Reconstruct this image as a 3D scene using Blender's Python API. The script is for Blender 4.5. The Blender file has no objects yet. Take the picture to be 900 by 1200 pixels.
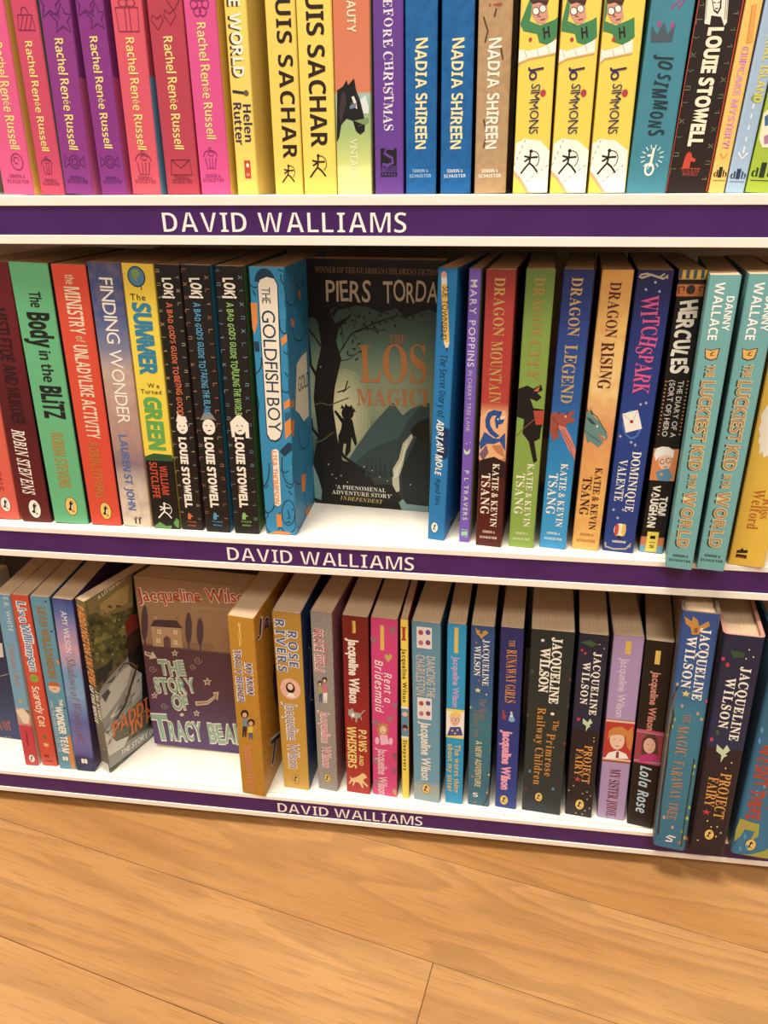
import bpy, bmesh, math, random
from mathutils import Matrix, Vector
C = bpy.context.scene.collection
sc = bpy.context.scene
# ---------------------------------------------------------------- camera
FZ = 0.5507                      # height of the strip top on the upper shelf above the floor
cam_d = bpy.data.cameras.new('camera'); cam = bpy.data.objects.new('camera', cam_d); C.objects.link(cam)
cam_d.sensor_fit = 'VERTICAL'; cam_d.sensor_height = 36.0; cam_d.lens = 815.7 / 1200 * 36
cam_d.clip_start = 0.01
RR = ((0.9925290, 0.1219315, -0.0043469), (-0.0480496, 0.4233786, 0.9046777), (-0.1121491, 0.8977100, -0.4260743))
cam.matrix_world = Matrix(((RR[0][0], RR[1][0], -RR[2][0], 0.0),
                           (RR[0][1], RR[1][1], -RR[2][1], -0.46213),
                           (RR[0][2], RR[1][2], -RR[2][2], 0.0117 + FZ),
                           (0, 0, 0, 1)))
sc.camera = cam
# ---------------------------------------------------------------- world, lamps, exposure
w = bpy.data.worlds.new('shop_air'); sc.world = w; w.use_nodes = True
bgn = w.node_tree.nodes['Background']; bgn.inputs[0].default_value = (1.0, 0.90, 0.79, 1); bgn.inputs[1].default_value = 0.36
def lamp(name, loc, size, sizey, power, col, aim):
    d = bpy.data.lights.new(name, 'AREA'); d.shape = 'RECTANGLE'; d.size = size; d.size_y = sizey; d.energy = power; d.color = col
    o = bpy.data.objects.new(name, d); C.objects.link(o); o.location = loc
    o.rotation_euler = (Vector(aim) - Vector(loc)).to_track_quat('-Z', 'Y').to_euler()
    return o
lamp('ceiling_lamp', (-0.45, -0.5, 2.7), 0.7, 0.4, 70, (1.0, 0.93, 0.82), (-0.1, 0, 0.3))
lamp('ceiling_lamp', (0.5, -1.9, 2.7), 1.2, 0.6, 42, (1.0, 0.93, 0.82), (0, 0, 0.3))
vs = sc.view_settings; vs.view_transform = 'Standard'; vs.look = 'None'; vs.gamma = 1.0; vs.exposure = 0.27; vs.use_curve_mapping = False

def lin(h, ink=False):
    if isinstance(h, str):
        v = [int(h[i:i + 2], 16) / 255 for i in (1, 3, 5)]
    else: v = h
    if ink:                        # printed inks: slightly muted
        lu = 0.3 * v[0] + 0.59 * v[1] + 0.11 * v[2]
        v = [(lu + (x - lu) * 0.88) * 0.94 + 0.012 for x in v]
    return tuple((x / 12.92 if x <= 0.04045 else ((x + 0.055) / 1.055) ** 2.4) for x in v) + (1,)

_mats = {}
def mat(col, rough=0.45, coat=0.0, key=''):
    k = (col, rough, coat, key)
    if k in _mats: return _mats[k]
    m = bpy.data.materials.new('ink' + str(len(_mats))); m.use_nodes = True
    b = m.node_tree.nodes['Principled BSDF']; b.inputs['Base Color'].default_value = lin(col, True)
    b.inputs['Roughness'].default_value = rough; b.inputs['Coat Weight'].default_value = coat; b.inputs['Coat Roughness'].default_value = 0.25
    b.inputs['Specular IOR Level'].default_value = 0.35
    _mats[k] = m; return m

def cover_mat(name, base, grad=None, noise=None):
    m = bpy.data.materials.new(name); m.use_nodes = True; nt = m.node_tree; N = nt.nodes; L = nt.links
    b = N['Principled BSDF']; b.inputs['Roughness'].default_value = 0.42; b.inputs['Specular IOR Level'].default_value = 0.35
    tc = N.new('ShaderNodeTexCoord')
    if grad:
        sp = N.new('ShaderNodeSeparateXYZ'); L.new(tc.outputs['Object'], sp.inputs[0])
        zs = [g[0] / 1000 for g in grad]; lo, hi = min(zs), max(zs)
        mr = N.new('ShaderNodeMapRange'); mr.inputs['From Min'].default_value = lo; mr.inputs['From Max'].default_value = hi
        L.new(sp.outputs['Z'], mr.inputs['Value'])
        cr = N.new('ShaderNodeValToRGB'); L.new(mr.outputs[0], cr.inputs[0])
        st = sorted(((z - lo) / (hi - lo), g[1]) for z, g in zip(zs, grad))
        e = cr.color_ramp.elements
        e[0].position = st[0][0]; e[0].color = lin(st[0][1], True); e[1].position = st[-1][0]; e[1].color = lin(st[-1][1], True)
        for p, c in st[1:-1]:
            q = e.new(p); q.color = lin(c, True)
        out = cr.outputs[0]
    else:
        rgb = N.new('ShaderNodeRGB'); rgb.outputs[0].default_value = lin(base, True); out = rgb.outputs[0]
    if noise:
        nz = N.new('ShaderNodeTexNoise'); nz.inputs['Scale'].default_value = noise[1] * 7; nz.inputs['Detail'].default_value = 4
        L.new(tc.outputs['Object'], nz.inputs['Vector'])
        r = N.new('ShaderNodeMapRange'); r.inputs['From Min'].default_value = 0.42; r.inputs['From Max'].default_value = 0.65; r.inputs['To Max'].default_value = noise[2]
        L.new(nz.outputs['Fac'], r.inputs['Value'])
        mx = N.new('ShaderNodeMix'); mx.data_type = 'RGBA'; L.new(r.outputs[0], mx.inputs[0]); L.new(out, mx.inputs[6]); mx.inputs[7].default_value = lin(noise[0], True)
        out = mx.outputs[2]
    L.new(out, b.inputs['Base Color'])
    return m

def paper_mat():
    m = bpy.data.materials.new('page_edges'); m.use_nodes = True; nt = m.node_tree; N = nt.nodes; L = nt.links
    b = N['Principled BSDF']; b.inputs['Roughness'].default_value = 0.9; b.inputs['Specular IOR Level'].default_value = 0.1
    tc = N.new('ShaderNodeTexCoord'); mp = N.new('ShaderNodeMapping'); mp.inputs['Scale'].default_value = (2600, 25, 25)
    nz = N.new('ShaderNodeTexNoise'); nz.inputs['Scale'].default_value = 1.0; nz.inputs['Detail'].default_value = 2
    L.new(tc.outputs['Object'], mp.inputs[0]); L.new(mp.outputs[0], nz.inputs['Vector'])
    cr = N.new('ShaderNodeValToRGB'); e = cr.color_ramp.elements
    e[0].position = 0.3; e[0].color = lin('#B79B7C'); e[1].position = 0.7; e[1].color = lin('#C9B092')
    L.new(nz.outputs['Fac'], cr.inputs[0]); L.new(cr.outputs[0], b.inputs['Base Color'])
    bp = N.new('ShaderNodeBump'); bp.inputs['Strength'].default_value = 0.1; bp.inputs['Distance'].default_value = 0.0001
    L.new(nz.outputs['Fac'], bp.inputs['Height']); L.new(bp.outputs[0], b.inputs['Normal'])
    return m
PAPER = paper_mat()

def mesh_obj(name, verts, faces, mats, parent=None, fm=None, smooth=False):
    me = bpy.data.meshes.new(name); me.from_pydata(verts, [], faces)
    for m in (mats if isinstance(mats, (list, tuple)) else [mats]): me.materials.append(m)
    if fm: me.polygons.foreach_set('material_index', fm)
    me.update(); o = bpy.data.objects.new(name, me); C.objects.link(o)
    if parent: o.parent = parent
    return o

def boxdata(x0, x1, y0, y1, z0, z1, V, F):
    n = len(V)
    V += [(x, y, z) for z in (z0, z1) for y in (y0, y1) for x in (x0, x1)]
    F += [(n, n + 2, n + 3, n + 1), (n + 4, n + 5, n + 7, n + 6), (n, n + 1, n + 5, n + 4), (n + 2, n + 6, n + 7, n + 3), (n, n + 4, n + 6, n + 2), (n + 1, n + 3, n + 7, n + 5)]

def bevel(o, wd, seg=2):
    m = o.modifiers.new('edge', 'BEVEL'); m.width = wd; m.segments = seg; m.limit_method = 'ANGLE'

# ---------------------------------------------------------------- lettering: glyph outlines from Blender's own built-in font
_fc = bpy.data.curves.new('glyphs', 'FONT'); _fc.size = 1.0; _fc.resolution_u = 3; _fc.dimensions = '2D'; _fc.fill_mode = 'FRONT'
_fo = bpy.data.objects.new('glyphs', _fc); C.objects.link(_fo)
OFFS = {'s': (0x1D400, 0x1D41A), 'sb': (0x1D468, 0x1D482), 'si': (0x1D434, 0x1D44E), 'c': (0x1D4D0, 0x1D4EA),
        'b': (0x1D5D4, 0x1D5EE), 'bi': (0x1D63C, 0x1D656), 'i': (0x1D608, 0x1D622)}
def ustyle(ch, f):
    if ch == 'é' : return ch
    if f in OFFS:
        if 'A' <= ch <= 'Z': return chr(OFFS[f][0] + ord(ch) - 65)
        if 'a' <= ch <= 'z':
            if f == 'si' and ch == 'h': return '\u210e'
            return chr(OFFS[f][1] + ord(ch) - 97)
    return ch
_gc = {}; _cap = {}
def glyph_sheet(chars, f, off):
    """outline many letters at once, one letter per widely spaced line"""
    fo = off + (0.008 if f == 'h' else 0.0)
    cs = ['H'] + sorted(c for c in chars if c != ' ')
    _fc.body = '\n'.join(ustyle(c, f) for c in cs); _fc.offset = fo; _fc.space_line = 3.0
    dg = bpy.context.evaluated_depsgraph_get(); dg.update()
    me = bpy.data.meshes.new_from_object(_fo.evaluated_get(dg))
    row = [round(-(v.co.y - 0.35) / 3.0) for v in me.vertices]
    bins = [([], []) for _ in cs]; idx = []
    for v, r in zip(me.vertices, row):
        idx.append(len(bins[r][0])); bins[r][0].append((v.co.x, v.co.y + 3.0 * r))
    for p in me.polygons:
        r = row[p.vertices[0]]; bins[r][1].append(tuple(idx[i] for i in p.vertices))
    bpy.data.meshes.remove(me)
    if f not in _cap: _cap[f] = max(y for x, y in bins[0][0]) - fo
    s = 1 / _cap[f]; sb = 0.10 if f not in ('c', 'si') else 0.03
    for c, (V, F) in list(zip(cs, bins))[1:]:
        if not V: _gc[(c, f, off)] = ([], [], 0.3, 0); continue
        x0 = min(v[0] for v in V); x1 = max(v[0] for v in V)
        _gc[(c, f, off)] = ([((x - x0) * s, y * s) for x, y in V], F, (x1 - x0) * s + sb - off * s * 1.6, (x1 - x0) * s)
def glyph(ch, f, off):
    return ([], [], 0.36, 0) if ch == ' ' else _gc[(ch, f, off)]

def text_geo(txt, f, L_, cap, jit=0, off=0):
    rnd = random.Random(txt + f); V = []; F = []; x = 0; pl = []
    for ch in txt:
        g = glyph(ch, f, off); pl.append((g, x)); x += g[2]
    last = pl[-1]; tot = last[1] + last[0][3]
    r = L_ / (tot * cap)                 # how far the natural width must stretch
    gs = cap * (r if r < 1 else min(r, 1.0 + (r - 1) * 0.35))
    if len(pl) > 1 and r > 1:
        gap = (L_ - gs * tot) / (len(pl) - 1)
    else:
        gap = 0.0
        if len(pl) == 1: gs = cap * r
    sx = gs
    for qi, (g, x) in enumerate(pl):
        a = rnd.uniform(-jit, jit) * 1.2; dy = rnd.uniform(-jit, jit) * cap; k = 1 + rnd.uniform(-jit, jit)
        n = len(V); cx = g[3] / 2; ca, sa = math.cos(a), math.sin(a); hs = []
        for gx, gy in g[0]:
            ux = (gx - cx) * sx * k; uy = (gy - 0.5) * cap * k
            V.append(((x + cx) * sx + qi * gap + ux * ca - uy * sa, uy * ca + ux * sa + 0.5 * cap + dy))
        F += [tuple(i + n for i in fc) for fc in g[1]]
    return V, F

def stroke_geo(pts, wd):
    P = [Vector(p) for p in pts]; n = len(P); Lf = []; Rt = []
    closed = n > 3 and (P[0] - P[-1]).length < 1e-6
    for i in range(n):
        a = P[i - 1] if i else (P[-2] if closed else P[i]); b = P[i + 1] if i < n - 1 else (P[1] if closed else P[i])
        d = b - a
        if d.length < 1e-9: d = Vector((1, 0))
        d.normalize(); q = Vector((-d.y, d.x)) * wd / 2
        Lf.append(P[i] + q); Rt.append(P[i] - q)
    V = [tuple(p) for p in Lf + Rt]; F = [(i, i + n, i + 1 + n, i + 1) for i in range(n - 1)]
    return V, F
BOOKS = [
{'id': 't1', 'label': 'hot pink spine with yellow hand lettering, farthest left on the top shelf', 'pose': [-0.30325, 0.01354, -0.06337, 0.04913, 0.02218, 0.198], 'row': 0, 'base': '#F2588F', 'front': '#F4CC58', 'ops': [
('S','p','s','#a02a5c',0.73,[18,19.4,17.2,22.3,15.1,24.1,12.4,24.1,10.3,22.3,9.5,19.4,10.3,16.5,12.4,14.8,15.1,14.8,17.2,16.5,18,19.4]),
('S','p','s','#a02a5c',0.67,[15.3,20.2,14.3,22,12.3,22,11.3,20.2,12.3,18.5,14.3,18.5]),
('X','a','s','Rachel Renée Russell',10.6,84.8,0,-1,58,6.39,'#F7E07A','b',0.05,-0.008),
('X','e','s','SIMON &',6.4,9.8,1,0,11.5,2.22,'#a83566','b',0,0),
('X','e','s','SCHUSTER',4.2,6.7,1,0,16,2.22,'#a83566','b',0,0),
]},
{'id': 't2', 'label': 'rose red spine with yellow hand lettering and a handbag doodle', 'pose': [-0.27928, 0.01366, -0.04997, 0.03728, 0.01683, 0.198], 'row': 0, 'base': '#DC4668', 'front': '#4E8A55', 'ops': [
('S','p','s','#7b1d55',0.5,[4.5,17.3,5.4,12.3,9.8,12.3,10.6,17.3]),
('S','p','s','#7b1d55',0.5,[11.4,17.8,11.2,18.8,10.7,19.7,9.8,20.5,8.8,20.9,7.6,21.1,6.4,20.9,5.3,20.5,4.5,19.7,3.9,18.8,3.7,17.8]),
('S','p','s','#7b1d55',0.4,[6.8,17.3,7,12.3]),
('S','p','s','#7b1d55',0.4,[8.6,17.3,8.3,12.3]),
('S','p','s','#7b1d55',0.4,[8.4,21.6,8.1,22.2,7.6,22.4,7,22.2,6.8,21.6,7,21,7.6,20.8,8.1,21]),
('S','p','s','#7b1d55',0.4,[9.9,19.4,9.4,20.1,8.1,20.4,6.8,20.1,6.3,19.4,6.8,18.6,8.1,18.4,9.4,18.6]),
('S','p','s','#7b1d55',0.59,[3.1,90.7,3.7,98.4,13.1,98.4,14.1,90.7,3.1,90.7]),
('S','p','s','#7b1d55',0.5,[10.8,98.5,10.7,99.7,10.3,100.7,9.8,101.6,9.1,102.1,8.4,102.3,7.7,102.1,7,101.6,6.5,100.7,6.2,99.7,6.1,98.5]),
('S','p','s','#7b1d55',0.35,[4.3,90.9,7.2,98.1]),
('S','p','s','#7b1d55',0.35,[7.2,90.9,10.2,98.1]),
('S','p','s','#7b1d55',0.35,[10.2,90.9,13.1,98.1]),
('X','a','s','Rachel Renée Russell',5.7,85.2,0,-1,59.6,4.85,'#F7E07A','b',0.05,-0.008),
('X','e','s','SIMON &',4.1,7.7,1,0,8.7,1.68,'#8f2a4a','b',0,0),
('X','e','s','SCHUSTER',2.4,5.6,1,0,12.1,1.68,'#8f2a4a','b',0,0),
]},
{'id': 't3', 'label': 'purple spine with yellow hand lettering and star doodles, left one of two alike', 'pose': [-0.26042, 0.01348, -0.05044, 0.04607, 0.02011, 0.198], 'row': 0, 'base': '#94338C', 'front': '#9A3A90', 'front2': ('#D65B97', 66), 'ops': [
('S','p','s','#5c1960',0.6,[13.3,19.1,12.8,21,11.5,22.4,9.7,22.9,7.8,22.4,6.5,21,6,19.1,6.5,17.1,7.8,15.7,9.7,15.2,11.5,15.7,12.8,17.1,13.3,19.1]),
('S','p','s','#5c1960',0.6,[11.6,19.1,11.2,20.3,10.2,21,9.1,21,8.1,20.3,7.7,19.1,8.1,17.8,9.1,17.1,10.2,17.1,11.2,17.8,11.6,19.1]),
('S','p','s','#5c1960',0.6,[6,19.7,2.4,22.7,3,19.1,2.2,15.7,6,18.1]),
('S','p','s','#5c1960',0.6,[13.3,19.7,16.9,22.7,16.3,19.1,17.1,15.7,13.3,18.1]),
('S','p','s','#5c1960',0.9,[7,112.7,9.4,106.9,15.6,106.5,10.8,102.4,12.4,96.4,7,99.7,1.7,96.4,3.3,102.4,0.1,106.5,4.7,106.9,7,112.7]),
('S','p','s','#5c1960',0.8,[14.1,103.7,16.2,98.5,20,98.1,17.4,94.5,18.8,89.1,14.1,92.1,9.3,89.1,10.7,94.5,6.4,98.1,12,98.5,14.1,103.7]),
('X','a','s','Rachel Renée Russell',7.2,86,0,-1,59.9,5.79,'#F7E07A','b',0.05,-0.008),
('X','e','s','SIMON &',4.8,8.8,1,0,10.4,2.01,'#55206a','b',0,0),
('X','e','s','SCHUSTER',2.8,6.6,1,0,14.5,2.01,'#55206a','b',0,0),
]},
{'id': 't4', 'label': 'purple spine with yellow hand lettering and star doodles, right one of two alike', 'pose': [-0.23631, 0.0137, -0.04894, 0.02363, 0.01806, 0.198], 'row': 0, 'base': '#90318C', 'front': '#8d3590', 'front2': ('#CC5290', 66), 'ops': [
('S','p','s','#5c1960',0.54,[11.9,19.1,11.5,20.9,10.3,22.1,8.7,22.6,7,22.1,5.9,20.9,5.4,19.1,5.9,17.4,7,16.1,8.7,15.7,10.3,16.1,11.5,17.4,11.9,19.1]),
('S','p','s','#5c1960',0.54,[10.4,19.1,10.1,20.2,9.2,20.9,8.1,20.9,7.3,20.2,6.9,19.1,7.3,18,8.1,17.4,9.2,17.4,10.1,18,10.4,19.1]),
('S','p','s','#5c1960',0.54,[5.4,19.7,2.2,22.4,2.7,19.1,2,16.1,5.4,18.3]),
('S','p','s','#5c1960',0.54,[11.9,19.7,15.2,22.4,14.6,19.1,15.4,16.1,11.9,18.3]),
('S','p','s','#5c1960',0.81,[6.3,111.5,8.4,106.3,14.1,105.9,9.7,102.3,11.1,96.8,6.3,99.8,1.5,96.8,2.9,102.3,0.1,105.9,4.2,106.3,6.3,111.5]),
('S','p','s','#5c1960',0.72,[12.6,103.6,14.5,98.9,17.9,98.6,15.7,95.3,16.9,90.5,12.6,93.1,8.4,90.5,9.6,95.3,5.8,98.6,10.8,98.9,12.6,103.6]),
('X','a','s','Rachel Renée Russell',6.4,86.7,0,-1,59.8,5.2,'#F7E07A','b',0.05,-0.008),
('X','e','s','SIMON &',4.3,8.9,1,0,9.4,1.81,'#55206a','b',0,0),
('X','e','s','SCHUSTER',2.5,6.7,1,0,13,1.81,'#55206a','b',0,0),
]},
{'id': 't5', 'label': 'coral pink spine with a gift box doodle and pale blue cover edge', 'pose': [-0.21397, 0.01363, -0.0391, 0.02959, 0.01973, 0.198], 'row': 0, 'base': '#EA5468', 'front': '#D8506A', 'front2': ('#62A5CE', 66), 'ops': [
('S','p','s','#9a2a48',0.69,[5.7,18.6,6.8,11.7,12.9,11.7,14,18.6]),
('S','p','s','#9a2a48',0.69,[15.1,19.3,14.9,20.6,14.1,21.8,12.9,22.8,11.5,23.5,9.9,23.7,8.2,23.5,6.8,22.8,5.6,21.8,4.9,20.6,4.6,19.3]),
('S','p','s','#9a2a48',0.55,[8.8,18.6,9,11.7]),
('S','p','s','#9a2a48',0.55,[11.2,18.6,10.8,11.7]),
('S','p','s','#9a2a48',0.55,[11,24.4,10.6,25.1,9.9,25.5,9.1,25.1,8.8,24.4,9.1,23.6,9.9,23.3,10.6,23.6]),
('S','p','s','#9a2a48',0.55,[13,21.3,12.3,22.3,10.6,22.7,8.8,22.3,8.1,21.3,8.8,20.3,10.6,19.9,12.3,20.3]),
('S','p','s','#a02a4c',0.79,[3.6,88.5,2.8,100.3,17,100.3,16.2,88.5,3.6,88.5]),
('S','p','s','#a02a4c',0.63,[8.6,88.5,8.6,100.3]),
('S','p','s','#a02a4c',0.63,[11.4,88.5,11.4,100.3]),
('S','p','s','#a02a4c',0.69,[10.6,102.6,9.7,104.1,7.8,104.7,5.8,104.1,5,102.6,5.8,101.1,7.8,100.5,9.7,101.1,10.6,102.6]),
('S','p','s','#a02a4c',0.69,[15.4,102.6,14.6,104.1,12.6,104.7,10.7,104.1,9.9,102.6,10.7,101.1,12.6,100.5,14.6,101.1,15.4,102.6]),
('X','a','s','Rachel Renée Russell',7,85.5,0,-1,59.7,5.68,'#F7E07A','b',0.05,-0.008),
('X','e','s','SIMON &',4.8,8.7,1,0,10.2,1.97,'#a33450','b',0,0),
('X','e','s','SCHUSTER',2.8,6.5,1,0,14.2,1.97,'#a33450','b',0,0),
]},
{'id': 't6', 'label': 'dark brick red spine with yellow hand lettering and heart doodles', 'pose': [-0.18933, 0.01421, -0.03439, 0.01588, 0.02215, 0.198], 'row': 0, 'base': '#C63C50', 'front': '#B83A50', 'ops': [
('S','p','s','#7e1d30',0.62,[4.1,11.5,4.9,20,17.3,20,18.1,11.5,4.1,11.5]),
('S','p','s','#7e1d30',0.62,[4.9,20,11.1,15.3,17.3,20]),
('S','p','s','#7e1d30',0.56,[5.5,88.9,1.8,93.5,2.7,96.3,5.5,94.4,8.3,96.3,9.3,93.5,5.5,88.9]),
('S','p','s','#7e1d30',0.56,[13.7,91.2,10,95.9,10.9,98.7,13.7,96.8,16.5,98.7,17.5,95.9,13.7,91.2]),
('S','p','s','#7e1d30',0.56,[16.6,98.3,12.9,103,13.8,105.8,16.6,103.9,19.4,105.8,20.3,103,16.6,98.3]),
('X','a','s','Rachel Renée Russell',8.2,85.7,0,-1,59.7,5.85,'#F7E07A','b',0.05,-0.008),
('X','e','s','SIMON &',6.1,8.7,1,0,9.9,2.21,'#8a2438','b',0,0),
('X','e','s','SCHUSTER',4.2,6.5,1,0,13.7,2.21,'#8a2438','b',0,0),
]},
{'id': 't7', 'label': 'bright magenta pink spine with a small flower doodle at the top', 'pose': [-0.16699, 0.01274, -0.03468, 0.01001, 0.01964, 0.198], 'row': 0, 'base': '#EE4F94', 'front': '#F6CB50', 'ops': [
('S','p','s','#9a2468',0.59,[4.7,20.9,5.7,15.1,10.8,15.1,11.8,20.9]),
('S','p','s','#9a2468',0.59,[12.7,21.5,12.5,22.7,11.9,23.8,10.9,24.6,9.6,25.1,8.2,25.3,6.9,25.1,5.6,24.6,4.6,23.8,4,22.7,3.8,21.5]),
('S','p','s','#9a2468',0.47,[7.3,20.9,7.5,15.1]),
('S','p','s','#9a2468',0.47,[9.4,20.9,9.1,15.1]),
('S','p','s','#9a2468',0.47,[9.2,25.9,8.9,26.6,8.2,26.8,7.6,26.6,7.3,25.9,7.6,25.2,8.2,25,8.9,25.2]),
('S','p','s','#9a2468',0.47,[11,23.3,10.3,24.1,8.8,24.5,7.3,24.1,6.7,23.3,7.3,22.5,8.8,22.1,10.3,22.5]),
('S','p','s','#9a2468',0.69,[15.5,100.7,14.8,102.3,13.3,103,11.7,102.3,11.1,100.7,11.7,99,13.3,98.3,14.8,99,15.5,100.7]),
('S','p','s','#9a2468',0.69,[13.7,104.2,13.1,105.9,11.5,106.6,10,105.9,9.3,104.2,10,102.6,11.5,101.9,13.1,102.6,13.7,104.2]),
('S','p','s','#9a2468',0.69,[10.3,104.2,9.7,105.9,8.1,106.6,6.5,105.9,5.9,104.2,6.5,102.6,8.1,101.9,9.7,102.6,10.3,104.2]),
('S','p','s','#9a2468',0.69,[8.6,100.7,7.9,102.3,6.4,103,4.8,102.3,4.2,100.7,4.8,99,6.4,98.3,7.9,99,8.6,100.7]),
('S','p','s','#9a2468',0.69,[10.3,97.1,9.7,98.8,8.1,99.4,6.5,98.8,5.9,97.1,6.5,95.5,8.1,94.8,9.7,95.5,10.3,97.1]),
('S','p','s','#9a2468',0.69,[13.7,97.1,13.1,98.8,11.5,99.4,10,98.8,9.3,97.1,10,95.4,11.5,94.8,13.1,95.4,13.7,97.1]),
('X','a','s','Rachel Renée Russell',7,91.8,0,-1,60.4,5.66,'#F7E07A','b',0.05,-0.008),
('X','e','s','SIMON &',3.7,9.8,1,0,10.2,1.96,'#a82f74','b',0,0),
('X','e','s','SCHUSTER',1.8,7.3,1,0,14.1,1.96,'#a82f74','b',0,0),
]},
{'id': 't8', 'label': 'yellow spine with white shadowed capitals, dark author name and a red square', 'pose': [-0.1462, 0.01341, -0.03343, 0.01351, 0.0135, 0.198], 'row': 0, 'base': '#FADB5E', 'front': '#F7DA6E', 'ops': [
('S','p','s','#3a2a20',1.51,[1.4,56.8,8.9,55.8]),
('P','p','s','#6b5a48',[11.6,55.8,11.3,56.8,10.5,57.4,9.5,57.4,8.7,56.8,8.4,55.8,8.7,54.9,9.5,54.3,10.5,54.3,11.3,54.9]),
('P','e','s','#D8402A',[5.7,9.2,9.7,9.2,9.7,19.4,5.7,19.4]),
('P','e','s','#fff3dc',[8.8,16.7,8.6,17.4,8.1,17.8,7.5,17.8,7.1,17.4,6.9,16.7,7.1,15.9,7.5,15.5,8.1,15.5,8.6,15.9]),
('X','t','s','THE WORLD',1.6,114.3,0,-1,50.6,6.75,'#5a3a22','b',0,0),
('X','t','s','THE WORLD',3,114.5,0,-1,50.4,6.75,'#FFF6DC','b',0,0),
('X','a','s','Helen',7.2,49.9,0,-1,20.2,5.13,'#3b2350','b',0,0),
('X','a','s','Rutter',1.2,50.8,0,-1,22.7,5.13,'#3b2350','b',0,0),
('X','e','s','I S',7,10.8,1,0,1.6,1.35,'#fff3dc','b',0,0),
]},
{'id': 't9', 'label': 'yellow spine with bold dark capitals, left one of two alike', 'pose': [-0.11925, 0.01417, -0.02468, 0.00635, 0.01801, 0.198], 'row': 0, 'base': '#F9D757', 'ops': [
('S','e','s','#2a1a10',0.81,[5,6.7,7.2,9.4,8.8,11.3,9.2,13.5]),
('S','e','s','#2a1a10',0.81,[8.8,11.3,10.8,9.7,12.8,7.2]),
('S','e','s','#2a1a10',0.81,[9.2,13.5,9.2,15.5]),
('S','e','s','#2a1a10',0.81,[6.3,14.2,9.2,13.5,12.6,13.7]),
('S','e','s','#2a1a10',0.81,[9.2,13.5,6.5,11.9]),
('P','e','s','#2a1a10',[10.2,16.2,9.9,16.8,9.4,17,8.8,16.8,8.6,16.2,8.8,15.6,9.4,15.4,9.9,15.6]),
('S','e','s','#2a1a10',0.36,[11.8,9.8,12.5,10.4,13,11.3,13.3,12.2,13.3,13.3,13,14.2,12.6,15.1,11.9,15.7,11.1,16.1,10.2,16.2,9.3,16]),
('X','a','s','LOUIS SACHAR',6.3,120,0,-1,99.7,9.01,'#2a1710','b',0,0),
]},
{'id': 't10', 'label': 'yellow spine with bold dark capitals, right one of two alike', 'pose': [-0.09883, 0.01331, -0.02524, 0.00254, 0.02079, 0.198], 'row': 0, 'base': '#FADB58', 'ops': [
('S','e','s','#2a1a10',1.03,[4.2,9.6,7.1,13.1,9.1,15.3,9.6,18.2]),
('S','e','s','#2a1a10',1.03,[9.1,15.3,11.6,13.4,14.2,10.2]),
('S','e','s','#2a1a10',1.03,[9.6,18.2,9.6,20.7]),
('S','e','s','#2a1a10',1.03,[5.9,19.1,9.6,18.2,13.9,18.4]),
('S','e','s','#2a1a10',1.03,[9.6,18.2,6.2,16.1]),
('P','e','s','#2a1a10',[10.8,21.6,10.5,22.4,9.8,22.7,9.1,22.4,8.8,21.6,9.1,20.9,9.8,20.6,10.5,20.9]),
('S','e','s','#2a1a10',0.46,[13,13.5,13.8,14.3,14.5,15.4,14.8,16.6,14.8,17.9,14.5,19.1,13.9,20.2,13,21,12,21.5,10.9,21.6,9.8,21.4]),
('X','a','s','LOUIS SACHAR',5.6,121.8,0,-1,95.4,10.39,'#2a1710','b',0,0),
]},
{'id': 't11', 'label': 'salmon and lime spine with a painted black horse head', 'pose': [-0.0771, 0.01346, -0.02557, 0.00177, 0.02173, 0.198], 'row': 0, 'base': '#F2ED93', 'front': '#c9d68a', 'grad': [(150.6, '#E0764F'), (55.1, '#E47E58'), (54.5, '#A8C4BE'), (44.2, '#9fb98a'), (33.6, '#A9C473'), (16.6, '#D9E07E'), (15, '#F4EE96'), (-2.7, '#F4EE96')], 'ops': [
('P','p','s','#dfe8e6',[9,46.4,12.8,49.8,18.6,53.6,20.4,47.7,20.4,44,8.9,44.2]),
('P','p','s','#141011',[0.4,29.1,1.4,56.4,4.9,58.1,7.3,61.5,8.2,58.9,11.9,62.3,13,56.2,15.3,51.2,18.2,39.6,17.8,34.7,15,33,12.5,34.8,10.6,40.4,6.7,41.5,3.5,38.3,1.9,31.4]),
('P','p','s','#f0e6dc',[10.1,52.7,11.5,53.3,12.9,50.4,13.5,46.5,12.4,47.1]),
('S','p','s','#4a3a36',0.65,[14,37.4,16.1,38.1]),
('P','p','s','#3a3034',[4,54.6,6.1,55.7,7,50.2,5.1,44.2,3.1,38.3,2.3,44.3]),
('S','p','s','#3a3034',0.65,[12.9,54.5,15.3,50,16.9,44.1]),
('P','p','s','#6a84a0',[9,48.3,12.8,49.8,12.8,47.4,9,46.4]),
('P','p','s','#7c9a5c',[11.4,40.4,20.3,41.8,20.3,39.5,17.5,38.1]),
('P','p','s','#5a4438',[11.1,49.4,10.9,49.7,10.5,50,9.9,50,9.5,49.7,9.3,49.4,9.5,49,9.9,48.7,10.5,48.7,10.9,49]),
('X','t','s','BLACK BEAUTY',8.4,126.2,0,-1,41.3,5,'#F8E3B8','b',0,0),
('X','a','s','VINTAGE',8.7,30.6,0,-1,21.1,4.35,'#FBF6C8','r',0,0),
]},
{'id': 't12', 'label': 'violet spine with white spiky lettering and a black square mark', 'pose': [-0.05509, 0.01387, -0.02583, -0.00782, 0.01783, 0.19799], 'row': 0, 'base': '#6B3C9E', 'ops': [
('P','e','s','#1a1016',[3.6,15.7,13.6,15.7,13.6,25.4,3.6,25.4]),
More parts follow.
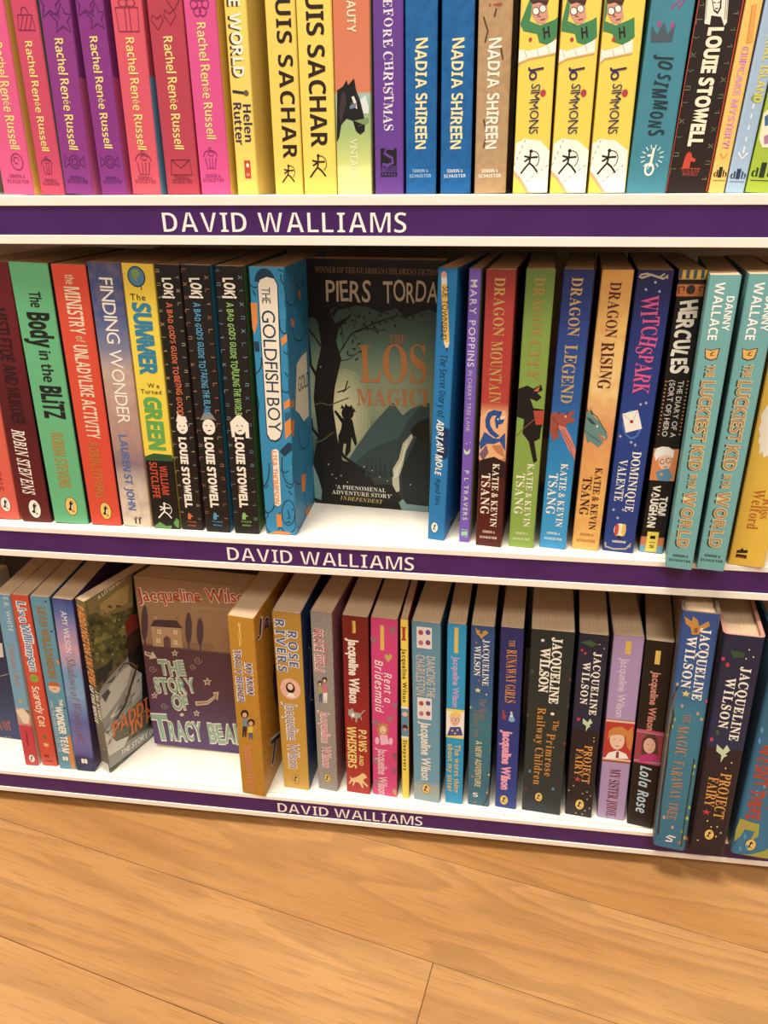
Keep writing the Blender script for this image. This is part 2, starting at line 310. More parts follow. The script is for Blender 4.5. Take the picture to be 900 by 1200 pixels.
('S','e','s','#6B3C9E',1.5,[11.8,25.1,7.5,25.4,5.9,22.7,10.7,20.1,11.2,17.4,8,16.1,4.8,16.8]),
('P','e','s','#1a1016',[3.6,9.7,13.9,9.7,13.9,12.4,3.6,12.4]),
('X','t','s','THE NIGHTMARE BEFORE CHRISTMAS',6.2,166.1,0,-1,131.2,5.35,'#EDE2F2','s',0.08,0),
('X','e','s','STUDIO',3.6,13.1,1,0,10.3,2.14,'#1a1016','b',0,0),
('X','e','s','PRESS',4.5,10.2,1,0,8.6,1.6,'#6B3C9E','b',0,0),
]},
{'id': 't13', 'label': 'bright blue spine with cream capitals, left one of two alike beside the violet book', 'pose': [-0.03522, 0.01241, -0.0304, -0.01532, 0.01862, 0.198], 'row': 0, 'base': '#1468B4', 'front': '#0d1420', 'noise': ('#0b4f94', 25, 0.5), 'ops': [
('X','a','s','NADIA SHIREEN',6,80.9,0,-1,56.3,6.7,'#F6E9A6','b',0.05,0),
('X','e','s','SIMON &',4.1,11.9,1,0,9.7,1.86,'#9fc4e8','b',0,0),
('X','e','s','SCHUSTER',2.2,9.1,1,0,13.4,1.86,'#9fc4e8','b',0,0),
]},
{'id': 't14', 'label': 'bright blue spine with cream capitals, right one of two alike', 'pose': [-0.01403, 0.01298, -0.03262, -0.02011, 0.01863, 0.198], 'row': 0, 'base': '#1468B4', 'front': '#0d1420', 'noise': ('#0b4f94', 25, 0.5), 'ops': [
('X','a','s','NADIA SHIREEN',6,80.5,0,-1,56.1,6.71,'#F6E9A6','b',0.05,0),
('X','e','s','SIMON &',4.1,11.7,1,0,9.7,1.86,'#cfe0ee','b',0,0),
('X','e','s','SCHUSTER',2.2,8.9,1,0,13.4,1.86,'#cfe0ee','b',0,0),
]},
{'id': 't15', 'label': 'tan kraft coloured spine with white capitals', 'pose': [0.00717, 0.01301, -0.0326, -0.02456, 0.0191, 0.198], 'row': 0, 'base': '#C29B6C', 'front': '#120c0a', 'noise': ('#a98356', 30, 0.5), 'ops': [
('S','p','s','#5c4024',0.95,[2.9,90.4,5.5,83.6,4.1,78.2]),
('S','p','s','#5c4024',0.95,[12.9,76.4,14.5,69.5]),
('S','p','s','#5c4024',0.95,[4.5,40,6.7,32.5,4.9,25.1]),
('S','p','s','#5c4024',0.95,[9.9,93.9,8.9,90]),
('X','a','s','NADIA SHIREEN',6.1,80,0,-1,55.8,6.88,'#FFF6E2','b',0.05,0),
('X','e','s','SIMON &',4.2,11.6,1,0,9.9,1.91,'#FFF4DC','b',0,0),
('X','e','s','SCHUSTER',2.3,8.8,1,0,13.8,1.91,'#FFF4DC','b',0,0),
('X','t','s','O!',5.7,105.6,0,-1,10.6,7.64,'#c2452c','b',0,0),
]},
{'id': 't16', 'label': 'yellow spine with a cartoon boy in a green jumper, left one of three alike', 'pose': [0.03143, 0.01357, -0.03228, -0.02678, 0.0207, 0.198], 'row': 0, 'base': '#FADC4E', 'front': '#F2D44E', 'ops': [
('P','p','s','#3f8a52',[0.1,86.7,4.4,97,6.7,97.5,9.9,96.2,6.3,92.3,5.3,87.7,11.3,85.4,19,87.6,20.6,88.8,20.6,79.5,16.7,75.7,11.1,77.4,9.7,81.5,2.1,83.3]),
('P','p','s','#E39A82',[6.3,96.8,10.3,97.2,14,96.4,15.5,88.9,13.2,86,9.4,86.6,6,91.2]),
('P','p','s','#4a2a1c',[4.4,97.6,15.2,96.9,14.2,94.2,10.1,96,6.7,95.4]),
('P','p','s','#fff8ea',[10.2,92,9.9,91.1,9.1,90.5,8,90.6,7.1,91.2,6.7,92.3,7,93.2,7.8,93.8,8.9,93.7,9.8,93.1]),
('S','p','s','#3c2a22',0.37,[10.3,92,10,91,9.1,90.4,8,90.4,7,91.2,6.6,92.3,6.9,93.3,7.8,93.9,8.9,93.9,9.9,93.1,10.3,92]),
('P','p','s','#fff8ea',[13.8,92.9,13.6,91.9,12.7,91.3,11.7,91.4,10.8,92.1,10.4,93.1,10.7,94.1,11.5,94.6,12.5,94.6,13.4,93.9]),
('S','p','s','#3c2a22',0.37,[14,92.9,13.7,91.8,12.8,91.2,11.6,91.3,10.7,92,10.2,93.1,10.5,94.1,11.4,94.8,12.6,94.7,13.5,94,14,92.9]),
('S','p','s','#7a3a2c',0.62,[10.4,91.4,9.5,89.7,11.1,89.4]),
('S','p','s','#7a3a2c',0.62,[11.2,87.8,13.7,88.2]),
('P','p','s','#FFF9EA',[0.1,74.6,5.8,73.6,13.6,75.2,20.6,78.2,20.6,72.1,13.8,71.1,6,70.2,0.1,68.1]),
('S','p','s','#E9B072',0.83,[0.1,67.9,6,69.8,13.8,70.7,20.6,71.7]),
('S','p','s','#9a9484',0.25,[3.4,73.7,4.7,70.2]),
('S','p','s','#9a9484',0.25,[10.2,74.1,11.3,70.9]),
('S','p','s','#9a9484',0.25,[15.9,76,17.2,71.9]),
('P','p','s','#c8384a',[16.6,52.6,16.2,53.7,15.4,54.3,14.4,54.3,13.6,53.7,13.2,52.6,13.6,51.5,14.4,50.8,15.4,50.8,16.2,51.5]),
('P','p','s','#C8384A',[7.2,79,7,79.6,6.5,80,5.9,80,5.4,79.6,5.2,79,5.4,78.4,5.9,78,6.5,78,7,78.4]),
('P','p','s','#FFF9EA',[0.7,27.3,5.7,29.6,14.9,28.2,20.6,22.7,20.6,0.1,0.1,0.8,0.1,14.4]),
('P','p','s','#F0B27A',[0.1,12.8,4.3,8.8,10.2,0.4,0.1,0.8]),
('P','p','s','#FADC4E',[0.1,10.5,3,7.3,7.8,0.5,0.1,0.8]),
('S','p','s','#4a4038',0.31,[6.3,29,5.7,27.6]),
('S','p','s','#4a4038',0.31,[7.8,6.3,9.1,7.4]),
('S','p','s','#4a4038',0.31,[4.9,26.1,4.3,24.6]),
('S','p','s','#4a4038',0.31,[10.6,8.3,11.9,9.3]),
('S','p','s','#4a4038',0.31,[3.6,23.1,3,21.6]),
('S','p','s','#4a4038',0.31,[13.4,10.2,14.7,11.2]),
('S','p','s','#4a4038',0.31,[2.2,20.1,1.6,18.6]),
('S','p','s','#4a4038',0.31,[16.1,12.1,17.4,13.2]),
('S','p','s','#4a4038',0.31,[0.8,17.1,0.2,15.6]),
('S','p','s','#4a4038',0.31,[18.8,14,20.1,15.1]),
('S','e','s','#17110f',1.02,[4.2,10.9,7,14.3,9.1,16.5,9.5,19.4]),
('S','e','s','#17110f',1.02,[9.1,16.5,11.6,14.6,14.1,11.4]),
('S','e','s','#17110f',1.02,[9.5,19.4,9.5,21.9]),
('S','e','s','#17110f',1.02,[5.9,20.3,9.5,19.4,13.9,19.6]),
('S','e','s','#17110f',1.02,[9.5,19.4,6.1,17.3]),
('P','e','s','#17110f',[10.8,22.8,10.5,23.5,9.8,23.8,9,23.5,8.7,22.8,9,22.1,9.8,21.8,10.5,22.1]),
('S','e','s','#17110f',0.46,[12.9,14.7,13.8,15.5,14.4,16.6,14.7,17.8,14.7,19.1,14.4,20.3,13.8,21.4,13,22.2,11.9,22.7,10.8,22.8,9.7,22.5]),
('X','p','s','H',13.6,78.9,0.984,0.178,3.5,5.37,'#2a1a12','b',0,0),
('X','a','s','Jo',7.5,66.2,0,-1,6.7,5.8,'#33275c','r',0.15,0.01),
('X','a','s','SIMMONS',7.7,57.3,0,-1,25.4,5.38,'#33275c','r',0.09,0),
]},
{'id': 't17', 'label': 'yellow spine with a cartoon boy in a green jumper, middle one of three alike', 'pose': [0.05394, 0.01357, -0.03033, -0.02111, 0.02116, 0.198], 'row': 0, 'base': '#FADC4E', 'front': '#F2D44E', 'ops': [
('P','p','s','#3f8a52',[0.1,86.2,2.2,96.4,4.4,97,7.6,95.8,4.1,91.8,3.3,87.3,9.3,85,16.8,87.2,18.9,88.4,20,79.1,14.8,75.4,9.3,77,7.8,81.1,0.2,82.8]),
('P','p','s','#E39A82',[4,96.3,8,96.8,11.7,95.9,13.3,88.4,11.1,85.5,7.4,86.1,3.9,90.8]),
('P','p','s','#4a2a1c',[2.1,97.1,12.8,96.5,11.9,93.7,7.8,95.5,4.5,94.9]),
('P','p','s','#fff8ea',[8,91.6,7.7,90.6,6.9,90,5.9,90.1,5,90.8,4.6,91.8,4.8,92.8,5.6,93.3,6.6,93.3,7.5,92.6]),
('S','p','s','#3c2a22',0.38,[8.1,91.6,7.9,90.5,7,89.9,5.8,90,4.9,90.7,4.4,91.8,4.7,92.8,5.5,93.5,6.7,93.4,7.7,92.7,8.1,91.6]),
('P','p','s','#fff8ea',[11.5,92.4,11.3,91.5,10.5,90.9,9.5,90.9,8.6,91.6,8.2,92.6,8.4,93.6,9.2,94.2,10.2,94.1,11.1,93.5]),
('S','p','s','#3c2a22',0.38,[11.7,92.4,11.4,91.4,10.6,90.8,9.4,90.8,8.5,91.5,8,92.6,8.3,93.7,9.1,94.3,10.3,94.2,11.2,93.5,11.7,92.4]),
('S','p','s','#7a3a2c',0.63,[8.2,90.9,7.4,89.3,9,88.9]),
('S','p','s','#7a3a2c',0.63,[9.1,87.4,11.5,87.8]),
('P','p','s','#FFF9EA',[0.1,74.2,4.1,73.2,11.8,74.9,19.2,77.8,19.5,71.8,12.2,70.8,4.4,69.8,0.1,67.7]),
('S','p','s','#E9B072',0.85,[0.1,67.5,4.5,69.4,12.2,70.4,19.4,71.4]),
('S','p','s','#9a9484',0.25,[1.8,73.3,3.2,69.8]),
('S','p','s','#9a9484',0.25,[8.5,73.7,9.7,70.5]),
('S','p','s','#9a9484',0.25,[14,75.7,15.5,71.6]),
('P','p','s','#c8384a',[16.9,52.2,16.6,53.4,15.8,54.1,14.7,54.1,13.9,53.4,13.5,52.2,13.9,51.1,14.7,50.4,15.8,50.4,16.6,51.1]),
('P','p','s','#C8384A',[7.4,78.5,7.2,79.1,6.7,79.5,6,79.5,5.5,79.1,5.3,78.5,5.5,77.9,6,77.5,6.7,77.5,7.2,77.9]),
('P','p','s','#FFF9EA',[0.4,27.1,5.3,29.5,14.4,28.1,21,22.7,21,0.1,0.1,0.7,0.1,14.2]),
('P','p','s','#F0B27A',[0.1,12.7,4.5,8.7,10.6,0.4,0.1,0.7]),
('P','p','s','#FADC4E',[0.1,10.4,3.3,7.2,8.2,0.5,0.1,0.7]),
('S','p','s','#4a4038',0.32,[5.9,28.8,5.3,27.4]),
('S','p','s','#4a4038',0.32,[8.1,6.3,9.3,7.3]),
('S','p','s','#4a4038',0.32,[4.6,25.9,4.1,24.4]),
('S','p','s','#4a4038',0.32,[10.7,8.2,12,9.3]),
('S','p','s','#4a4038',0.32,[3.4,22.9,2.8,21.4]),
('S','p','s','#4a4038',0.32,[13.4,10.2,14.6,11.2]),
('S','p','s','#4a4038',0.32,[2.1,19.9,1.6,18.4]),
('S','p','s','#4a4038',0.32,[16.1,12.1,17.3,13.1]),
('S','p','s','#4a4038',0.32,[0.9,16.9,0.3,15.4]),
('S','p','s','#4a4038',0.32,[18.7,14,19.9,15]),
('S','e','s','#17110f',1.05,[4.3,10.6,7.2,14.1,9.3,16.4,9.8,19.3]),
('S','e','s','#17110f',1.05,[9.3,16.4,11.8,14.4,14.4,11.2]),
('S','e','s','#17110f',1.05,[9.8,19.3,9.8,21.9]),
('S','e','s','#17110f',1.05,[6,20.3,9.8,19.3,14.2,19.6]),
('S','e','s','#17110f',1.05,[9.8,19.3,6.3,17.2]),
('P','e','s','#17110f',[11,22.8,10.7,23.6,10,23.9,9.2,23.6,8.9,22.8,9.2,22.1,10,21.8,10.7,22.1]),
('S','e','s','#17110f',0.47,[13.2,14.6,14.1,15.4,14.7,16.5,15.1,17.7,15.1,19,14.7,20.3,14.1,21.4,13.2,22.2,12.2,22.7,11.1,22.8,10,22.5]),
('X','p','s','H',11.8,78.5,0.982,0.187,3.4,5.36,'#2a1a12','b',0,0),
('X','a','s','Jo',7.6,65.8,0,-1,6.6,5.92,'#33275c','r',0.15,0.01),
('X','a','s','SIMMONS',7.8,56.9,0,-1,25.3,5.5,'#33275c','r',0.09,0),
]},
{'id': 't18', 'label': 'yellow spine with a cartoon boy in a green jumper, right one of three alike', 'pose': [0.07692, 0.0135, -0.0294, -0.02065, 0.02156, 0.198], 'row': 0, 'base': '#FADC4E', 'front': '#F2D44E', 'ops': [
('P','p','s','#3f8a52',[0.1,85.8,0.1,95.9,1.8,96.4,4.9,95.3,1.6,91.3,0.8,86.8,6.9,84.5,14.2,86.8,16.3,87.9,17.6,78.7,12.5,75,7,76.6,5.5,80.6,0.1,82.3]),
('P','p','s','#E39A82',[1.4,95.8,5.2,96.3,8.9,95.4,10.7,88,8.6,85.1,4.9,85.7,1.4,90.3]),
('P','p','s','#4a2a1c',[0.1,96.6,10.1,96,9.2,93.2,5.1,95,1.8,94.4]),
('P','p','s','#fff8ea',[5.4,91.1,5.2,90.1,4.4,89.6,3.4,89.6,2.5,90.3,2,91.3,2.2,92.3,3,92.8,4,92.8,4.9,92.1]),
('S','p','s','#3c2a22',0.39,[5.5,91.1,5.3,90,4.5,89.4,3.3,89.5,2.3,90.2,1.9,91.3,2.1,92.3,2.9,93,4.1,92.9,5.1,92.2,5.5,91.1]),
('P','p','s','#fff8ea',[8.9,92,8.7,91,7.9,90.4,6.9,90.5,6,91.1,5.6,92.1,5.8,93.1,6.5,93.7,7.6,93.6,8.5,93]),
('S','p','s','#3c2a22',0.39,[9,91.9,8.8,90.9,8,90.3,6.9,90.3,5.9,91.1,5.4,92.1,5.6,93.2,6.5,93.8,7.6,93.7,8.6,93,9,91.9]),
('S','p','s','#7a3a2c',0.65,[5.6,90.4,4.9,88.8,6.4,88.5]),
('S','p','s','#7a3a2c',0.65,[6.6,86.9,9,87.3]),
('P','p','s','#FFF9EA',[0.1,73.7,2,72.8,9.5,74.4,16.8,77.4,17.2,71.4,10,70.4,2.4,69.4,0.1,67.3]),
('S','p','s','#E9B072',0.86,[0.1,67.1,2.4,69,10,70,17.1,71]),
('S','p','s','#9a9484',0.26,[0.1,72.9,1.1,69.4]),
('S','p','s','#9a9484',0.26,[6.3,73.3,7.5,70.1]),
('S','p','s','#9a9484',0.26,[11.7,75.3,13.3,71.2]),
('P','p','s','#c8384a',[17.2,51.9,16.9,53,16.1,53.7,15,53.7,14.1,53,13.8,51.9,14.1,50.7,15,50,16.1,50,16.9,50.7]),
('P','p','s','#C8384A',[7.5,77.9,7.3,78.6,6.8,79,6.1,79,5.6,78.6,5.4,77.9,5.6,77.3,6.1,76.9,6.8,76.9,7.3,77.3]),
('P','p','s','#FFF9EA',[0.1,26.9,4.2,29.2,13.2,27.9,20.6,22.5,21.3,0.1,0.1,0.6,0.1,14.1]),
('P','p','s','#F0B27A',[0.1,12.6,3.8,8.6,10,0.4,0.1,0.6]),
('P','p','s','#FADC4E',[0.1,10.3,2.7,7.1,7.7,0.4,0.1,0.6]),
('S','p','s','#4a4038',0.32,[4.7,28.6,4.2,27.2]),
('S','p','s','#4a4038',0.32,[7.4,6.2,8.6,7.2]),
('S','p','s','#4a4038',0.32,[3.6,25.7,3.1,24.2]),
('S','p','s','#4a4038',0.32,[10,8.1,11.2,9.2]),
('S','p','s','#4a4038',0.32,[2.4,22.8,1.9,21.3]),
('S','p','s','#4a4038',0.32,[12.6,10,13.8,11.1]),
('S','p','s','#4a4038',0.32,[1.2,19.8,0.7,18.3]),
('S','p','s','#4a4038',0.32,[15.1,12,16.3,13]),
('S','p','s','#4a4038',0.32,[0.1,16.8,0.1,15.3]),
('S','p','s','#4a4038',0.32,[17.7,13.9,18.9,14.9]),
('S','e','s','#17110f',1.07,[4.4,10.3,7.3,13.9,9.5,16.2,9.9,19.2]),
('S','e','s','#17110f',1.07,[9.5,16.2,12.1,14.2,14.7,10.9]),
('S','e','s','#17110f',1.07,[9.9,19.2,9.9,21.8]),
('S','e','s','#17110f',1.07,[6.1,20.1,9.9,19.2,14.4,19.4]),
('S','e','s','#17110f',1.07,[9.9,19.2,6.4,17.1]),
('P','e','s','#17110f',[11.2,22.8,10.9,23.5,10.2,23.8,9.4,23.5,9.1,22.8,9.4,22,10.2,21.7,10.9,22]),
('S','e','s','#17110f',0.47,[13.4,14.3,14.3,15.2,15,16.3,15.3,17.5,15.4,18.9,15,20.2,14.4,21.3,13.5,22.1,12.4,22.6,11.3,22.7,10.1,22.5]),
('X','p','s','H',9.4,78.1,0.982,0.19,3.3,5.35,'#2a1a12','b',0,0),
('X','a','s','Jo',7.8,65.3,0,-1,6.6,6.04,'#33275c','r',0.15,0.01),
('X','a','s','SIMMONS',8,56.5,0,-1,25.1,5.61,'#33275c','r',0.09,0),
]},
{'id': 't19', 'label': 'teal blue spine with brush lettering and a white glowing key', 'pose': [0.09994, 0.01374, -0.02741, 0.00392, 0.02296, 0.198], 'row': 0, 'base': '#3F8EA3', 'front': '#2f6f82', 'noise': ('#357f94', 12, 0.4), 'ops': [
('S','p','s','#B53E8C',0.92,[10.9,91.6,14.7,95.3,14.6,91.5,17.7,96.5]),
('P','p','s','#4b5a66',[2.3,76.3,1.7,84.4,5.2,79.8,8,85.5,10.9,79.8,14.3,84.9,13.8,76.3]),
('P','p','s','#C0408C',[6.7,84.7,6.4,85.8,5.7,86.3,5.1,85.8,4.8,84.7,5.1,83.5,5.7,83.1,6.4,83.5]),
('P','p','s','#C0408C',[13.5,83.8,13.3,85,12.6,85.5,12,85,11.7,83.8,12,82.7,12.6,82.2,13.3,82.7]),
('S','e','s','#FAF6E6',1.38,[12.6,24,11.7,14.3]),
('S','e','s','#FAF6E6',1.1,[13.8,12.9,13.4,14.4,12.6,15.6,11.5,16,10.3,15.6,9.5,14.4,9.2,12.9,9.5,11.3,10.3,10.2,11.5,9.8,12.6,10.2,13.4,11.3,13.8,12.9]),
('S','e','s','#FAF6E6',1.1,[9.4,20.1,12.9,20.4]),
('S','e','s','#D9EDE6',0.63,[16.5,19.3,18.7,19.3]),
('S','e','s','#D9EDE6',0.63,[16,21.2,18.1,22.2]),
('S','e','s','#D9EDE6',0.63,[14.8,22.7,16.3,24.5]),
('S','e','s','#D9EDE6',0.63,[13.1,23.5,13.6,25.7]),
('S','e','s','#D9EDE6',0.63,[11.2,23.5,10.7,25.7]),
('S','e','s','#D9EDE6',0.63,[9.5,22.7,8.1,24.5]),
('S','e','s','#D9EDE6',0.63,[8.3,21.2,6.2,22.2]),
('S','e','s','#D9EDE6',0.63,[7.9,19.3,5.6,19.3]),
('S','e','s','#D9EDE6',0.63,[8.3,17.5,6.3,16.5]),
('S','e','s','#D9EDE6',0.63,[9.5,16,8.1,14.2]),
('S','e','s','#D9EDE6',0.63,[11.2,15.2,10.7,12.9]),
('S','e','s','#D9EDE6',0.63,[13.1,15.2,13.6,12.9]),
('S','e','s','#D9EDE6',0.63,[14.9,16,16.3,14.2]),
('S','e','s','#D9EDE6',0.63,[16,17.5,18.1,16.5]),
('X','a','s','JO SIMMONS',7.8,70.7,0,-1,40.3,8.27,'#1f3440','bi',0.12,0),
]},
{'id': 't20', 'label': 'thick dark brown spine with red edges and large cream author capitals', 'pose': [0.12355, 0.01511, -0.02845, 0.02008, 0.02374, 0.198], 'row': 0, 'base': '#2A1B16', 'front': '#c2402c', 'ops': [
('S','p','s','#5f7146',0.46,[0.9,92.4,3.8,92.4,2.7,93.5]),
('S','p','s','#7c7a5c',0.46,[19.5,88.5,22.3,88.5,21.2,89.6]),
('S','p','s','#7c7a5c',0.46,[0.9,83.8,0.9,86.1,3.8,86.1]),
('S','p','s','#5f7146',0.46,[19.5,81,22.3,81,21.2,82.1]),
('S','p','s','#5f7146',0.46,[0.9,78.2,2.4,77.3,3.8,78.2]),
('S','p','s','#7c7a5c',0.46,[19.5,73.4,22.3,73.4,21.2,74.5]),
('S','p','s','#7c7a5c',0.46,[0.9,70.7,3.8,68.5,2.4,69.6,3.8,70.7,0.9,68.5]),
('S','p','s','#5f7146',0.46,[19.5,65.6,22.3,65.6,21.2,66.7]),
('S','p','s','#5f7146',0.46,[0.9,62.6,2.4,61.7,3.8,62.6]),
('S','p','s','#7c7a5c',0.46,[19.5,58.9,22.3,56.6,20.9,57.7,22.3,58.9,19.5,56.6]),
('S','p','s','#7c7a5c',0.46,[0.9,52.9,3.8,52.9,3.8,54.6,1.2,54.6]),
('S','p','s','#5f7146',0.46,[19.5,48.9,22.3,48.9,22.3,50.6,19.8,50.6]),
('S','p','s','#5f7146',0.46,[0.9,44.5,0.9,46.7,3.8,46.7]),
('S','p','s','#7c7a5c',0.46,[19.5,41.5,22.3,41.5,21.2,42.7]),
('S','p','s','#7c7a5c',0.46,[0.9,38.5,3.8,36.2,2.4,37.3,3.8,38.5,0.9,36.2]),
('S','p','s','#5f7146',0.46,[19.5,34.4,22.3,32.1,20.9,33.2,22.3,34.4,19.5,32.1]),
('S','p','s','#5f7146',0.46,[0.9,29.7,2.4,28.9,3.8,29.7]),
('S','p','s','#7c7a5c',0.46,[19.5,25.9,22.3,23.6,20.9,24.8,22.3,25.9,19.5,23.6]),
('S','p','s','#7c7a5c',0.46,[0.9,19.4,3.8,19.4,3.8,21.1,1.2,21.1]),
('S','p','s','#5f7146',0.46,[19.5,15.3,22.3,15.3,22.3,17,19.8,17]),
('S','p','s','#5f7146',0.46,[0.9,10.4,0.9,12.7,3.8,12.7]),
('S','p','s','#7c7a5c',0.46,[19.5,7.4,22.3,7.4,21.2,8.5]),
('P','p','s','#D0452E',[0.1,0.3,0.6,0.3,0.6,142.9,0.1,142.9]),
('P','p','s','#D0452E',[23,0.7,23.6,0.7,23.6,142.2,23,142.2]),
('P','p','s','#FBF2DC',[3.8,97.4,15.2,97.3,16.9,84.5,15.8,83,13.4,87.1,8.1,87.8,8.2,83.6,5.3,84.1]),
('P','p','s','#2A1B16',[6.4,96.1,11.9,96.1,12.6,91,11.3,88.2,8.9,89.8]),
('P','p','s','#FBF2DC',[7.1,95.5,11.2,95.4,11.7,91.5,11,89.5,9.1,90.5]),
('S','p','s','#2A1B16',0.47,[8,93.8,9.3,93.3]),
('S','p','s','#2A1B16',0.47,[10.2,93.3,11.3,93.8]),
('S','p','s','#2A1B16',0.59,[9.5,90.8,11,91]),
('S','p','s','#2A1B16',0.28,[4.6,94.9,5.5,85.9]),
('S','p','s','#2A1B16',0.28,[14.3,94.8,15.3,85.8]),
('S','p','s','#2A1B16',0.28,[15.1,94.8,16.2,85.8]),
('P','e','s','#D8432E',[7.1,13,7.5,18,8.3,20.9,9.6,21.8,11.2,20.5,11.5,18.9,13.7,18,13.7,16.4,11.2,16.8,11.2,13]),
('P','e','s','#D8432E',[5.9,12.9,17.8,12.9,17.8,13.2,5.9,13.2]),
('X','a','s','LOUIE STOWELL',8.1,82.4,0,-1,57.8,7.6,'#FFF2CE','b',0,0.03),
('X','e','s','WALKER',7.1,11,1,0,10,1.78,'#b04030','s',0,0),
('X','e','s','BOOKS',7.8,9.1,1,0,8.5,1.78,'#b04030','s',0,0),
]},
{'id': 't21', 'label': 'slim orange spine with bubbly pink outlined capitals', 'pose': [0.14052, 0.01364, -0.02527, 0.02186, 0.00873, 0.198], 'row': 0, 'base': '#FBC961', 'front': '#8a4a7c', 'ops': [
('P','p','s','#F0A64A',[3,91.7,5.8,92.3,7.3,75,4,74.7]),
('S','p','s','#c87e30',0.26,[3.4,91.9,4.8,75.2]),
('S','p','s','#E09440',0.63,[2.3,20.7,4.1,18.3,6.2,20.7]),
('P','e','s','#2a1c12',[3.3,8.2,5.2,8.2,5.2,13.8,3.3,13.8]),
('P','e','s','#8a6a42',[0.9,6.4,7.9,6.4,7.9,6.8,0.9,6.8]),
('X','t','s','CUPCAKE MYSTERY!',2.5,72.9,0,-1,49.4,3.67,'#9a3a72','b',0,0),
('X','t','s','CUPCAKE MYSTERY!',2.5,72.6,0,-1,48.8,3.67,'#EFA0C4','b',0,0),
('X','e','s','d b',0.7,8.7,1,0,7.3,3.49,'#2a1c12','s',0,0),
]},
{'id': 't22', 'label': 'slim pale blue spine with yellow capitals and a white dashed arrow', 'pose': [0.15065, 0.01312, -0.02347, 0.02808, 0.01038, 0.198], 'row': 0, 'base': '#A6C3E2', 'front': '#3c5a86', 'ops': [
('P','p','s','#8aa854',[2.7,48.1,3.9,50.2,5.8,49.3,7.4,49.9,7.7,47.4,5.2,46.2]),
('S','p','s','#F4F6F2',0.78,[5.2,45.6,5.2,43.1]),
('S','p','s','#F4F6F2',0.78,[5.2,40.7,5.2,38.2]),
('S','p','s','#F4F6F2',0.78,[5.2,35,5.2,32.5]),
('S','p','s','#F4F6F2',0.78,[5.2,29.2,5.2,26.8]),
('S','p','s','#F4F6F2',0.87,[2.6,21.1,5.2,17.8,7.7,21.1]),
('S','p','s','#F4F6F2',0.87,[5.2,24.4,5.2,20.7]),
('P','e','s','#2a3a58',[3.9,7.3,6.2,7.3,6.2,12.7,3.9,12.7]),
('P','e','s','#6a7a98',[1,5.7,9.3,5.7,9.3,6.1,1,6.1]),
('X','t','s','ANIMAL ISLAND',4.6,86.2,0,-1,40.1,4.36,'#E6D84C','b',0,0),
('X','e','s','d b',0.8,7.6,1,0,8.7,3.74,'#2a3a58','s',0,0),
]},
{'id': 't23', 'label': 'lime green spine cut by the right picture edge on the top shelf', 'pose': [0.16346, 0.01333, -0.02024, 0.03629, 0.01367, 0.198], 'row': 0, 'base': '#A9C433', 'ops': [
('P','e','s','#27351a',[5.5,7.9,8.5,7.9,8.5,15.8,5.5,15.8]),
('P','e','s','#4a5a20',[1.4,6.1,13.5,6.1,13.5,6.6,1.4,6.6]),
('P','p','s','#F6ECCB',[0.1,40.4,2.6,43.3,7.7,23.5,3.8,23.4,0.9,27.6]),
('P','p','s','#3a6f9c',[1.1,39,3.3,40.5,4.8,34.9,2.4,34.1]),
('P','p','s','#B57ea0',[3.2,29.1,5.9,30.6,7.2,25.6,4.3,25.1]),
('X','e','s','d b',1.1,8.4,1,0,12.3,4.65,'#27351a','s',0,0),
]},
{'id': 'm0', 'label': 'coral red spine cut by the left picture edge, leaning on the dark maroon book', 'pose': [-0.3689, 0.00952, 0.03296, 0.07146, 0.01993, 0.19906], 'row': 1, 'base': '#F2604C', 'ops': [
('P','e','s','#3a2412',[14.2,13.2,13.9,15.2,13.4,17.1,12.4,18.6,11.3,19.5,10,19.9,8.7,19.5,7.5,18.6,6.6,17.1,6,15.2,5.8,13.2,6,11.1,6.6,9.2,7.5,7.7,8.7,6.8,10,6.5,11.3,6.8,12.4,7.7,13.4,9.2,13.9,11.1]),
('P','e','s','#FBF3E2',[13.8,13.2,13.6,15.1,13.1,16.9,12.2,18.3,11.2,19.2,10,19.5,8.8,19.2,7.7,18.3,6.8,16.9,6.3,15.1,6.1,13.2,6.3,11.2,6.8,9.4,7.7,8,8.8,7.1,10,6.8,11.2,7.1,12.2,8,13.1,9.4,13.6,11.2]),
('P','e','s','#17110f',[7.6,10.8,9.1,12.7,9,15.7,10.1,17.3,11.6,16.9,11.8,15.7,11,15,11.5,13.2,10.4,10.6,9,10]),
('P','e','s','#f6ead0',[10.5,14.7,11.3,13.6,10.6,11.3,9.8,11.1,10.1,13.2]),
('P','e','s','#f6ead0',[11.5,16.3,11.3,16.7,11,16.8,10.6,16.7,10.5,16.3,10.6,16,11,15.8,11.3,16]),
('P','e','s','#b5652a',[9.8,9.6,11,8.8,12,9.8,11.3,10.5]),
('X','a','s','ROBIN STEVENS',5,106.1,0,-1,81.3,5.98,'#C0392B','b',0,0),
]},
{'id': 'm1', 'label': 'dark maroon spine with white author capitals and nearly invisible title', 'pose': [-0.34306, 0.00756, 0.03806, 0.05953, 0.02475, 0.20007], 'row': 1, 'base': '#64161A', 'front': '#120a0a', 'grad': [(204.6, '#7c1a22'), (87.5, '#5e1519'), (3.2, '#6e1a1c')], 'ops': [
('P','e','s','#3a2412',[18.1,11.3,17.8,13.9,17.1,16.2,15.9,18,14.5,19.2,12.9,19.6,11.3,19.2,9.8,18,8.7,16.2,7.9,13.9,7.7,11.3,7.9,8.7,8.7,6.4,9.8,4.6,11.3,3.4,12.9,3,14.5,3.4,15.9,4.6,17.1,6.4,17.8,8.7]),
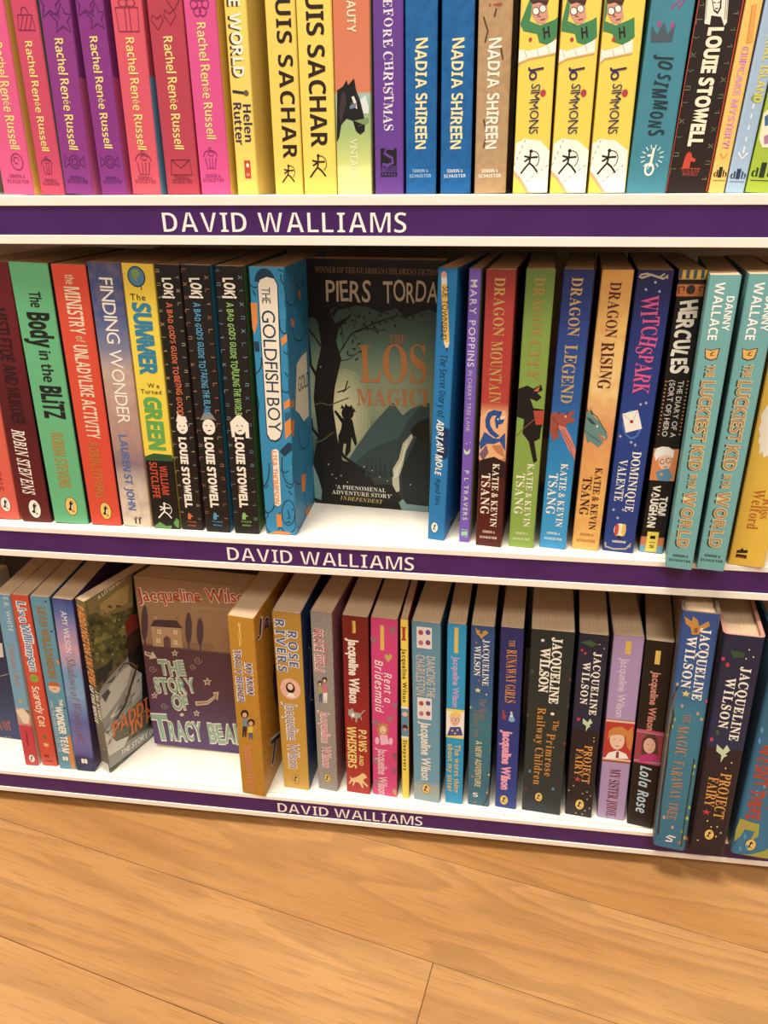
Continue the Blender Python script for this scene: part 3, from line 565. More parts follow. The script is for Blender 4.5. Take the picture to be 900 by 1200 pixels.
('P','e','s','#FBF3E2',[17.7,11.3,17.4,13.7,16.7,15.9,15.7,17.7,14.3,18.8,12.9,19.2,11.4,18.8,10.1,17.7,9,15.9,8.3,13.7,8.1,11.3,8.3,8.9,9,6.7,10.1,4.9,11.4,3.8,12.9,3.4,14.3,3.8,15.7,4.9,16.7,6.7,17.4,8.9]),
('P','e','s','#17110f',[10,8.4,11.8,10.8,11.6,14.4,13.1,16.5,14.9,16,15.2,14.4,14.1,13.6,14.7,11.3,13.4,8.2,11.6,7.3]),
('P','e','s','#f6ead0',[13.5,13.2,14.5,11.8,13.7,9,12.7,8.7,13.1,11.3]),
('P','e','s','#f6ead0',[14.7,15.2,14.6,15.7,14.1,15.9,13.7,15.7,13.5,15.2,13.7,14.8,14.1,14.6,14.6,14.8]),
('P','e','s','#b5652a',[12.7,6.9,14.1,5.9,15.4,7.1,14.5,8]),
('X','t','s','MISTLETOE AND MURDER',7.2,168.8,0,-1,86.3,10.39,'#2f0e0f','b',0,0),
('X','a','s','ROBIN STEVENS',5.7,78.2,0,-1,54.2,9.4,'#FBEFE0','si',0,0.02),
]},
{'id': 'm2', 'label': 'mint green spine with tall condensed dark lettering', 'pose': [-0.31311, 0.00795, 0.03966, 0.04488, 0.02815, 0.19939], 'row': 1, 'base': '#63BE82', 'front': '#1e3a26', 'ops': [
('P','e','s','#3a2412',[21.4,15.2,21.1,17.7,20.4,19.9,19.3,21.7,17.9,22.9,16.3,23.3,14.8,22.9,13.3,21.7,12.2,19.9,11.5,17.7,11.3,15.2,11.5,12.7,12.2,10.4,13.3,8.6,14.8,7.5,16.3,7.1,17.9,7.5,19.3,8.6,20.4,10.4,21.1,12.7]),
('P','e','s','#F3C95A',[21,15.2,20.8,17.6,20.1,19.7,19.1,21.4,17.8,22.5,16.3,22.9,14.9,22.5,13.6,21.4,12.6,19.7,11.9,17.6,11.7,15.2,11.9,12.8,12.6,10.6,13.6,8.9,14.9,7.8,16.3,7.5,17.8,7.8,19.1,8.9,20.1,10.6,20.8,12.8]),
('P','e','s','#17110f',[13.5,12.3,15.3,14.7,15.1,18.2,16.5,20.2,18.4,19.7,18.6,18.2,17.5,17.4,18.2,15.2,16.8,12.1,15.1,11.3]),
('P','e','s','#f6ead0',[16.9,17,17.9,15.7,17.1,12.9,16.1,12.6,16.5,15.2]),
('P','e','s','#f6ead0',[18.2,19,18,19.5,17.5,19.6,17.1,19.5,16.9,19,17.1,18.6,17.5,18.4,18,18.6]),
('P','e','s','#b5652a',[16.1,10.9,17.5,9.9,18.8,11.1,17.9,11.9]),
('X','t','s','The',11.3,180.1,0,-1,10.6,8.45,'#23231c','b',0,0),
('X','t','s','Body',7.6,166,0,-1,24.6,15.76,'#1d1d18','b',0,0.02),
('X','t','s','in the',11.3,139,0,-1,23,8.45,'#23231c','b',0,0),
('X','t','s','BLiTZ',7.6,113.1,0,-1,25,15.76,'#1d1d18','b',0,0.02),
('X','a','s','ROBIN STEVENS',9.3,76.9,0,-1,45.6,9.57,'#B78A3A','b',0,0),
]},
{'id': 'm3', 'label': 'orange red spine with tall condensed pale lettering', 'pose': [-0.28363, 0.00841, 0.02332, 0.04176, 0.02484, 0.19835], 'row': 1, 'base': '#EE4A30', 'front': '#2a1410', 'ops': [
('P','e','s','#3a2412',[18.4,12.5,18.2,14.8,17.5,16.9,16.4,18.6,15.1,19.7,13.7,20,12.2,19.7,10.9,18.6,9.8,16.9,9.2,14.8,8.9,12.5,9.2,10.2,9.8,8.1,10.9,6.4,12.2,5.3,13.7,4.9,15.1,5.3,16.4,6.4,17.5,8.1,18.2,10.2]),
('P','e','s','#F3C95A',[18,12.5,17.8,14.7,17.2,16.7,16.2,18.3,15,19.3,13.7,19.7,12.3,19.3,11.1,18.3,10.1,16.7,9.5,14.7,9.3,12.5,9.5,10.3,10.1,8.3,11.1,6.7,12.3,5.7,13.7,5.3,15,5.7,16.2,6.7,17.2,8.3,17.8,10.3]),
('P','e','s','#17110f',[11,9.8,12.7,12,12.5,15.3,13.9,17.2,15.5,16.7,15.7,15.3,14.8,14.6,15.4,12.5,14.1,9.7,12.5,8.9]),
('P','e','s','#f6ead0',[14.2,14.2,15.2,13,14.4,10.4,13.5,10.1,13.9,12.5]),
('P','e','s','#f6ead0',[15.4,16.1,15.2,16.5,14.8,16.6,14.4,16.5,14.2,16.1,14.4,15.7,14.8,15.5,15.2,15.7]),
('P','e','s','#b5652a',[13.5,8.5,14.8,7.6,15.9,8.7,15.2,9.5]),
('X','t','s','the',9.3,191.7,0,-1,6.4,6.21,'#F0C59A','b',0,0),
('X','t','s','MINISTRY',7.3,183.7,0,-1,32.1,11.18,'#FAD9B4','b',0,0),
('X','t','s','of',10.6,150.1,0,-1,4.5,6.21,'#E8B088','b',0,0),
('X','t','s','UNLADYLIKE ACTIVITY',7.7,143.8,0,-1,70.5,10.43,'#FAD9B4','b',0,0),
('X','a','s','ROBIN STEVENS',7.2,70.1,0,-1,46.4,7.95,'#C8762E','b',0,0),
]},
{'id': 'm4', 'label': 'blue spine fading to pinkish cream clouds with thin white capitals', 'pose': [-0.25756, 0.00894, 0.00291, 0.03844, 0.02377, 0.19996], 'row': 1, 'base': '#D8B49C', 'noise': ('#9a7a78', 18, 0.35), 'grad': [(199.4, '#454C78'), (164.7, '#4A5C98'), (141.5, '#7D82A6'), (124.9, '#CDAE9C'), (100.1, '#C9A08C'), (70, '#B98E80'), (53.4, '#8F7480'), (44.9, '#B9A49A'), (32, '#E0C9B2'), (0.7, '#E9D3B8')], 'ops': [
('X','t','s','FINDING WONDER',7.6,190,0,-1,104.1,9.51,'#FBF2E2','r',0,0),
('X','a','s','LAUREN ST JOHN',6.4,76.8,0,-1,62.7,6.18,'#4a6fae','b',0,0),
('X','e','s','ff',10,2.4,1,0,6.2,5.94,'#2a1c18','s',0,0),
]},
{'id': 'm5', 'label': 'yellow spine with green and blue title above a black base', 'pose': [-0.23292, 0.00809, 0.01009, 0.0368, 0.02227, 0.19947], 'row': 1, 'base': '#F6D43A', 'grad': [(200.5, '#F0C430'), (156.5, '#FADB3C'), (60.7, '#FADB3C'), (59.4, '#17120e'), (0.2, '#17120e')], 'ops': [
('P','p','s','#1f3440',[16.4,190.9,15.9,193.6,14.5,195.8,12.5,197.3,10,197.9,7.6,197.3,5.5,195.8,4.2,193.6,3.7,190.9,4.2,188.3,5.5,186.1,7.6,184.6,10,184,12.5,184.6,14.5,186.1,15.9,188.3]),
('P','p','s','#4a7fa8',[15.5,190.9,15.1,193.3,13.9,195.2,12.1,196.6,10,197,7.9,196.6,6.1,195.2,4.9,193.3,4.5,190.9,4.9,188.6,6.1,186.7,7.9,185.3,10,184.9,12.1,185.3,13.9,186.7,15.1,188.6]),
('P','p','s','#7c9a48',[7.3,195.1,11.4,195.8,12.8,192.3,10,190.3,10.7,186.8,8,189.6,6.6,191.6]),
('S','p','s','#1f2a30',0.67,[12.5,185.7,12.6,182.4]),
('P','p','s','#2d5a2a',[0.1,60.2,7.5,63.3,21.9,62.9,22.1,57.8,0.1,57.1]),
('S','e','s','#FBF3E2',1.1,[5.6,8.8,8.7,12.5,10.9,14.9,11.4,18]),
('S','e','s','#FBF3E2',1.1,[10.9,14.9,13.6,12.9,16.3,9.4]),
('S','e','s','#FBF3E2',1.1,[11.4,18,11.4,20.7]),
('S','e','s','#FBF3E2',1.1,[7.5,19,11.4,18,16,18.2]),
('S','e','s','#FBF3E2',1.1,[11.4,18,7.7,15.8]),
('P','e','s','#FBF3E2',[12.7,21.7,12.4,22.5,11.6,22.8,10.8,22.5,10.5,21.7,10.8,20.9,11.6,20.6,12.4,20.9]),
('S','e','s','#FBF3E2',0.49,[15,13,15.9,13.8,16.6,15,17,16.3,17,17.7,16.6,19,16,20.1,15.1,21,14,21.5,12.8,21.7,11.6,21.4]),
('P','p','s','#5f9c4c',[0.2,0.1,6.2,5.5,11.1,2.1,15.8,2.9,15.1,0.1]),
('P','p','s','#5f9c4c',[17.3,5.3,20.3,10.1,22.1,8,21.5,1.2,19.1,2.1]),
('X','e','s','The',4,175.5,1,0,10.7,4.01,'#2a2418','h',0,0),
('X','t','s','SUMMER',4.9,173.9,0,-1,50.3,12.47,'#2a86ac','b',0,0.03),
('X','e','s','We',8.9,114.3,1,0,8.9,3.12,'#2a2418','h',0,0),
('X','e','s','Turned',3.3,109.6,1,0,15.6,3.12,'#2a2418','h',0,0),
('X','t','s','GREEN',4.9,107.3,0,-1,41.1,12.47,'#5fae4a','b',0,0.03),
('X','a','s','WILLIAM',10.9,53.4,0,-1,23.9,5.79,'#E0482C','b',0,0),
('X','a','s','SUTCLIFFE',3.3,56.1,0,-1,29.9,5.79,'#E0482C','b',0,0),
]},
{'id': 'm6', 'label': 'black runic spine with orange title, leftmost of three alike', 'pose': [-0.21178, 0.0084, 0.00156, 0.03552, 0.01755, 0.19892], 'row': 1, 'base': '#1E1713', 'front': '#4a3430', 'noise': ('#171210', 20, 0.3), 'ops': [
('S','p','s','#D0B47C',0.39,[0.5,194,3,194,3,195.5,0.8,195.5]),
('S','p','s','#A89A78',0.39,[14.2,191,16.7,191,15.7,192]),
('S','p','s','#A89A78',0.39,[0.5,185.3,3,185.3,3,186.8,0.8,186.8]),
('S','p','s','#D0B47C',0.39,[14.2,183.3,16.7,181.4,15.4,182.4,16.7,183.3,14.2,181.4]),
('S','p','s','#D0B47C',0.39,[0.5,177.3,3,177.3,2,178.3]),
('S','p','s','#A89A78',0.39,[14.2,172.5,14.2,174.5,16.7,174.5]),
('S','p','s','#A89A78',0.39,[0.5,169.3,3,167.4,1.8,168.4,3,169.3,0.5,167.4]),
('S','p','s','#D0B47C',0.39,[14.2,164.6,16.7,164.6,15.7,165.5]),
('S','p','s','#D0B47C',0.39,[0.5,160.3,3,158.3,1.8,159.3,3,160.3,0.5,158.3]),
('S','p','s','#A89A78',0.39,[14.2,155.4,16.7,155.4,15.7,156.4]),
('S','p','s','#A89A78',0.39,[0.5,150.8,1.8,150.1,3,150.8]),
('S','p','s','#D0B47C',0.39,[14.2,145.4,16.7,145.4,16.7,146.9,14.5,146.9]),
('S','p','s','#D0B47C',0.39,[0.5,140.7,3,140.7,2,141.7]),
('S','p','s','#A89A78',0.39,[14.2,137.5,15.4,136.7,16.7,137.5]),
('S','p','s','#A89A78',0.39,[0.5,131.2,3,131.2,2,132.1]),
('S','p','s','#D0B47C',0.39,[14.2,126.4,16.7,126.4,16.7,127.9,14.5,127.9]),
('S','p','s','#D0B47C',0.39,[0.5,122.4,3,120.5,1.8,121.5,3,122.4,0.5,120.5]),
('S','p','s','#A89A78',0.39,[14.2,116.7,16.7,116.7,16.7,118.2,14.5,118.2]),
('S','p','s','#A89A78',0.39,[0.5,112.6,3,110.6,1.8,111.6,3,112.6,0.5,110.6]),
('S','p','s','#D0B47C',0.39,[14.2,106.5,14.2,108.5,16.7,108.5]),
('S','p','s','#D0B47C',0.39,[0.5,102.3,1.8,101.6,3,102.3]),
('S','p','s','#A89A78',0.39,[14.2,97.4,16.7,97.4,15.7,98.4]),
('S','p','s','#A89A78',0.39,[0.5,91.4,3,91.4,2,92.4]),
('S','p','s','#D0B47C',0.39,[14.2,86.2,14.2,88.2,16.7,88.2]),
('S','p','s','#D0B47C',0.39,[0.5,81.7,1.8,81,3,81.7]),
('S','p','s','#A89A78',0.39,[14.2,75.8,14.2,77.7,16.7,77.7]),
('S','p','s','#A89A78',0.39,[0.5,69.5,0.5,71.4,3,71.4]),
('S','p','s','#D0B47C',0.39,[14.2,66.1,16.7,66.1,15.7,67.1]),
('S','p','s','#D0B47C',0.39,[0.5,58.7,0.5,60.7,3,60.7]),
('S','p','s','#A89A78',0.39,[14.2,55.3,16.7,55.3,15.7,56.3]),
('S','p','s','#A89A78',0.39,[0.5,47.8,0.5,49.8,3,49.8]),
('S','p','s','#D0B47C',0.39,[14.2,45.1,15.4,44.3,16.7,45.1]),
('S','p','s','#D0B47C',0.39,[0.5,37.6,3,37.6,2,38.6]),
('S','p','s','#A89A78',0.39,[14.2,33.9,15.4,33.1,16.7,33.9]),
('S','p','s','#A89A78',0.39,[0.5,25.3,0.5,27.3,3,27.3]),
('S','p','s','#D0B47C',0.39,[14.2,22.7,16.7,20.8,15.4,21.7,16.7,22.7,14.2,20.8]),
('S','p','s','#D0B47C',0.39,[0.5,14.8,3,14.8,2,15.7]),
('S','p','s','#A89A78',0.39,[14.2,10.1,16.7,10.1,15.7,11.1]),
('P','p','s','#FBF0DC',[13.1,85.2,12.5,87.9,11,89.9,8.8,90.6,6.6,89.9,5,87.9,4.4,85.2,5,82.5,6.6,80.5,8.8,79.7,11,80.5,12.5,82.5]),
('P','p','s','#FBF0DC',[4.4,89.1,6.1,94.6,5.5,97.3,8.8,93.5,12,93.5,13.1,89.1]),
('S','p','s','#1E1713',0.76,[6.6,86,7.7,86]),
('S','p','s','#1E1713',0.76,[9.9,86,11,86]),
('S','p','s','#1E1713',0.65,[7.7,82.5,10.1,83]),
('P','e','s','#E0683A',[6.1,9.2,6.3,12.4,6.8,14.2,7.6,14.8,8.7,14,8.8,12.9,10.3,12.4,10.3,11.4,8.7,11.6,8.7,9.2]),
('X','t','s','LOKi',4.4,190.6,0,-1,13.4,7.02,'#FBF0DC','b',0.15,0.02),
('X','t','s',"A BAD GOD'S GUIDE TO",5.9,174.2,0,-1,49.7,4.04,'#E0683A','b',0.08,0),
('X','t','s','BEING GOOD',6.6,123.6,0,-1,29.5,4.39,'#E0683A','b',0.08,0),
('X','a','s','LOUIE STOWELL',5.1,77.1,0,-1,57.9,5.62,'#FBF0DC','b',0,0.03),
('X','e','s','WALKER',5.3,6.4,1,0,7.4,1.32,'#E0683A','s',0,0),
('X','e','s','BOOKS',5.8,3.2,1,0,6.3,1.32,'#E0683A','s',0,0),
]},
{'id': 'm7', 'label': 'black runic spine with pale blue title and bright blue cover edge', 'pose': [-0.19008, 0.00697, -0.00104, 0.02786, 0.01968, 0.19894], 'row': 1, 'base': '#1E1713', 'front': '#2C86B0', 'noise': ('#171210', 20, 0.3), 'ops': [
('S','p','s','#B0604c',0.44,[0.6,194,0.6,196.2,3.3,196.2]),
('S','p','s','#C08060',0.44,[15.9,192.5,18.7,190.3,17.3,191.4,18.7,192.5,15.9,190.3]),
('S','p','s','#C08060',0.44,[0.6,187.6,3.3,185.4,2,186.5,3.3,187.6,0.6,185.4]),
('S','p','s','#B0604c',0.44,[15.9,181.7,15.9,183.9,18.7,183.9]),
('S','p','s','#B0604c',0.44,[0.6,178.9,3.3,176.7,2,177.8,3.3,178.9,0.6,176.7]),
('S','p','s','#C08060',0.44,[15.9,174,18.7,174,17.6,175.1]),
('S','p','s','#C08060',0.44,[0.6,167.8,0.6,170,3.3,170]),
('S','p','s','#B0604c',0.44,[15.9,166.2,18.7,164,17.3,165.1,18.7,166.2,15.9,164]),
('S','p','s','#B0604c',0.44,[0.6,158.8,0.6,161,3.3,161]),
('S','p','s','#C08060',0.44,[15.9,155,15.9,157.2,18.7,157.2]),
('S','p','s','#C08060',0.44,[0.6,149.9,3.3,149.9,3.3,151.6,0.9,151.6]),
('S','p','s','#B0604c',0.44,[15.9,147.7,17.3,146.9,18.7,147.7]),
('S','p','s','#B0604c',0.44,[0.6,142.3,2,141.5,3.3,142.3]),
('S','p','s','#C08060',0.44,[15.9,138.4,17.3,137.5,18.7,138.4]),
('S','p','s','#C08060',0.44,[0.6,133.1,3.3,130.9,2,132,3.3,133.1,0.6,130.9]),
('S','p','s','#B0604c',0.44,[15.9,128.1,18.7,128.1,17.6,129.2]),
('S','p','s','#B0604c',0.44,[0.6,122.4,3.3,122.4,2.2,123.5]),
('S','p','s','#C08060',0.44,[15.9,117.3,15.9,119.5,18.7,119.5]),
('S','p','s','#C08060',0.44,[0.6,112.6,3.3,112.6,2.2,113.7]),
('S','p','s','#B0604c',0.44,[15.9,108.6,18.7,108.6,17.6,109.7]),
('S','p','s','#B0604c',0.44,[0.6,103.5,2,102.7,3.3,103.5]),
('S','p','s','#C08060',0.44,[15.9,97.5,15.9,99.7,18.7,99.7]),
('S','p','s','#C08060',0.44,[0.6,92.6,3.3,92.6,2.2,93.7]),
('S','p','s','#B0604c',0.44,[15.9,87.3,15.9,89.5,18.7,89.5]),
('S','p','s','#B0604c',0.44,[0.6,81.2,0.6,83.4,3.3,83.4]),
('S','p','s','#C08060',0.44,[15.9,77,15.9,79.2,18.7,79.2]),
('S','p','s','#C08060',0.44,[0.6,71,3.3,71,3.3,72.6,0.9,72.6]),
('S','p','s','#B0604c',0.44,[15.9,68.7,18.7,66.5,17.3,67.6,18.7,68.7,15.9,66.5]),
('S','p','s','#B0604c',0.44,[0.6,60.1,0.6,62.3,3.3,62.3]),
('S','p','s','#C08060',0.44,[15.9,56,18.7,56,18.7,57.7,16.2,57.7]),
('S','p','s','#C08060',0.44,[0.6,51.1,2,50.3,3.3,51.1]),
('S','p','s','#B0604c',0.44,[15.9,45.1,18.7,45.1,18.7,46.8,16.2,46.8]),
('S','p','s','#B0604c',0.44,[0.6,40.4,3.3,38.2,2,39.3,3.3,40.4,0.6,38.2]),
('S','p','s','#C08060',0.44,[15.9,35.7,17.3,34.9,18.7,35.7]),
('S','p','s','#C08060',0.44,[0.6,26.9,0.6,29.1,3.3,29.1]),
('S','p','s','#B0604c',0.44,[15.9,22.5,15.9,24.7,18.7,24.7]),
('S','p','s','#B0604c',0.44,[0.6,15.8,3.3,15.8,3.3,17.4,0.9,17.4]),
('S','p','s','#C08060',0.44,[15.9,12.9,17.3,12.1,18.7,12.9]),
('P','p','s','#FBF0DC',[14.7,86.4,14.1,89.5,12.3,91.7,9.8,92.5,7.4,91.7,5.6,89.5,5,86.4,5.6,83.4,7.4,81.1,9.8,80.3,12.3,81.1,14.1,83.4]),
('P','p','s','#8e8a80',[3.7,91.6,7.4,97.7,12.3,97.1,15.9,91.6,11.1,92.8,7.4,91.6]),
('S','p','s','#1E1713',0.85,[7.4,87.4,8.6,87.4]),
('S','p','s','#1E1713',0.85,[11.1,87.4,12.3,87.4]),
('S','p','s','#1E1713',0.73,[8.6,83.4,11.3,84]),
('P','e','s','#4E9CC6',[6.8,10.8,7.1,14.4,7.7,16.4,8.6,17,9.7,16.1,9.9,14.9,11.5,14.4,11.5,13.2,9.7,13.5,9.7,10.8]),
('X','t','s','LOKi',4.9,190.9,0,-1,13.2,7.87,'#FBF0DC','b',0.15,0.02),
('X','t','s',"A BAD GOD'S GUIDE TO",6.6,174.7,0,-1,44.7,4.53,'#4E9CC6','b',0.08,0),
('X','t','s','TAKING THE BLAME',7.4,129.4,0,-1,34.2,4.92,'#4E9CC6','b',0.08,0),
('X','a','s','LOUIE STOWELL',5.7,78.4,0,-1,57.4,6.3,'#FBF0DC','b',0,0.03),
('X','e','s','WALKER',5.9,8.3,1,0,8.3,1.48,'#4E9CC6','s',0,0),
('X','e','s','BOOKS',6.5,5.2,1,0,7.1,1.48,'#4E9CC6','s',0,0),
]},
{'id': 'm8', 'label': 'black runic spine with light green title and green cover edge', 'pose': [-0.16673, 0.00688, 0.02387, 0.02704, 0.01956, 0.19853], 'row': 1, 'base': '#1E1713', 'front': '#4F7A34', 'noise': ('#171210', 20, 0.3), 'ops': [
('S','p','s','#5C88A4',0.44,[0.6,195.3,3.3,195.3,2.2,196.4]),
('S','p','s','#7CA0A8',0.44,[15.8,192.7,18.6,190.5,17.2,191.6,18.6,192.7,15.8,190.5]),
('S','p','s','#7CA0A8',0.44,[0.6,186,3.3,186,3.3,187.6,0.9,187.6]),
('S','p','s','#5C88A4',0.44,[15.8,183,18.6,183,17.5,184.1]),
('S','p','s','#5C88A4',0.44,[0.6,178.9,2,178.1,3.3,178.9]),
('S','p','s','#7CA0A8',0.44,[15.8,175.4,18.6,173.2,17.2,174.3,18.6,175.4,15.8,173.2]),
('S','p','s','#7CA0A8',0.44,[0.6,169.3,3.3,169.3,2.2,170.4]),
('S','p','s','#5C88A4',0.44,[15.8,164.6,18.6,164.6,18.6,166.3,16.1,166.3]),
('S','p','s','#5C88A4',0.44,[0.6,161.2,2,160.4,3.3,161.2]),
('S','p','s','#7CA0A8',0.44,[15.8,157.6,18.6,155.4,17.2,156.5,18.6,157.6,15.8,155.4]),
('S','p','s','#7CA0A8',0.44,[0.6,151.3,3.3,151.3,2.2,152.4]),
('S','p','s','#5C88A4',0.44,[15.8,146.2,15.8,148.4,18.6,148.4]),
('S','p','s','#5C88A4',0.44,[0.6,140.9,0.6,143.1,3.3,143.1]),
('S','p','s','#7CA0A8',0.44,[15.8,138.9,17.2,138,18.6,138.9]),
('S','p','s','#7CA0A8',0.44,[0.6,133.7,3.3,131.5,2,132.6,3.3,133.7,0.6,131.5]),
('S','p','s','#5C88A4',0.44,[15.8,128.6,18.6,128.6,17.5,129.7]),
('S','p','s','#5C88A4',0.44,[0.6,124.2,3.3,122,2,123.1,3.3,124.2,0.6,122]),
('S','p','s','#7CA0A8',0.44,[15.8,118.2,18.6,118.2,18.6,119.8,16.1,119.8]),
('S','p','s','#7CA0A8',0.44,[0.6,112.3,0.6,114.5,3.3,114.5]),
('S','p','s','#5C88A4',0.44,[15.8,110.3,18.6,108.1,17.2,109.2,18.6,110.3,15.8,108.1]),
('S','p','s','#5C88A4',0.44,[0.6,102.7,3.3,102.7,3.3,104.3,0.9,104.3]),
('S','p','s','#7CA0A8',0.44,[15.8,98.2,15.8,100.4,18.6,100.4]),
('S','p','s','#7CA0A8',0.44,[0.6,92.6,3.3,92.6,3.3,94.3,0.9,94.3]),
('S','p','s','#5C88A4',0.44,[15.8,88.4,18.6,88.4,18.6,90,16.1,90]),
('S','p','s','#5C88A4',0.44,[0.6,82.1,0.6,84.3,3.3,84.3]),
('S','p','s','#7CA0A8',0.44,[15.8,78.9,18.6,78.9,17.5,80]),
('S','p','s','#7CA0A8',0.44,[0.6,73.9,3.3,71.7,2,72.8,3.3,73.9,0.6,71.7]),
('S','p','s','#5C88A4',0.44,[15.8,67.6,18.6,67.6,18.6,69.3,16.1,69.3]),
('S','p','s','#5C88A4',0.44,[0.6,63.1,2,62.2,3.3,63.1]),
('S','p','s','#7CA0A8',0.44,[15.8,57,18.6,57,18.6,58.6,16.1,58.6]),
('S','p','s','#7CA0A8',0.44,[0.6,52.3,2,51.5,3.3,52.3]),
('S','p','s','#5C88A4',0.44,[15.8,47.8,17.2,47,18.6,47.8]),
('S','p','s','#5C88A4',0.44,[0.6,39.4,0.6,41.6,3.3,41.6]),
('S','p','s','#7CA0A8',0.44,[15.8,36,18.6,36,17.5,37.1]),
('S','p','s','#7CA0A8',0.44,[0.6,29.3,3.3,29.3,2.2,30.4]),
('S','p','s','#5C88A4',0.44,[15.8,24.7,18.6,24.7,17.5,25.8]),
('S','p','s','#5C88A4',0.44,[0.6,18,3.3,18,2.2,19.1]),
('S','p','s','#7CA0A8',0.44,[15.8,12.5,18.6,12.5,18.6,14.1,16.1,14.1]),
('P','p','s','#FBF0DC',[14.6,87.3,14,90.3,12.2,92.5,9.8,93.3,7.4,92.5,5.6,90.3,4.9,87.3,5.6,84.2,7.4,82,9.8,81.2,12.2,82,14,84.2]),
('P','p','s','#FBF0DC',[3.6,79,2.9,90.6,9.8,97.4,16.6,90.6,16.6,79,13.9,79,13.9,90.6,5.7,90.6,5.9,79.6]),
('S','p','s','#1E1713',0.85,[7.4,88.2,8.6,88.2]),
('S','p','s','#1E1713',0.85,[11,88.2,12.2,88.2]),
('S','p','s','#1E1713',0.73,[8.6,84.2,11.2,84.9]),
('P','e','s','#8CBE62',[6.7,12.2,7,15.7,7.6,17.7,8.5,18.3,9.7,17.4,9.9,16.3,11.4,15.7,11.4,14.5,9.7,14.8,9.7,12.2]),
('X','t','s','LOKi',4.9,191.2,0,-1,13.2,7.82,'#FBF0DC','b',0.15,0.02),
('X','t','s',"A BAD GOD'S GUIDE TO",6.6,175,0,-1,44.5,4.5,'#8CBE62','b',0.08,0),
('X','t','s','RULING THE WORLD',7.3,130,0,-1,34,4.89,'#8CBE62','b',0.08,0),
('X','a','s','LOUIE STOWELL',5.7,79.4,0,-1,57.1,6.26,'#FBF0DC','b',0,0.03),
('X','e','s','WALKER',5.9,9.6,1,0,8.2,1.47,'#8CBE62','s',0,0),
('X','e','s','BOOKS',6.5,6.5,1,0,7,1.47,'#8CBE62','s',0,0),
]},
{'id': 'm9', 'label': 'bright blue spine full of outlined faces with the title in a long cream bubble', 'pose': [-0.13975, 0.00839, -0.01465, 0.01693, 0.0242, 0.19803], 'row': 1, 'base': '#2C90C4', 'front': '#2784B8', 'ops': [
('S','p','s','#123a52',0.82,[9.1,193.8,9.3,191.7,8.9,189.7,8.1,187.8,6.9,186.2,5.5,185.2,3.9,184.9,2.3,185.1,1,186.1,0.1,187.5,0.1,189.4,0.1,191.5,0.1,193.5]),
('S','p','s','#123a52',0.82,[24.1,194.2,24.1,192.4,24.1,190.5,24.1,188.8,24.1,187.5,24.1,186.6,24.1,186.2,24.1,186.5,23.7,187.3,22.6,188.6,22,190.2,21.8,192.1,22.2,193.9]),
('S','p','s','#123a52',0.82,[5,137.9,5.1,135.3,4.7,132.8,3.9,130.4,2.8,128.5,1.4,127.2,0.1,126.7,0.1,127.1,0.1,128.2,0.1,130,0.1,132.4,0.1,134.9,0.1,137.5]),
('S','p','s','#123a52',0.82,[24.1,124.1,24.1,121.8,24.1,119.5,24.1,117.3,24.1,115.6,23,114.4,21.5,114,20,114.3,18.7,115.3,17.8,116.9,17.3,119,17.2,121.3,17.6,123.7]),
('S','p','s','#123a52',0.82,[5.7,59.3,5.8,54.8,5.2,50.2,4.2,45.9,2.6,42.5,0.8,40.2,0.1,39.3,0.1,39.9,0.1,42,0.1,45.2,0.1,49.4,0.1,54,0.1,58.5]),
('S','p','s','#123a52',0.82,[24.1,65.6,24.1,60.5,24.1,55.3,24.1,50.5,24.1,46.6,24.1,44,21.9,43,19.7,43.7,17.8,46,16.4,49.7,15.7,54.4,15.7,59.6,16.3,64.7]),
('S','p','s','#123a52',0.82,[9.3,35.9,9.4,31.9,8.9,27.8,7.9,24,6.4,20.9,4.5,18.9,2.6,18.1,0.7,18.6,0.1,20.4,0.1,23.3,0.1,26.9,0.1,31,0.1,35.1]),
('S','p','s','#123a52',0.82,[24.1,19.9,24.1,15.9,24.1,11.7,24.1,7.8,22.5,4.6,20.3,2.5,18,1.6,15.7,2.1,13.7,3.9,12.2,6.8,11.4,10.6,11.3,14.7,12,18.9]),
('S','p','s','#123a52',0.82,[24.1,164.5,24.1,162.4,24.1,160.2,24.1,158.3,24.1,156.6,23.7,155.6,22.6,155.2,21.5,155.5,20.5,156.5,19.8,158,19.4,160,19.4,162.1,19.7,164.3]),
('S','p','s','#123a52',0.82,[12.1,13,12.3,10.3,11.9,7.4,10.9,4.8,9.4,2.7,7.6,1.2,5.6,0.6,3.7,0.9,2,2,0.8,4,0.1,6.5,0.1,9.3,0.5,12.1]),
('P','p','s','#E98A3C',[0.1,174.8,4.6,174.9,4.1,161.4,1.4,154,0.1,157.7]),
('P','p','s','#E98A3C',[19.7,151.6,24.1,155.1,24.1,149.9,20.3,146.4]),
('P','p','s','#E98A3C',[19.4,106.4,24.1,109.6,24.1,104,19.9,101.1]),
('P','p','s','#E98A3C',[19.4,91.1,24.1,95.3,24.1,83.8,19.3,78.4]),
('P','p','s','#E98A3C',[1.5,0.2,9.9,3.2,21.1,2.3,17.9,0.1]),
('P','p','s','#163a58',[0.5,149.1,4.1,148.9,4.2,142.2,0.9,142.1]),
('P','p','s','#163a58',[14.4,69.2,21.5,76.6,24.1,75.9,24.1,70.9,18.1,65.4]),
('S','p','s','#123a52',0.73,[20.3,196.7,23.7,195.5,24.1,196.5]),
('S','p','s','#123a52',0.73,[24.1,177.2,24.1,173.7,24.1,175.7]),
('S','p','s','#123a52',0.73,[21.1,142.9,23.9,140.9,24.1,143.2]),
('S','p','s','#123a52',0.73,[0.1,110.9,1.2,105.4,0.1,97.7]),
('S','p','s','#123a52',0.73,[21.3,128.6,23.5,125.1,24.1,127.4]),
('S','p','s','#123a52',0.73,[14.6,55,18,52.1,20.5,54.3]),
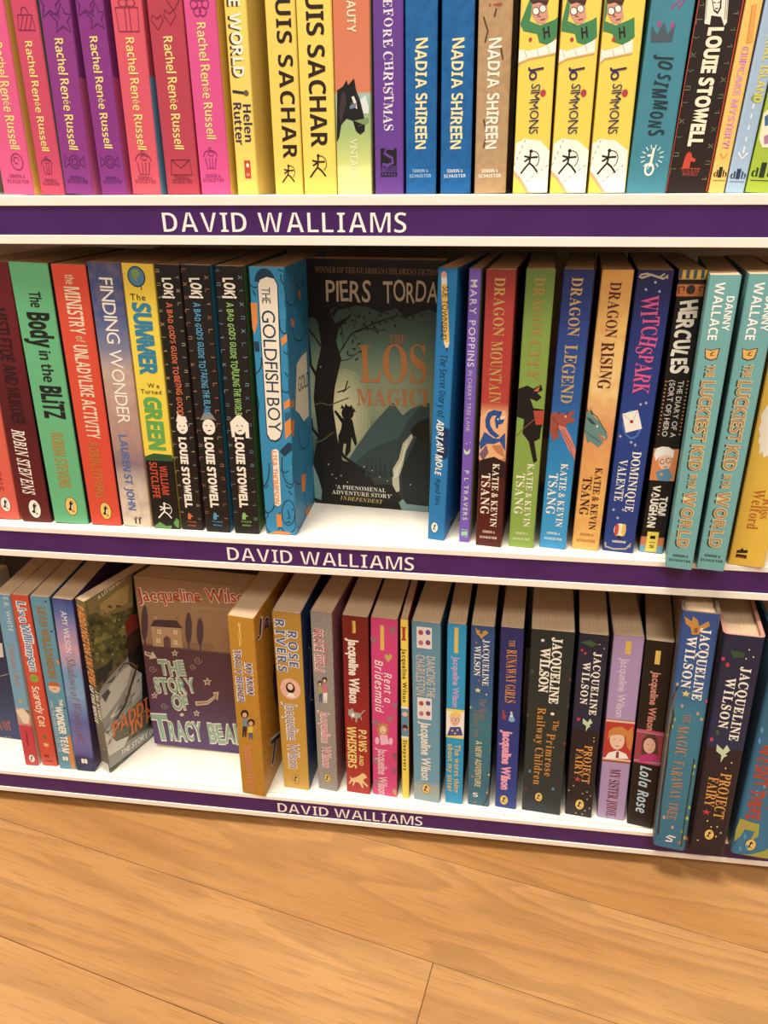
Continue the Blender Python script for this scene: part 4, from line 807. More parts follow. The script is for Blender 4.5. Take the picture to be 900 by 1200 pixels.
('S','p','s','#123a52',0.73,[0.1,41.4,1.8,38.4,4.4,41.8]),
('S','p','s','#123a52',0.73,[18,42.7,20.8,39.8,23.9,42.7]),
('S','p','s','#123a52',0.73,[0.6,20.1,2.8,15.9,0.2,12.4]),
('S','p','s','#123a52',0.73,[0.1,120.2,0.2,117.5]),
('S','p','s','#123a52',0.73,[24.1,187.1,24.1,183.9]),
('S','p','s','#123a52',0.73,[2,183.2,3.9,179.6]),
('S','p','s','#123a52',0.73,[23.3,114.1,24.1,111.9]),
('S','p','s','#123a52',0.73,[19.7,37.6,22.5,34.6]),
('P','p','s','#245f86',[19.8,98.8,24.1,100,24.1,95.3,19.7,93.1]),
('P','p','s','#123a52',[17.9,188.7,17.7,190.5,17.2,192.3,16.4,193.9,15.3,195.3,13.9,196.3,12.5,196.9,10.9,197.1,9.3,196.9,7.8,196.3,6.5,195.3,5.4,193.9,4.6,192.3,4,190.5,3.9,188.7]),
('P','p','s','#123a52',[5.6,186.6,7.4,190.7,12.3,192.6,17.4,191.5,19.8,187,18.2,87.2,15.9,79.2,12.3,76.4,7.7,77.1,5.4,81.5]),
('P','p','s','#F8EAD2',[6.1,186.6,7.7,189.9,12.2,191.8,17.1,190.8,19.1,187,17.5,87.1,15.4,80.1,12,77.6,8.1,78.1,6.1,82.2]),
('P','p','s','#F8EAD2',[9,69.8,12,71,13.8,69.5,13.5,26.5,11.4,24.2,8.6,25]),
('P','e','s','#E98A3C',[9.2,6.6,13.3,6.6,13.3,17.6,9.2,17.6]),
('S','p','s','#123a52',0.6,[24.1,19.7,23.4,14.9,21.7,11,19.5,8.7,17.1,8.5,15.1,10.4,13.8,14.2,13.6,18.9,14.3,23.7,16,27.5,18.2,29.8,20.5,29.9,22.5,28,23.8,24.4,24.1,19.7]),
('S','p','s','#123a52',0.82,[18.5,21.5,19.8,15,17.8,14.4]),
('S','p','s','#123a52',0.82,[16,10.8,20.1,11.5]),
('S','p','s','#123a52',0.82,[21.8,22.1,23,22.7]),
('S','p','f','#123a52',0.82,[31.4,184.9,33,181.3,32.4,177.7,29.7,174.7,25.3,172.5,19.8,171.5,13.9,171.8,8.3,173.3,3.7,175.7,0.6,178.8,0.1,182.2,0.1,185.6,2.4,188.4]),
('S','p','f','#123a52',0.82,[50.1,189.8,51.4,187.3,51,184.9,49,182.8,45.7,181.3,41.4,180.6,36.9,180.7,32.5,181.7,28.8,183.4,26.3,185.5,25.2,187.9,25.6,190.2,27.5,192.2]),
('S','p','f','#123a52',0.82,[49.8,157.1,51.6,153.1,51,149.3,48.1,146.1,43.3,144,37.3,143.2,30.9,143.8,24.8,145.7,19.7,148.6,16.3,152.1,14.9,155.9,15.5,159.5,18.1,162.5]),
('S','p','f','#123a52',0.82,[51.8,72.6,53.4,67.8,52.8,63.5,50,60.2,45.4,58.4,39.6,58.2,33.5,59.6,27.7,62.5,22.9,66.4,19.7,70.8,18.4,75.3,19.1,79.3,21.6,82.4]),
('S','p','f','#123a52',0.82,[33.2,49,35,44,34.4,39.7,31.3,36.6,26.4,35.1,20.2,35.5,13.6,37.5,7.3,40.9,2.2,45.2,0.1,49.9,0.1,54.5,0.1,58.5,0.8,61.4]),
('S','p','f','#123a52',0.82,[58.7,14.9,60.1,10.5,59.6,6.6,57.2,3.7,53.2,2.4,48.1,2.6,42.7,4.4,37.6,7.4,33.4,11.4,30.5,15.7,29.3,19.9,29.9,23.6,32.1,26.3]),
('S','p','f','#123a52',0.82,[27.9,10.1,29.2,5.7,28.7,2,26.2,0.1,22.2,0.1,17.1,0.1,11.7,0.7,6.6,3.9,2.4,8,0.1,12.3,0.1,16.4,0.1,19.9,1.3,22.4]),
('P','p','f','#E2813A',[12.4,163.4,21,160.2,18.1,155.4,11.7,159.2]),
('P','p','f','#E2813A',[34.3,178.4,40.2,178.5,41.6,172.6,35.6,173]),
('P','p','f','#E2813A',[0.1,107.8,11.7,105.2,8.8,101.2,0.1,102.3]),
('P','p','f','#E2813A',[22.3,41.4,37,37.7,32.3,24,21.8,27.4]),
('P','p','f','#E2813A',[0.1,92.5,9.3,91.3,5.2,79.9,0.1,81.4]),
('P','p','f','#E2813A',[32.3,6.9,50.1,4.5,43.8,0.1,33.2,0.7]),
('P','p','f','#F3E7CC',[22.4,128.9,36.6,131.4,52.7,131.7,53.7,80.5,36.8,81.2,22.5,92.2,13.3,96.9]),
('X','t','s','THE',8.2,185.1,0,-1,10.3,5.81,'#123a52','r',0,0),
('X','t','s','GOLDFISH BOY',7.3,170.2,0,-1,86.3,9.2,'#123a52','r',0,0),
('X','a','s','LISA THOMPSON',8.1,68.9,0,-1,42.7,4.11,'#EE8A3C','b',0,0),
('X','t','f','GOLD',23.4,107.7,0.995,-0.103,33.9,10.88,'#222c34','r',0,0),
]},
{'id': 'm10', 'label': 'face-out dark green book with a child in a tree before misty mountains', 'pose': [-0.07352, 0.06626, -0.08029, 0.0, 0.1057, 0.198], 'row': 1, 'base': '#4f6a5c', 'front': '#1a1512', 'faceout': 1, 'spinecol': '#241a14', 'grad': [(199.9, '#1b1310'), (180.4, '#201812'), (158.4, '#3E5A4C'), (135.5, '#587A66'), (107.8, '#8C9A78'), (83, '#93A07A'), (61.6, '#4F6C60'), (35, '#33443e'), (9.6, '#1d2522'), (-2.3, '#1c2422')], 'ops': [
('P','p','s','#98A27C',[50.5,80.7,48.6,65.5,43.6,52,36,42.5,27.2,38.7,18.5,41.3,11.3,49.8,6.9,62.8,5.9,78.1,8.3,93.3,13.7,106.1,21.1,114.6,29.5,117.8,37.7,115.3,44.5,107.5,49,95.5]),
('P','p','s','#A6AE84',[47.6,80.6,45.9,66.8,41.4,54.7,34.7,46.2,26.9,42.8,19.2,45.1,12.9,52.7,9,64.5,8.1,78.3,10.2,92,14.9,103.5,21.5,111.2,29,114.1,36.3,111.9,42.3,104.8,46.3,93.9]),
('P','p','s','#B2B68C',[44.6,80.4,43.1,68.1,39.2,57.3,33.4,49.8,26.6,46.8,19.9,48.8,14.4,55.7,11,66.1,10.2,78.4,12.1,90.6,16.2,100.9,22,107.9,28.5,110.5,34.8,108.5,40.1,102.1,43.6,92.3]),
('P','p','s','#BEC092',[41.7,80.2,40.4,69.4,37,60,32,53.4,26.2,50.8,20.6,52.6,15.9,58.6,13,67.7,12.4,78.5,13.9,89.3,17.5,98.4,22.4,104.5,27.9,106.8,33.4,105,37.9,99.4,40.8,90.7]),
('P','p','s','#CAC898',[38.8,80.1,37.6,70.7,34.8,62.6,30.7,57,25.9,54.7,21.3,56.3,17.4,61.5,15.1,69.3,14.5,78.6,15.8,87.9,18.7,95.8,22.8,101.1,27.4,103.1,31.9,101.5,35.6,96.7,38,89.1]),
('P','p','s','#D6D2A0',[35.8,79.9,34.9,72.1,32.6,65.2,29.4,60.5,25.6,58.7,21.9,60.1,18.9,64.4,17.1,71,16.7,78.8,17.7,86.6,20,93.2,23.2,97.6,26.9,99.3,30.4,98,33.4,93.9,35.3,87.5]),
('P','p','s','#E2DAA8',[32.8,79.7,32.1,73.4,30.5,67.9,28.1,64.1,25.3,62.6,22.6,63.7,20.4,67.2,19.1,72.6,18.8,78.9,19.6,85.2,21.3,90.6,23.7,94.2,26.3,95.6,29,94.5,31.1,91.1,32.5,85.9]),
('P','p','s','#3E5A5A',[25.5,32.9,38,54,48.9,70,56.3,79,64.6,88.9,68.1,92.2,75.9,82.2,82,87.8,90.1,91.3,97,93.8,98.4,38.4]),
('P','p','s','#2f4744',[31,33.3,46.5,50.2,59.3,57.7,71.9,62.8,82.1,80.5,88.1,89.2,97.1,90.7,98.4,38.4]),
('P','p','s','#16211f',[76.5,6.9,75.2,36.7,82.4,52.7,88.4,68.2,97.7,66.7,99.1,7.7]),
('P','p','s','#CFCBA8',[67.8,22.4,67.3,34.9,73,45.4,76.1,58.8,83.3,67.9,84.4,64.7,78.7,52.4,76.3,40.1,73.1,29.7,73.8,17.2,71,15.8]),
('P','p','s','#E9E4C6',[68.8,28.2,70.3,36.3,75.4,45.6,78.2,58.9,80.7,62.3,78.3,52.4,75,41.1,71.6,29.6]),
('P','p','s','#181310',[82.2,71,88.3,77.7,97.3,81.4,97.8,62.4,92.7,59.9,88.5,65,83.3,66.8]),
('P','p','s','#120f0d',[2.6,166.3,9.9,151.4,11.6,134,6.1,113.7,3.4,92.9,5.8,62.9,0.8,40.2,3,1,76.5,0.1,74.3,11.4,66.7,22.4,52.6,21.2,48.3,28.9,35.5,38.2,25.7,40.9,22,59.6,19.2,85.3,21.3,102.1,27.3,124.7,23.6,138.3,26,148.1,36.3,157.9,23.1,151.8,20.3,157.4,18.7,166.7]),
('P','p','s','#120f0d',[4.2,197.4,105.5,195.5,105.5,159.9,94.4,164.2,86.9,161.2,77.3,157.2,70.5,164.4,59.9,160.4,48.2,164.7,28.6,166.1,12.2,157.2,2,155]),
('S','p','s','#120f0d',2.16,[8.9,105.7,2.2,119.6,1.3,141.4]),
('S','p','s','#120f0d',1.2,[11.2,133.9,6.4,141.6,1.2,147.2]),
('S','p','s','#120f0d',1.08,[23.3,98.1,29.6,100.5,31.9,107.8]),
('S','p','s','#120f0d',0.72,[27.5,98.3,33.9,103.8]),
('S','p','s','#120f0d',0.96,[25.3,128.6,35.9,144.6,54,152.8,71.5,158.9]),
('S','p','s','#120f0d',0.6,[24.1,122.6,33.4,124.9,41.7,131.2]),
('S','p','s','#120f0d',0.48,[29.6,132.7,28.1,150]),
('S','p','s','#120f0d',0.48,[40,145.7,48,148.8,56.9,148.7]),
('S','p','s','#120f0d',0.48,[38,148.5,40.2,158]),
('S','p','s','#120f0d',2.7,[14,151.5,7.2,157,3.7,168.2]),
('S','p','s','#120f0d',2.7,[21.3,157.4,25.5,163.2,34.5,164.9,44.4,169.2]),
('S','p','s','#120f0d',2.7,[5.7,60.7,0.6,67,0.1,75.5]),
('S','p','s','#120f0d',2.7,[13.3,32,26.5,29.5,37.2,20]),
('S','p','s','#120f0d',2.7,[1.8,24.1,0.1,30.9]),
('S','p','s','#120f0d',2.7,[19.7,55,26.9,44.3,35.5,38.2,48.4,30.1]),
('S','p','s','#120f0d',0.54,[54,152.8,56.9,158.5,62.8,162.4]),
('S','p','s','#120f0d',0.54,[48,149.7,53.9,147.1,62.8,148.3]),
('S','p','s','#120f0d',0.54,[71.5,158.9,77.3,156.8]),
('S','p','s','#120f0d',0.54,[35.9,144.6,40.3,140.5]),
('S','p','s','#120f0d',0.54,[41.7,131.2,45.7,129]),
('S','p','s','#120f0d',0.54,[33.5,164.9,36.3,159.7,42.2,156.2]),
('S','p','s','#120f0d',0.54,[44,149.6,48.1,154.8]),
('P','p','s','#1a2019',[32.4,132,31.7,129.8,32.6,127.7,33.3,129.9]),
('P','p','s','#1a2019',[39.8,132.5,37.9,133.8,35.5,133.5,37.4,132.2]),
('P','p','s','#1a2019',[42.9,138.3,40.8,137.2,39.8,135,42,136.1]),
('P','p','s','#1a2019',[49.7,147.2,48.5,149,46.3,149.6,47.5,147.8]),
('P','p','s','#1a2019',[55.4,148.5,54.5,150.5,52.4,151.4,53.4,149.4]),
('P','p','s','#1a2019',[56.9,159.3,58.6,157.8,60.9,157.8,59.2,159.2]),
('P','p','s','#1a2019',[61.6,160.3,63.7,159.4,65.9,160.1,63.8,160.9]),
('P','p','s','#1a2019',[66.5,155.1,68.3,156.6,68.8,158.7,67,157.3]),
('P','p','s','#1a2019',[42.4,160.1,41.4,158.1,42,156,43,158]),
('P','p','s','#1a2019',[45.9,158.3,45.3,156.2,46.3,154.2,46.9,156.4]),
('P','p','s','#1a2019',[35,154,37.2,153.4,39.4,154.3,37.2,154.9]),
('P','p','s','#1a2019',[33.3,152.5,31,152.8,29,151.6,31.3,151.3]),
('P','p','s','#1a2019',[26.7,142.4,28.6,143.9,29.1,146.1,27.2,144.7]),
('P','p','s','#1a2019',[36.7,128.4,34.4,128.7,32.3,127.5,34.6,127.2]),
('P','p','s','#1a2019',[59.3,151.3,58.5,153.4,56.5,154.4,57.3,152.4]),
('P','p','s','#1a2019',[48.9,161.8,49.5,159.7,51.4,158.5,50.8,160.6]),
('P','p','s','#1a2019',[72.9,158.3,72.1,160.3,70.1,161.3,70.9,159.3]),
('P','p','s','#1a2019',[38,123.5,40.1,124.7,41.1,126.9,38.9,125.7]),
('P','p','s','#1a2019',[45.9,131,43.8,132.1,41.5,131.5,43.6,130.5]),
('P','p','s','#1a2019',[36.9,136.7,37.6,138.9,36.7,140.9,36,138.7]),
('P','p','s','#1a2019',[56.9,144.4,56.6,146.6,54.8,148,55.2,145.8]),
('P','p','s','#1a2019',[60.8,154.7,62.5,153.3,64.8,153.2,63.1,154.7]),
('P','p','s','#1a2019',[51.9,151.6,52.8,153.6,52.1,155.7,51.2,153.7]),
('P','p','s','#1a2019',[47.9,150.5,46.5,152.2,44.2,152.6,45.6,150.9]),
('P','p','s','#1a2019',[70.3,153.4,68.9,151.6,68.9,149.4,70.4,151.2]),
('P','p','s','#1a2019',[23.9,149.4,25.8,148.3,28.2,148.7,26.2,149.8]),
('P','p','s','#1a2019',[33.2,156.2,35.3,157.3,36.2,159.4,34.1,158.3]),
('P','p','s','#1a2019',[77.5,159.4,75.3,159.7,73.3,158.6,75.5,158.3]),
('P','p','s','#1a2019',[83.5,156.3,83.8,158.5,82.6,160.3,82.3,158.2]),
('P','p','s','#1a2019',[88.3,158.4,90.3,159.3,91.2,161.2,89.2,160.3]),
('P','p','s','#7FA3A0',[75.9,0.1,73.2,6.6,76.5,10.4,79.8,6,98.1,5.3,98.2,0.1]),
('P','p','s','#6f9694',[0.1,4.9,0.1,24,0.1,35.4,4.1,24.3,6.9,11.6,5.8,3.2]),
('P','p','s','#0f0d0c',[36.3,82,35.7,79.5,34.3,77.4,32.2,76.2,29.9,76.1,27.9,77.1,26.5,79,26.1,81.5,26.7,84,28.2,86,30.2,87.3,32.5,87.4,34.5,86.4,35.8,84.5]),
('P','p','s','#0f0d0c',[26.8,77.2,34.9,76.6,36.6,67.1,38.5,56.3,36.9,53.9,35.1,58.2,33.9,61.4,32.7,49.2,31.8,48,29.5,44.5,27.8,45.5,29.4,55.6,27.2,55.5,25.9,47.6,24,48.2,22.9,55.2,22.7,61.8,25.5,68.5,26.1,72.9,20,82.2,21.3,83.7]),
('P','p','s','#0f0d0c',[25.4,85,26.8,88.5,28.8,85.2]),
('P','p','s','#0f0d0c',[28.6,86.3,30,89.7,32,86.4]),
('P','p','s','#0f0d0c',[32.8,85.4,34.1,88.9,36.1,85.6]),
('P','p','s','#0f0d0c',[34.8,82.8,36.2,86.3,38.2,83]),
('P','p','s','#22332f',[44.2,27.5,46.4,45.7,48.1,27.8]),
('P','p','s','#22332f',[48.1,27.8,50.3,44.7,52,28.1]),
('P','p','s','#22332f',[51.8,28,53.9,45.1,55.7,28.4]),
('P','p','s','#22332f',[55.5,28.3,57.6,45.6,59.4,28.6]),
('P','p','s','#22332f',[59.4,28.6,61.4,44.6,63.3,28.9]),
('P','p','s','#22332f',[64.8,29.1,66.7,46.1,68.6,29.4]),
('S','p','s','#4f6238',0.9,[3.1,86.5,9.2,89,16.6,87.3,21.9,89.7,32.6,94.4]),
('S','p','s','#4f6238',0.9,[1,53.7,10,57.7,18.9,64.8]),
('P','p','s','#D9CE8E',[17,27.6,16.7,27.1,16.2,27,15.9,27.5,16.2,28.1,16.8,28.1]),
('P','p','s','#D9CE8E',[20.3,24.4,19.9,23.9,19.4,23.8,19.1,24.3,19.4,24.9,20,24.9]),
('P','p','s','#D9CE8E',[24.8,27.1,24.5,26.5,23.9,26.5,23.6,27,23.9,27.5,24.5,27.6]),
('P','p','s','#D9CE8E',[44.7,36.6,44.4,36.1,43.8,36,43.5,36.5,43.8,37.1,44.4,37.1]),
('P','p','s','#D9CE8E',[51.1,33.7,50.8,33.2,50.3,33.1,50,33.6,50.3,34.1,50.9,34.2]),
('P','p','s','#D9CE8E',[30.1,21.7,29.8,21.2,29.3,21.1,29,21.6,29.3,22.2,29.9,22.2]),
('P','p','s','#D9CE8E',[14.1,36.6,13.8,36.1,13.2,36,12.9,36.5,13.2,37,13.8,37.1]),
('P','p','s','#D9CE8E',[57.6,28.5,57.3,28,56.7,27.9,56.4,28.4,56.7,28.9,57.3,29]),
('P','p','s','#D9CE8E',[64,25.6,63.7,25,63.2,25,62.9,25.5,63.2,26,63.7,26.1]),
('P','p','s','#D9CE8E',[9.3,125.9,9,125.5,8.5,125.5,8.2,125.9,8.5,126.4,9.1,126.4]),
('P','p','s','#D9CE8E',[11,118,10.7,117.5,10.2,117.5,9.9,117.9,10.2,118.4,10.8,118.4]),
('P','p','s','#D9CE8E',[35.5,106.9,35.3,106.5,34.7,106.4,34.5,106.9,34.7,107.4,35.3,107.4]),
('P','p','s','#D9CE8E',[83.3,23.7,83.1,23.2,82.5,23.1,82.2,23.6,82.5,24.2,83.1,24.2]),
('X','a','s',"WINNER OF THE GUARDIAN CHILDREN'S FICTION",9.3,188.5,1,-0.007,92.9,3.96,'#8f6d45','s',0,0),
('X','a','s','PIERS',17.1,168.6,1,-0.002,34.1,14.72,'#D8C4AC','h',0.06,0),
('X','a','s','TORDA',60.9,168.6,1,0.008,40.6,14.48,'#D8C4AC','h',0.06,0),
('X','t','s','THE',65.3,138.5,1,-0.009,12.6,6.5,'#B0703C','s',0,0),
('X','t','s','LOS',42.2,107.3,0.999,0.041,52.5,28.85,'#C0783E','s',0,0),
('X','t','s','MAGICI',39.1,88.5,0.999,0.037,57,13.29,'#C0783E','s',0,0),
('X','a','s',"'A PHENOMENAL",19.3,15,1,0.001,43,3.53,'#EDE4CC','s',0,0),
('X','a','s',"ADVENTURE STORY'",15.8,10,1,-0.002,51.5,3.56,'#EDE4CC','s',0,0),
('X','a','s','INDEPENDENT',22.8,5.1,1,-0.023,36.6,3.58,'#D8B45E','sb',0,0),
]},
{'id': 'm11', 'label': 'plain blue spine with a printed pencil and handwritten title beside the face-out book', 'pose': [-0.01951, 0.01345, -0.18329, 0.01233, 0.01301, 0.19806], 'row': 1, 'base': '#1C7FC4', 'front': '#1874B8', 'ops': [
('P','p','s','#E6A896',[2.3,194.6,4.3,196.2,6,194.7,6.2,192,2.6,191.9]),
('P','p','s','#E8E4E0',[2.6,191.9,6.2,192,6.5,187.9,2.9,187.7]),
('P','p','s','#F2C254',[2.6,187.7,6.5,187.9,9.9,150.5,6,150.3]),
('P','p','s','#F6E3BE',[6,150.3,9.9,150.5,8.6,144.4]),
('P','p','s','#2a1c18',[7.6,146.9,9,147,8.6,143.6]),
('P','p','s','#0f2f66',[5,68.1,5.2,85.7,8.7,90.8,12.9,89.5,12.9,69.1,10.8,66.4]),
('P','e','s','#3a2412',[7.9,10.5,7.8,11.8,7.4,13,6.8,14,6,14.6,5.2,14.8,4.4,14.6,3.6,14,3,13,2.6,11.8,2.5,10.5,2.6,9.1,3,7.9,3.6,6.9,4.4,6.3,5.2,6.1,6,6.3,6.8,6.9,7.4,7.9,7.8,9.1]),
('P','e','s','#FBF3E2',[7.7,10.5,7.6,11.7,7.2,12.9,6.7,13.8,6,14.4,5.2,14.6,4.4,14.4,3.7,13.8,3.2,12.9,2.8,11.7,2.7,10.5,2.8,9.2,3.2,8,3.7,7.1,4.4,6.5,5.2,6.3,6,6.5,6.7,7.1,7.2,8,7.6,9.2]),
('P','e','s','#17110f',[3.7,8.9,4.7,10.2,4.5,12.1,5.3,13.2,6.3,12.9,6.4,12.1,5.9,11.7,6.2,10.5,5.5,8.8,4.5,8.4]),
('P','e','s','#f6ead0',[5.5,11.4,6.1,10.7,5.6,9.2,5.1,9.1,5.3,10.5]),
('P','e','s','#f6ead0',[6.2,12.5,6.1,12.8,5.9,12.9,5.6,12.8,5.5,12.5,5.6,12.3,5.9,12.2,6.1,12.3]),
('P','e','s','#b5652a',[5.1,8.2,5.9,7.6,6.5,8.3,6.1,8.7]),
('P','p','f','#141218',[54.8,0.1,53.2,0.1,47.1,0.1,38.3,0.1,29.4,0.1,22.7,0.1,19.8,3.8,21.2,6.1,26.8,5.6,35.1,2.5,44.2,0.1,51.5,0.1]),
('X','a','s','SUE TOWNSEND',3.8,186.6,0,-1,34.6,3.9,'#3a2a1c','r',0,0),
('X','t','s','The Secret Diary of',4.2,141.7,0,-1,44.4,4.68,'#0f2f5a','i',0.05,0),
('X','t','s','ADRIAN MOLE',4,95.7,0,-1,42.5,4.94,'#FBF5E8','bi',0.1,0),
('X','t','s','Aged 13¾',4.7,51.2,0,-1,21.8,3.64,'#0f2f5a','i',0,0),
]},
{'id': 'm12', 'label': 'slim violet spine with pale capitals and a small bird', 'pose': [0.00211, 0.01214, -0.13045, -0.00821, 0.00782, 0.19776], 'row': 1, 'base': '#7A58C4', 'front': '#9DBE8E', 'ops': [
('P','p','s','#C6E8B8',[1,75.3,3.5,72.8,5.7,75.6,5.4,72.2,3.5,70.6,1.6,71.5]),
('P','p','s','#C6E8B8',[3.1,79.2,3.1,79.4,2.9,79.6,2.6,79.6,2.4,79.4,2.3,79.2,2.4,79,2.6,78.8,2.9,78.8,3.1,79]),
('P','p','s','#C6E8B8',[5.9,80.4,5.8,80.6,5.6,80.7,5.4,80.7,5.2,80.6,5.1,80.4,5.2,80.1,5.4,80,5.6,80,5.8,80.1]),
('P','e','s','#9ADFA6',[1.6,4.3,6.3,4.3,6.3,10.8,1.6,10.8]),
('P','e','s','#7A58C4',[1.7,8.9,2.7,8.9,2.7,10.2,1.7,10.2]),
('P','e','s','#7A58C4',[1.7,4.3,2.7,4.3,2.7,5.6,1.7,5.6]),
('P','e','s','#7A58C4',[2.8,9,3.8,9,3.8,10.3,2.8,10.3]),
('P','e','s','#7A58C4',[2.8,4.4,3.8,4.4,3.8,5.7,2.8,5.7]),
('P','e','s','#7A58C4',[3.9,9.1,4.8,9.1,4.8,10.4,3.9,10.4]),
('P','e','s','#7A58C4',[3.9,4.6,4.8,4.6,4.8,5.9,3.9,5.9]),
('P','e','s','#7A58C4',[5,9.3,5.9,9.3,5.9,10.6,5,10.6]),
('P','e','s','#7A58C4',[5,4.7,5.9,4.7,5.9,6,5,6]),
('X','t','s','MARY POPPINS',1.4,191.1,0,-1,56.6,4.3,'#E0DAEE','r',0,0.01),
('X','t','s','IN CHERRY TREE LANE',2.2,131.8,0,-1,43.4,2.58,'#CFC6E4','r',0,0),
('X','a','s','P L TRAVERS',2.3,58.6,0,-1,39.9,3.13,'#D4E8E0','r',0,0.01),
]},
{'id': 'm13', 'label': 'red spine with a curled blue dragon and a dark maroon base', 'pose': [0.02022, 0.00753, -0.13443, -0.01738, 0.01903, 0.19785], 'row': 1, 'base': '#B8322C', 'front': '#7A2430', 'grad': [(198.7, '#8A2A24'), (177.4, '#B43430'), (111.1, '#C03A30'), (103.2, '#E8A06C'), (83, '#F0B98A'), (69.5, '#D88258'), (67.4, '#4E1612'), (-1.9, '#5E1A16')], 'ops': [
('P','p','s','#F2B078',[0.1,100.6,5.4,106,16.9,105.6,18.1,99.7,18.2,71.2,11,68.1,0.1,68.7,0.1,82.3]),
('P','p','s','#27509A',[0.1,81.3,3.2,89.8,9.8,85.5,13.7,85.3,17.7,90.1,18.4,76.4,14.1,83.3,10.4,81,5.5,81.1,0.8,76.2]),
('P','p','s','#1E4E9A',[15,105.1,8.9,105.9,5.1,103.8,3.4,98.5,4,93.3,6.9,88.6,11.3,85.6,14,87.4,9.6,90.8,7.1,94.7,6.9,98.7,8.3,101.6,11,102.1,10,98.9,11,93.3,12.6,92.4,12.8,95.4,15.4,96.4,16.8,99.3,13.3,99.9,14.3,102.7]),
('P','p','s','#F6D9B8',[13.3,100.4,16.6,102.4,17.1,101.3,14.5,99.1]),
('P','p','s','#F6E3C8',[12.8,99.4,12.5,98.7,12,98.7,11.7,99.4,11.9,100.1,12.5,100.1]),
('P','p','s','#7a5a6c',[0.1,72.9,5,80.2,6.8,74.5,3.1,68]),
('P','p','s','#C87a4c',[8.5,79.9,16.2,81,18.2,71.6,12.6,74.5]),
('P','p','s','#2c0f0e',[0.1,61.1,2.1,68.9,10.8,71.7,18.8,68.1,18.9,56.5,0.1,54.7]),
('X','t','s','DRAGON',6.1,193.2,0,-1,37,6.85,'#C89A4C','s',0.05,0),
('X','t','s','MOUNTAIN',5.3,152.9,0,-1,42.2,7.61,'#C89A4C','s',0.05,0),
('X','a','s','KATIE & KEVIN',10.3,66.6,0,-1,50.2,4.57,'#FBEBD2','s',0,0),
('X','a','s','TSANG',2.7,58.6,0,-1,32.4,6.09,'#FBEBD2','s',0,0),
('X','e','s','SIMON &',4.9,11,1,0,9.3,1.9,'#F3D9C0','b',0,0),
('X','e','s','SCHUSTER',3,6.3,1,0,12.9,1.9,'#F3D9C0','b',0,0),
]},
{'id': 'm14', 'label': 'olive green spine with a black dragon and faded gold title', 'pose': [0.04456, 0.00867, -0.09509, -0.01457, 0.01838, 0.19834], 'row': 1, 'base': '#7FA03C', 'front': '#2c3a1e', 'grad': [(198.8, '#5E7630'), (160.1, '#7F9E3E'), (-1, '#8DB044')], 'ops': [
('P','p','s','#181010',[0.1,120.9,5.8,123.4,10,121.3,14.9,124.3,16.1,120.6,12.6,118.5,15.9,115.8,13,112.7,8.3,114.5,11,107.8,18.1,107.1,18.2,96.3,17.2,94.2,16.8,86.1,13.2,83.9,16.2,69.6,13.8,67.7,9.4,83.6,4.7,89.5,5.1,99.6,0.1,101.3]),
('P','p','s','#C2402C',[11.1,105.8,18.1,106.5,18.2,96.3,13.3,96]),
('P','p','s','#D8603A',[10.1,119.8,14.2,123.4,13.4,119.5]),
('S','p','s','#8a5a28',0.55,[0.6,87.2,5.9,93.6,16.4,104.1]),
('X','t','s','DRAGON',5.9,193.3,0,-1,36.8,6.62,'#A8823E','s',0.05,0),
('X','t','s','CITY',5.1,153.8,0,-1,26.5,7.35,'#A8823E','s',0.05,0),
('X','a','s','KATIE & KEVIN',9.9,67.2,0,-1,50,4.41,'#F6F2D2','s',0,0),
('X','a','s','TSANG',2.6,59.3,0,-1,32.3,5.88,'#F6F2D2','s',0,0),
('X','e','s','SIMON &',4.7,10.7,1,0,9,1.84,'#E2E8B8','b',0,0),
('X','e','s','SCHUSTER',2.9,6,1,0,12.5,1.84,'#E2E8B8','b',0,0),
]},
{'id': 'm15', 'label': 'navy to cyan spine with a reddish dragon', 'pose': [0.06778, 0.00952, -0.14854, -0.01251, 0.01917, 0.1982], 'row': 1, 'base': '#1E78C0', 'front': '#3c2440', 'grad': [(198.9, '#20285C'), (160.4, '#27408E'), (112.1, '#235CA8'), (84.2, '#1F7EC4'), (41.9, '#2C9AD8'), (-1.2, '#33A0DC')], 'ops': [
('P','p','s','#A84A3A',[0.1,103.6,2.8,105.4,5.1,103.6,8,104.5,10.3,103.5,14.4,106.9,15.7,105.4,13.4,102.1,16.8,101.2,15.3,98.3,12,97.7,9.4,93.9,6.7,94.1,5.9,90.4,7.8,86.1,5.1,87.1,3.9,83.8,2.2,85.7,0.5,91.7]),
('P','p','s','#D87A6c',[5.4,96,10.8,94.8,15.6,86.7,19,78.9,19,69.6,17.2,74.2,15.8,76.5,14.1,78.9,11.3,84.4,8.7,89]),
('S','p','s','#6a2a28',0.38,[7.6,92.2,14.6,81.6,19,70.2]),
('S','p','s','#6a2a28',0.38,[8.7,93.3,17.1,80.7]),
('P','p','s','#F6E3C8',[10.6,102.4,10.4,101.7,9.9,101.6,9.5,102.3,9.7,103,10.3,103]),
('S','p','s','#5c201c',0.38,[1.2,101.3,5.8,96.1,5.2,90.4]),
('P','p','s','#6a2c28',[10.3,103.5,10.8,106.3,12.1,104.4]),
('P','p','s','#6a2c28',[5.1,103.6,4.5,106.3,6.6,104.1]),
('X','t','s','DRAGON',6.1,193.4,0,-1,36.6,6.9,'#C8A060','s',0.05,0),
('X','t','s','LEGEND',5.4,151,0,-1,39.4,7.67,'#C8A060','s',0.05,0),
('X','a','s','KATIE & KEVIN',10.4,67.9,0,-1,49.8,4.6,'#FBF3E2','s',0,0),
('X','a','s','TSANG',2.7,59.9,0,-1,32.2,6.13,'#FBF3E2','s',0,0),
('X','e','s','SIMON &',4.9,11.6,1,0,9.4,1.92,'#E4EEF0','b',0,0),
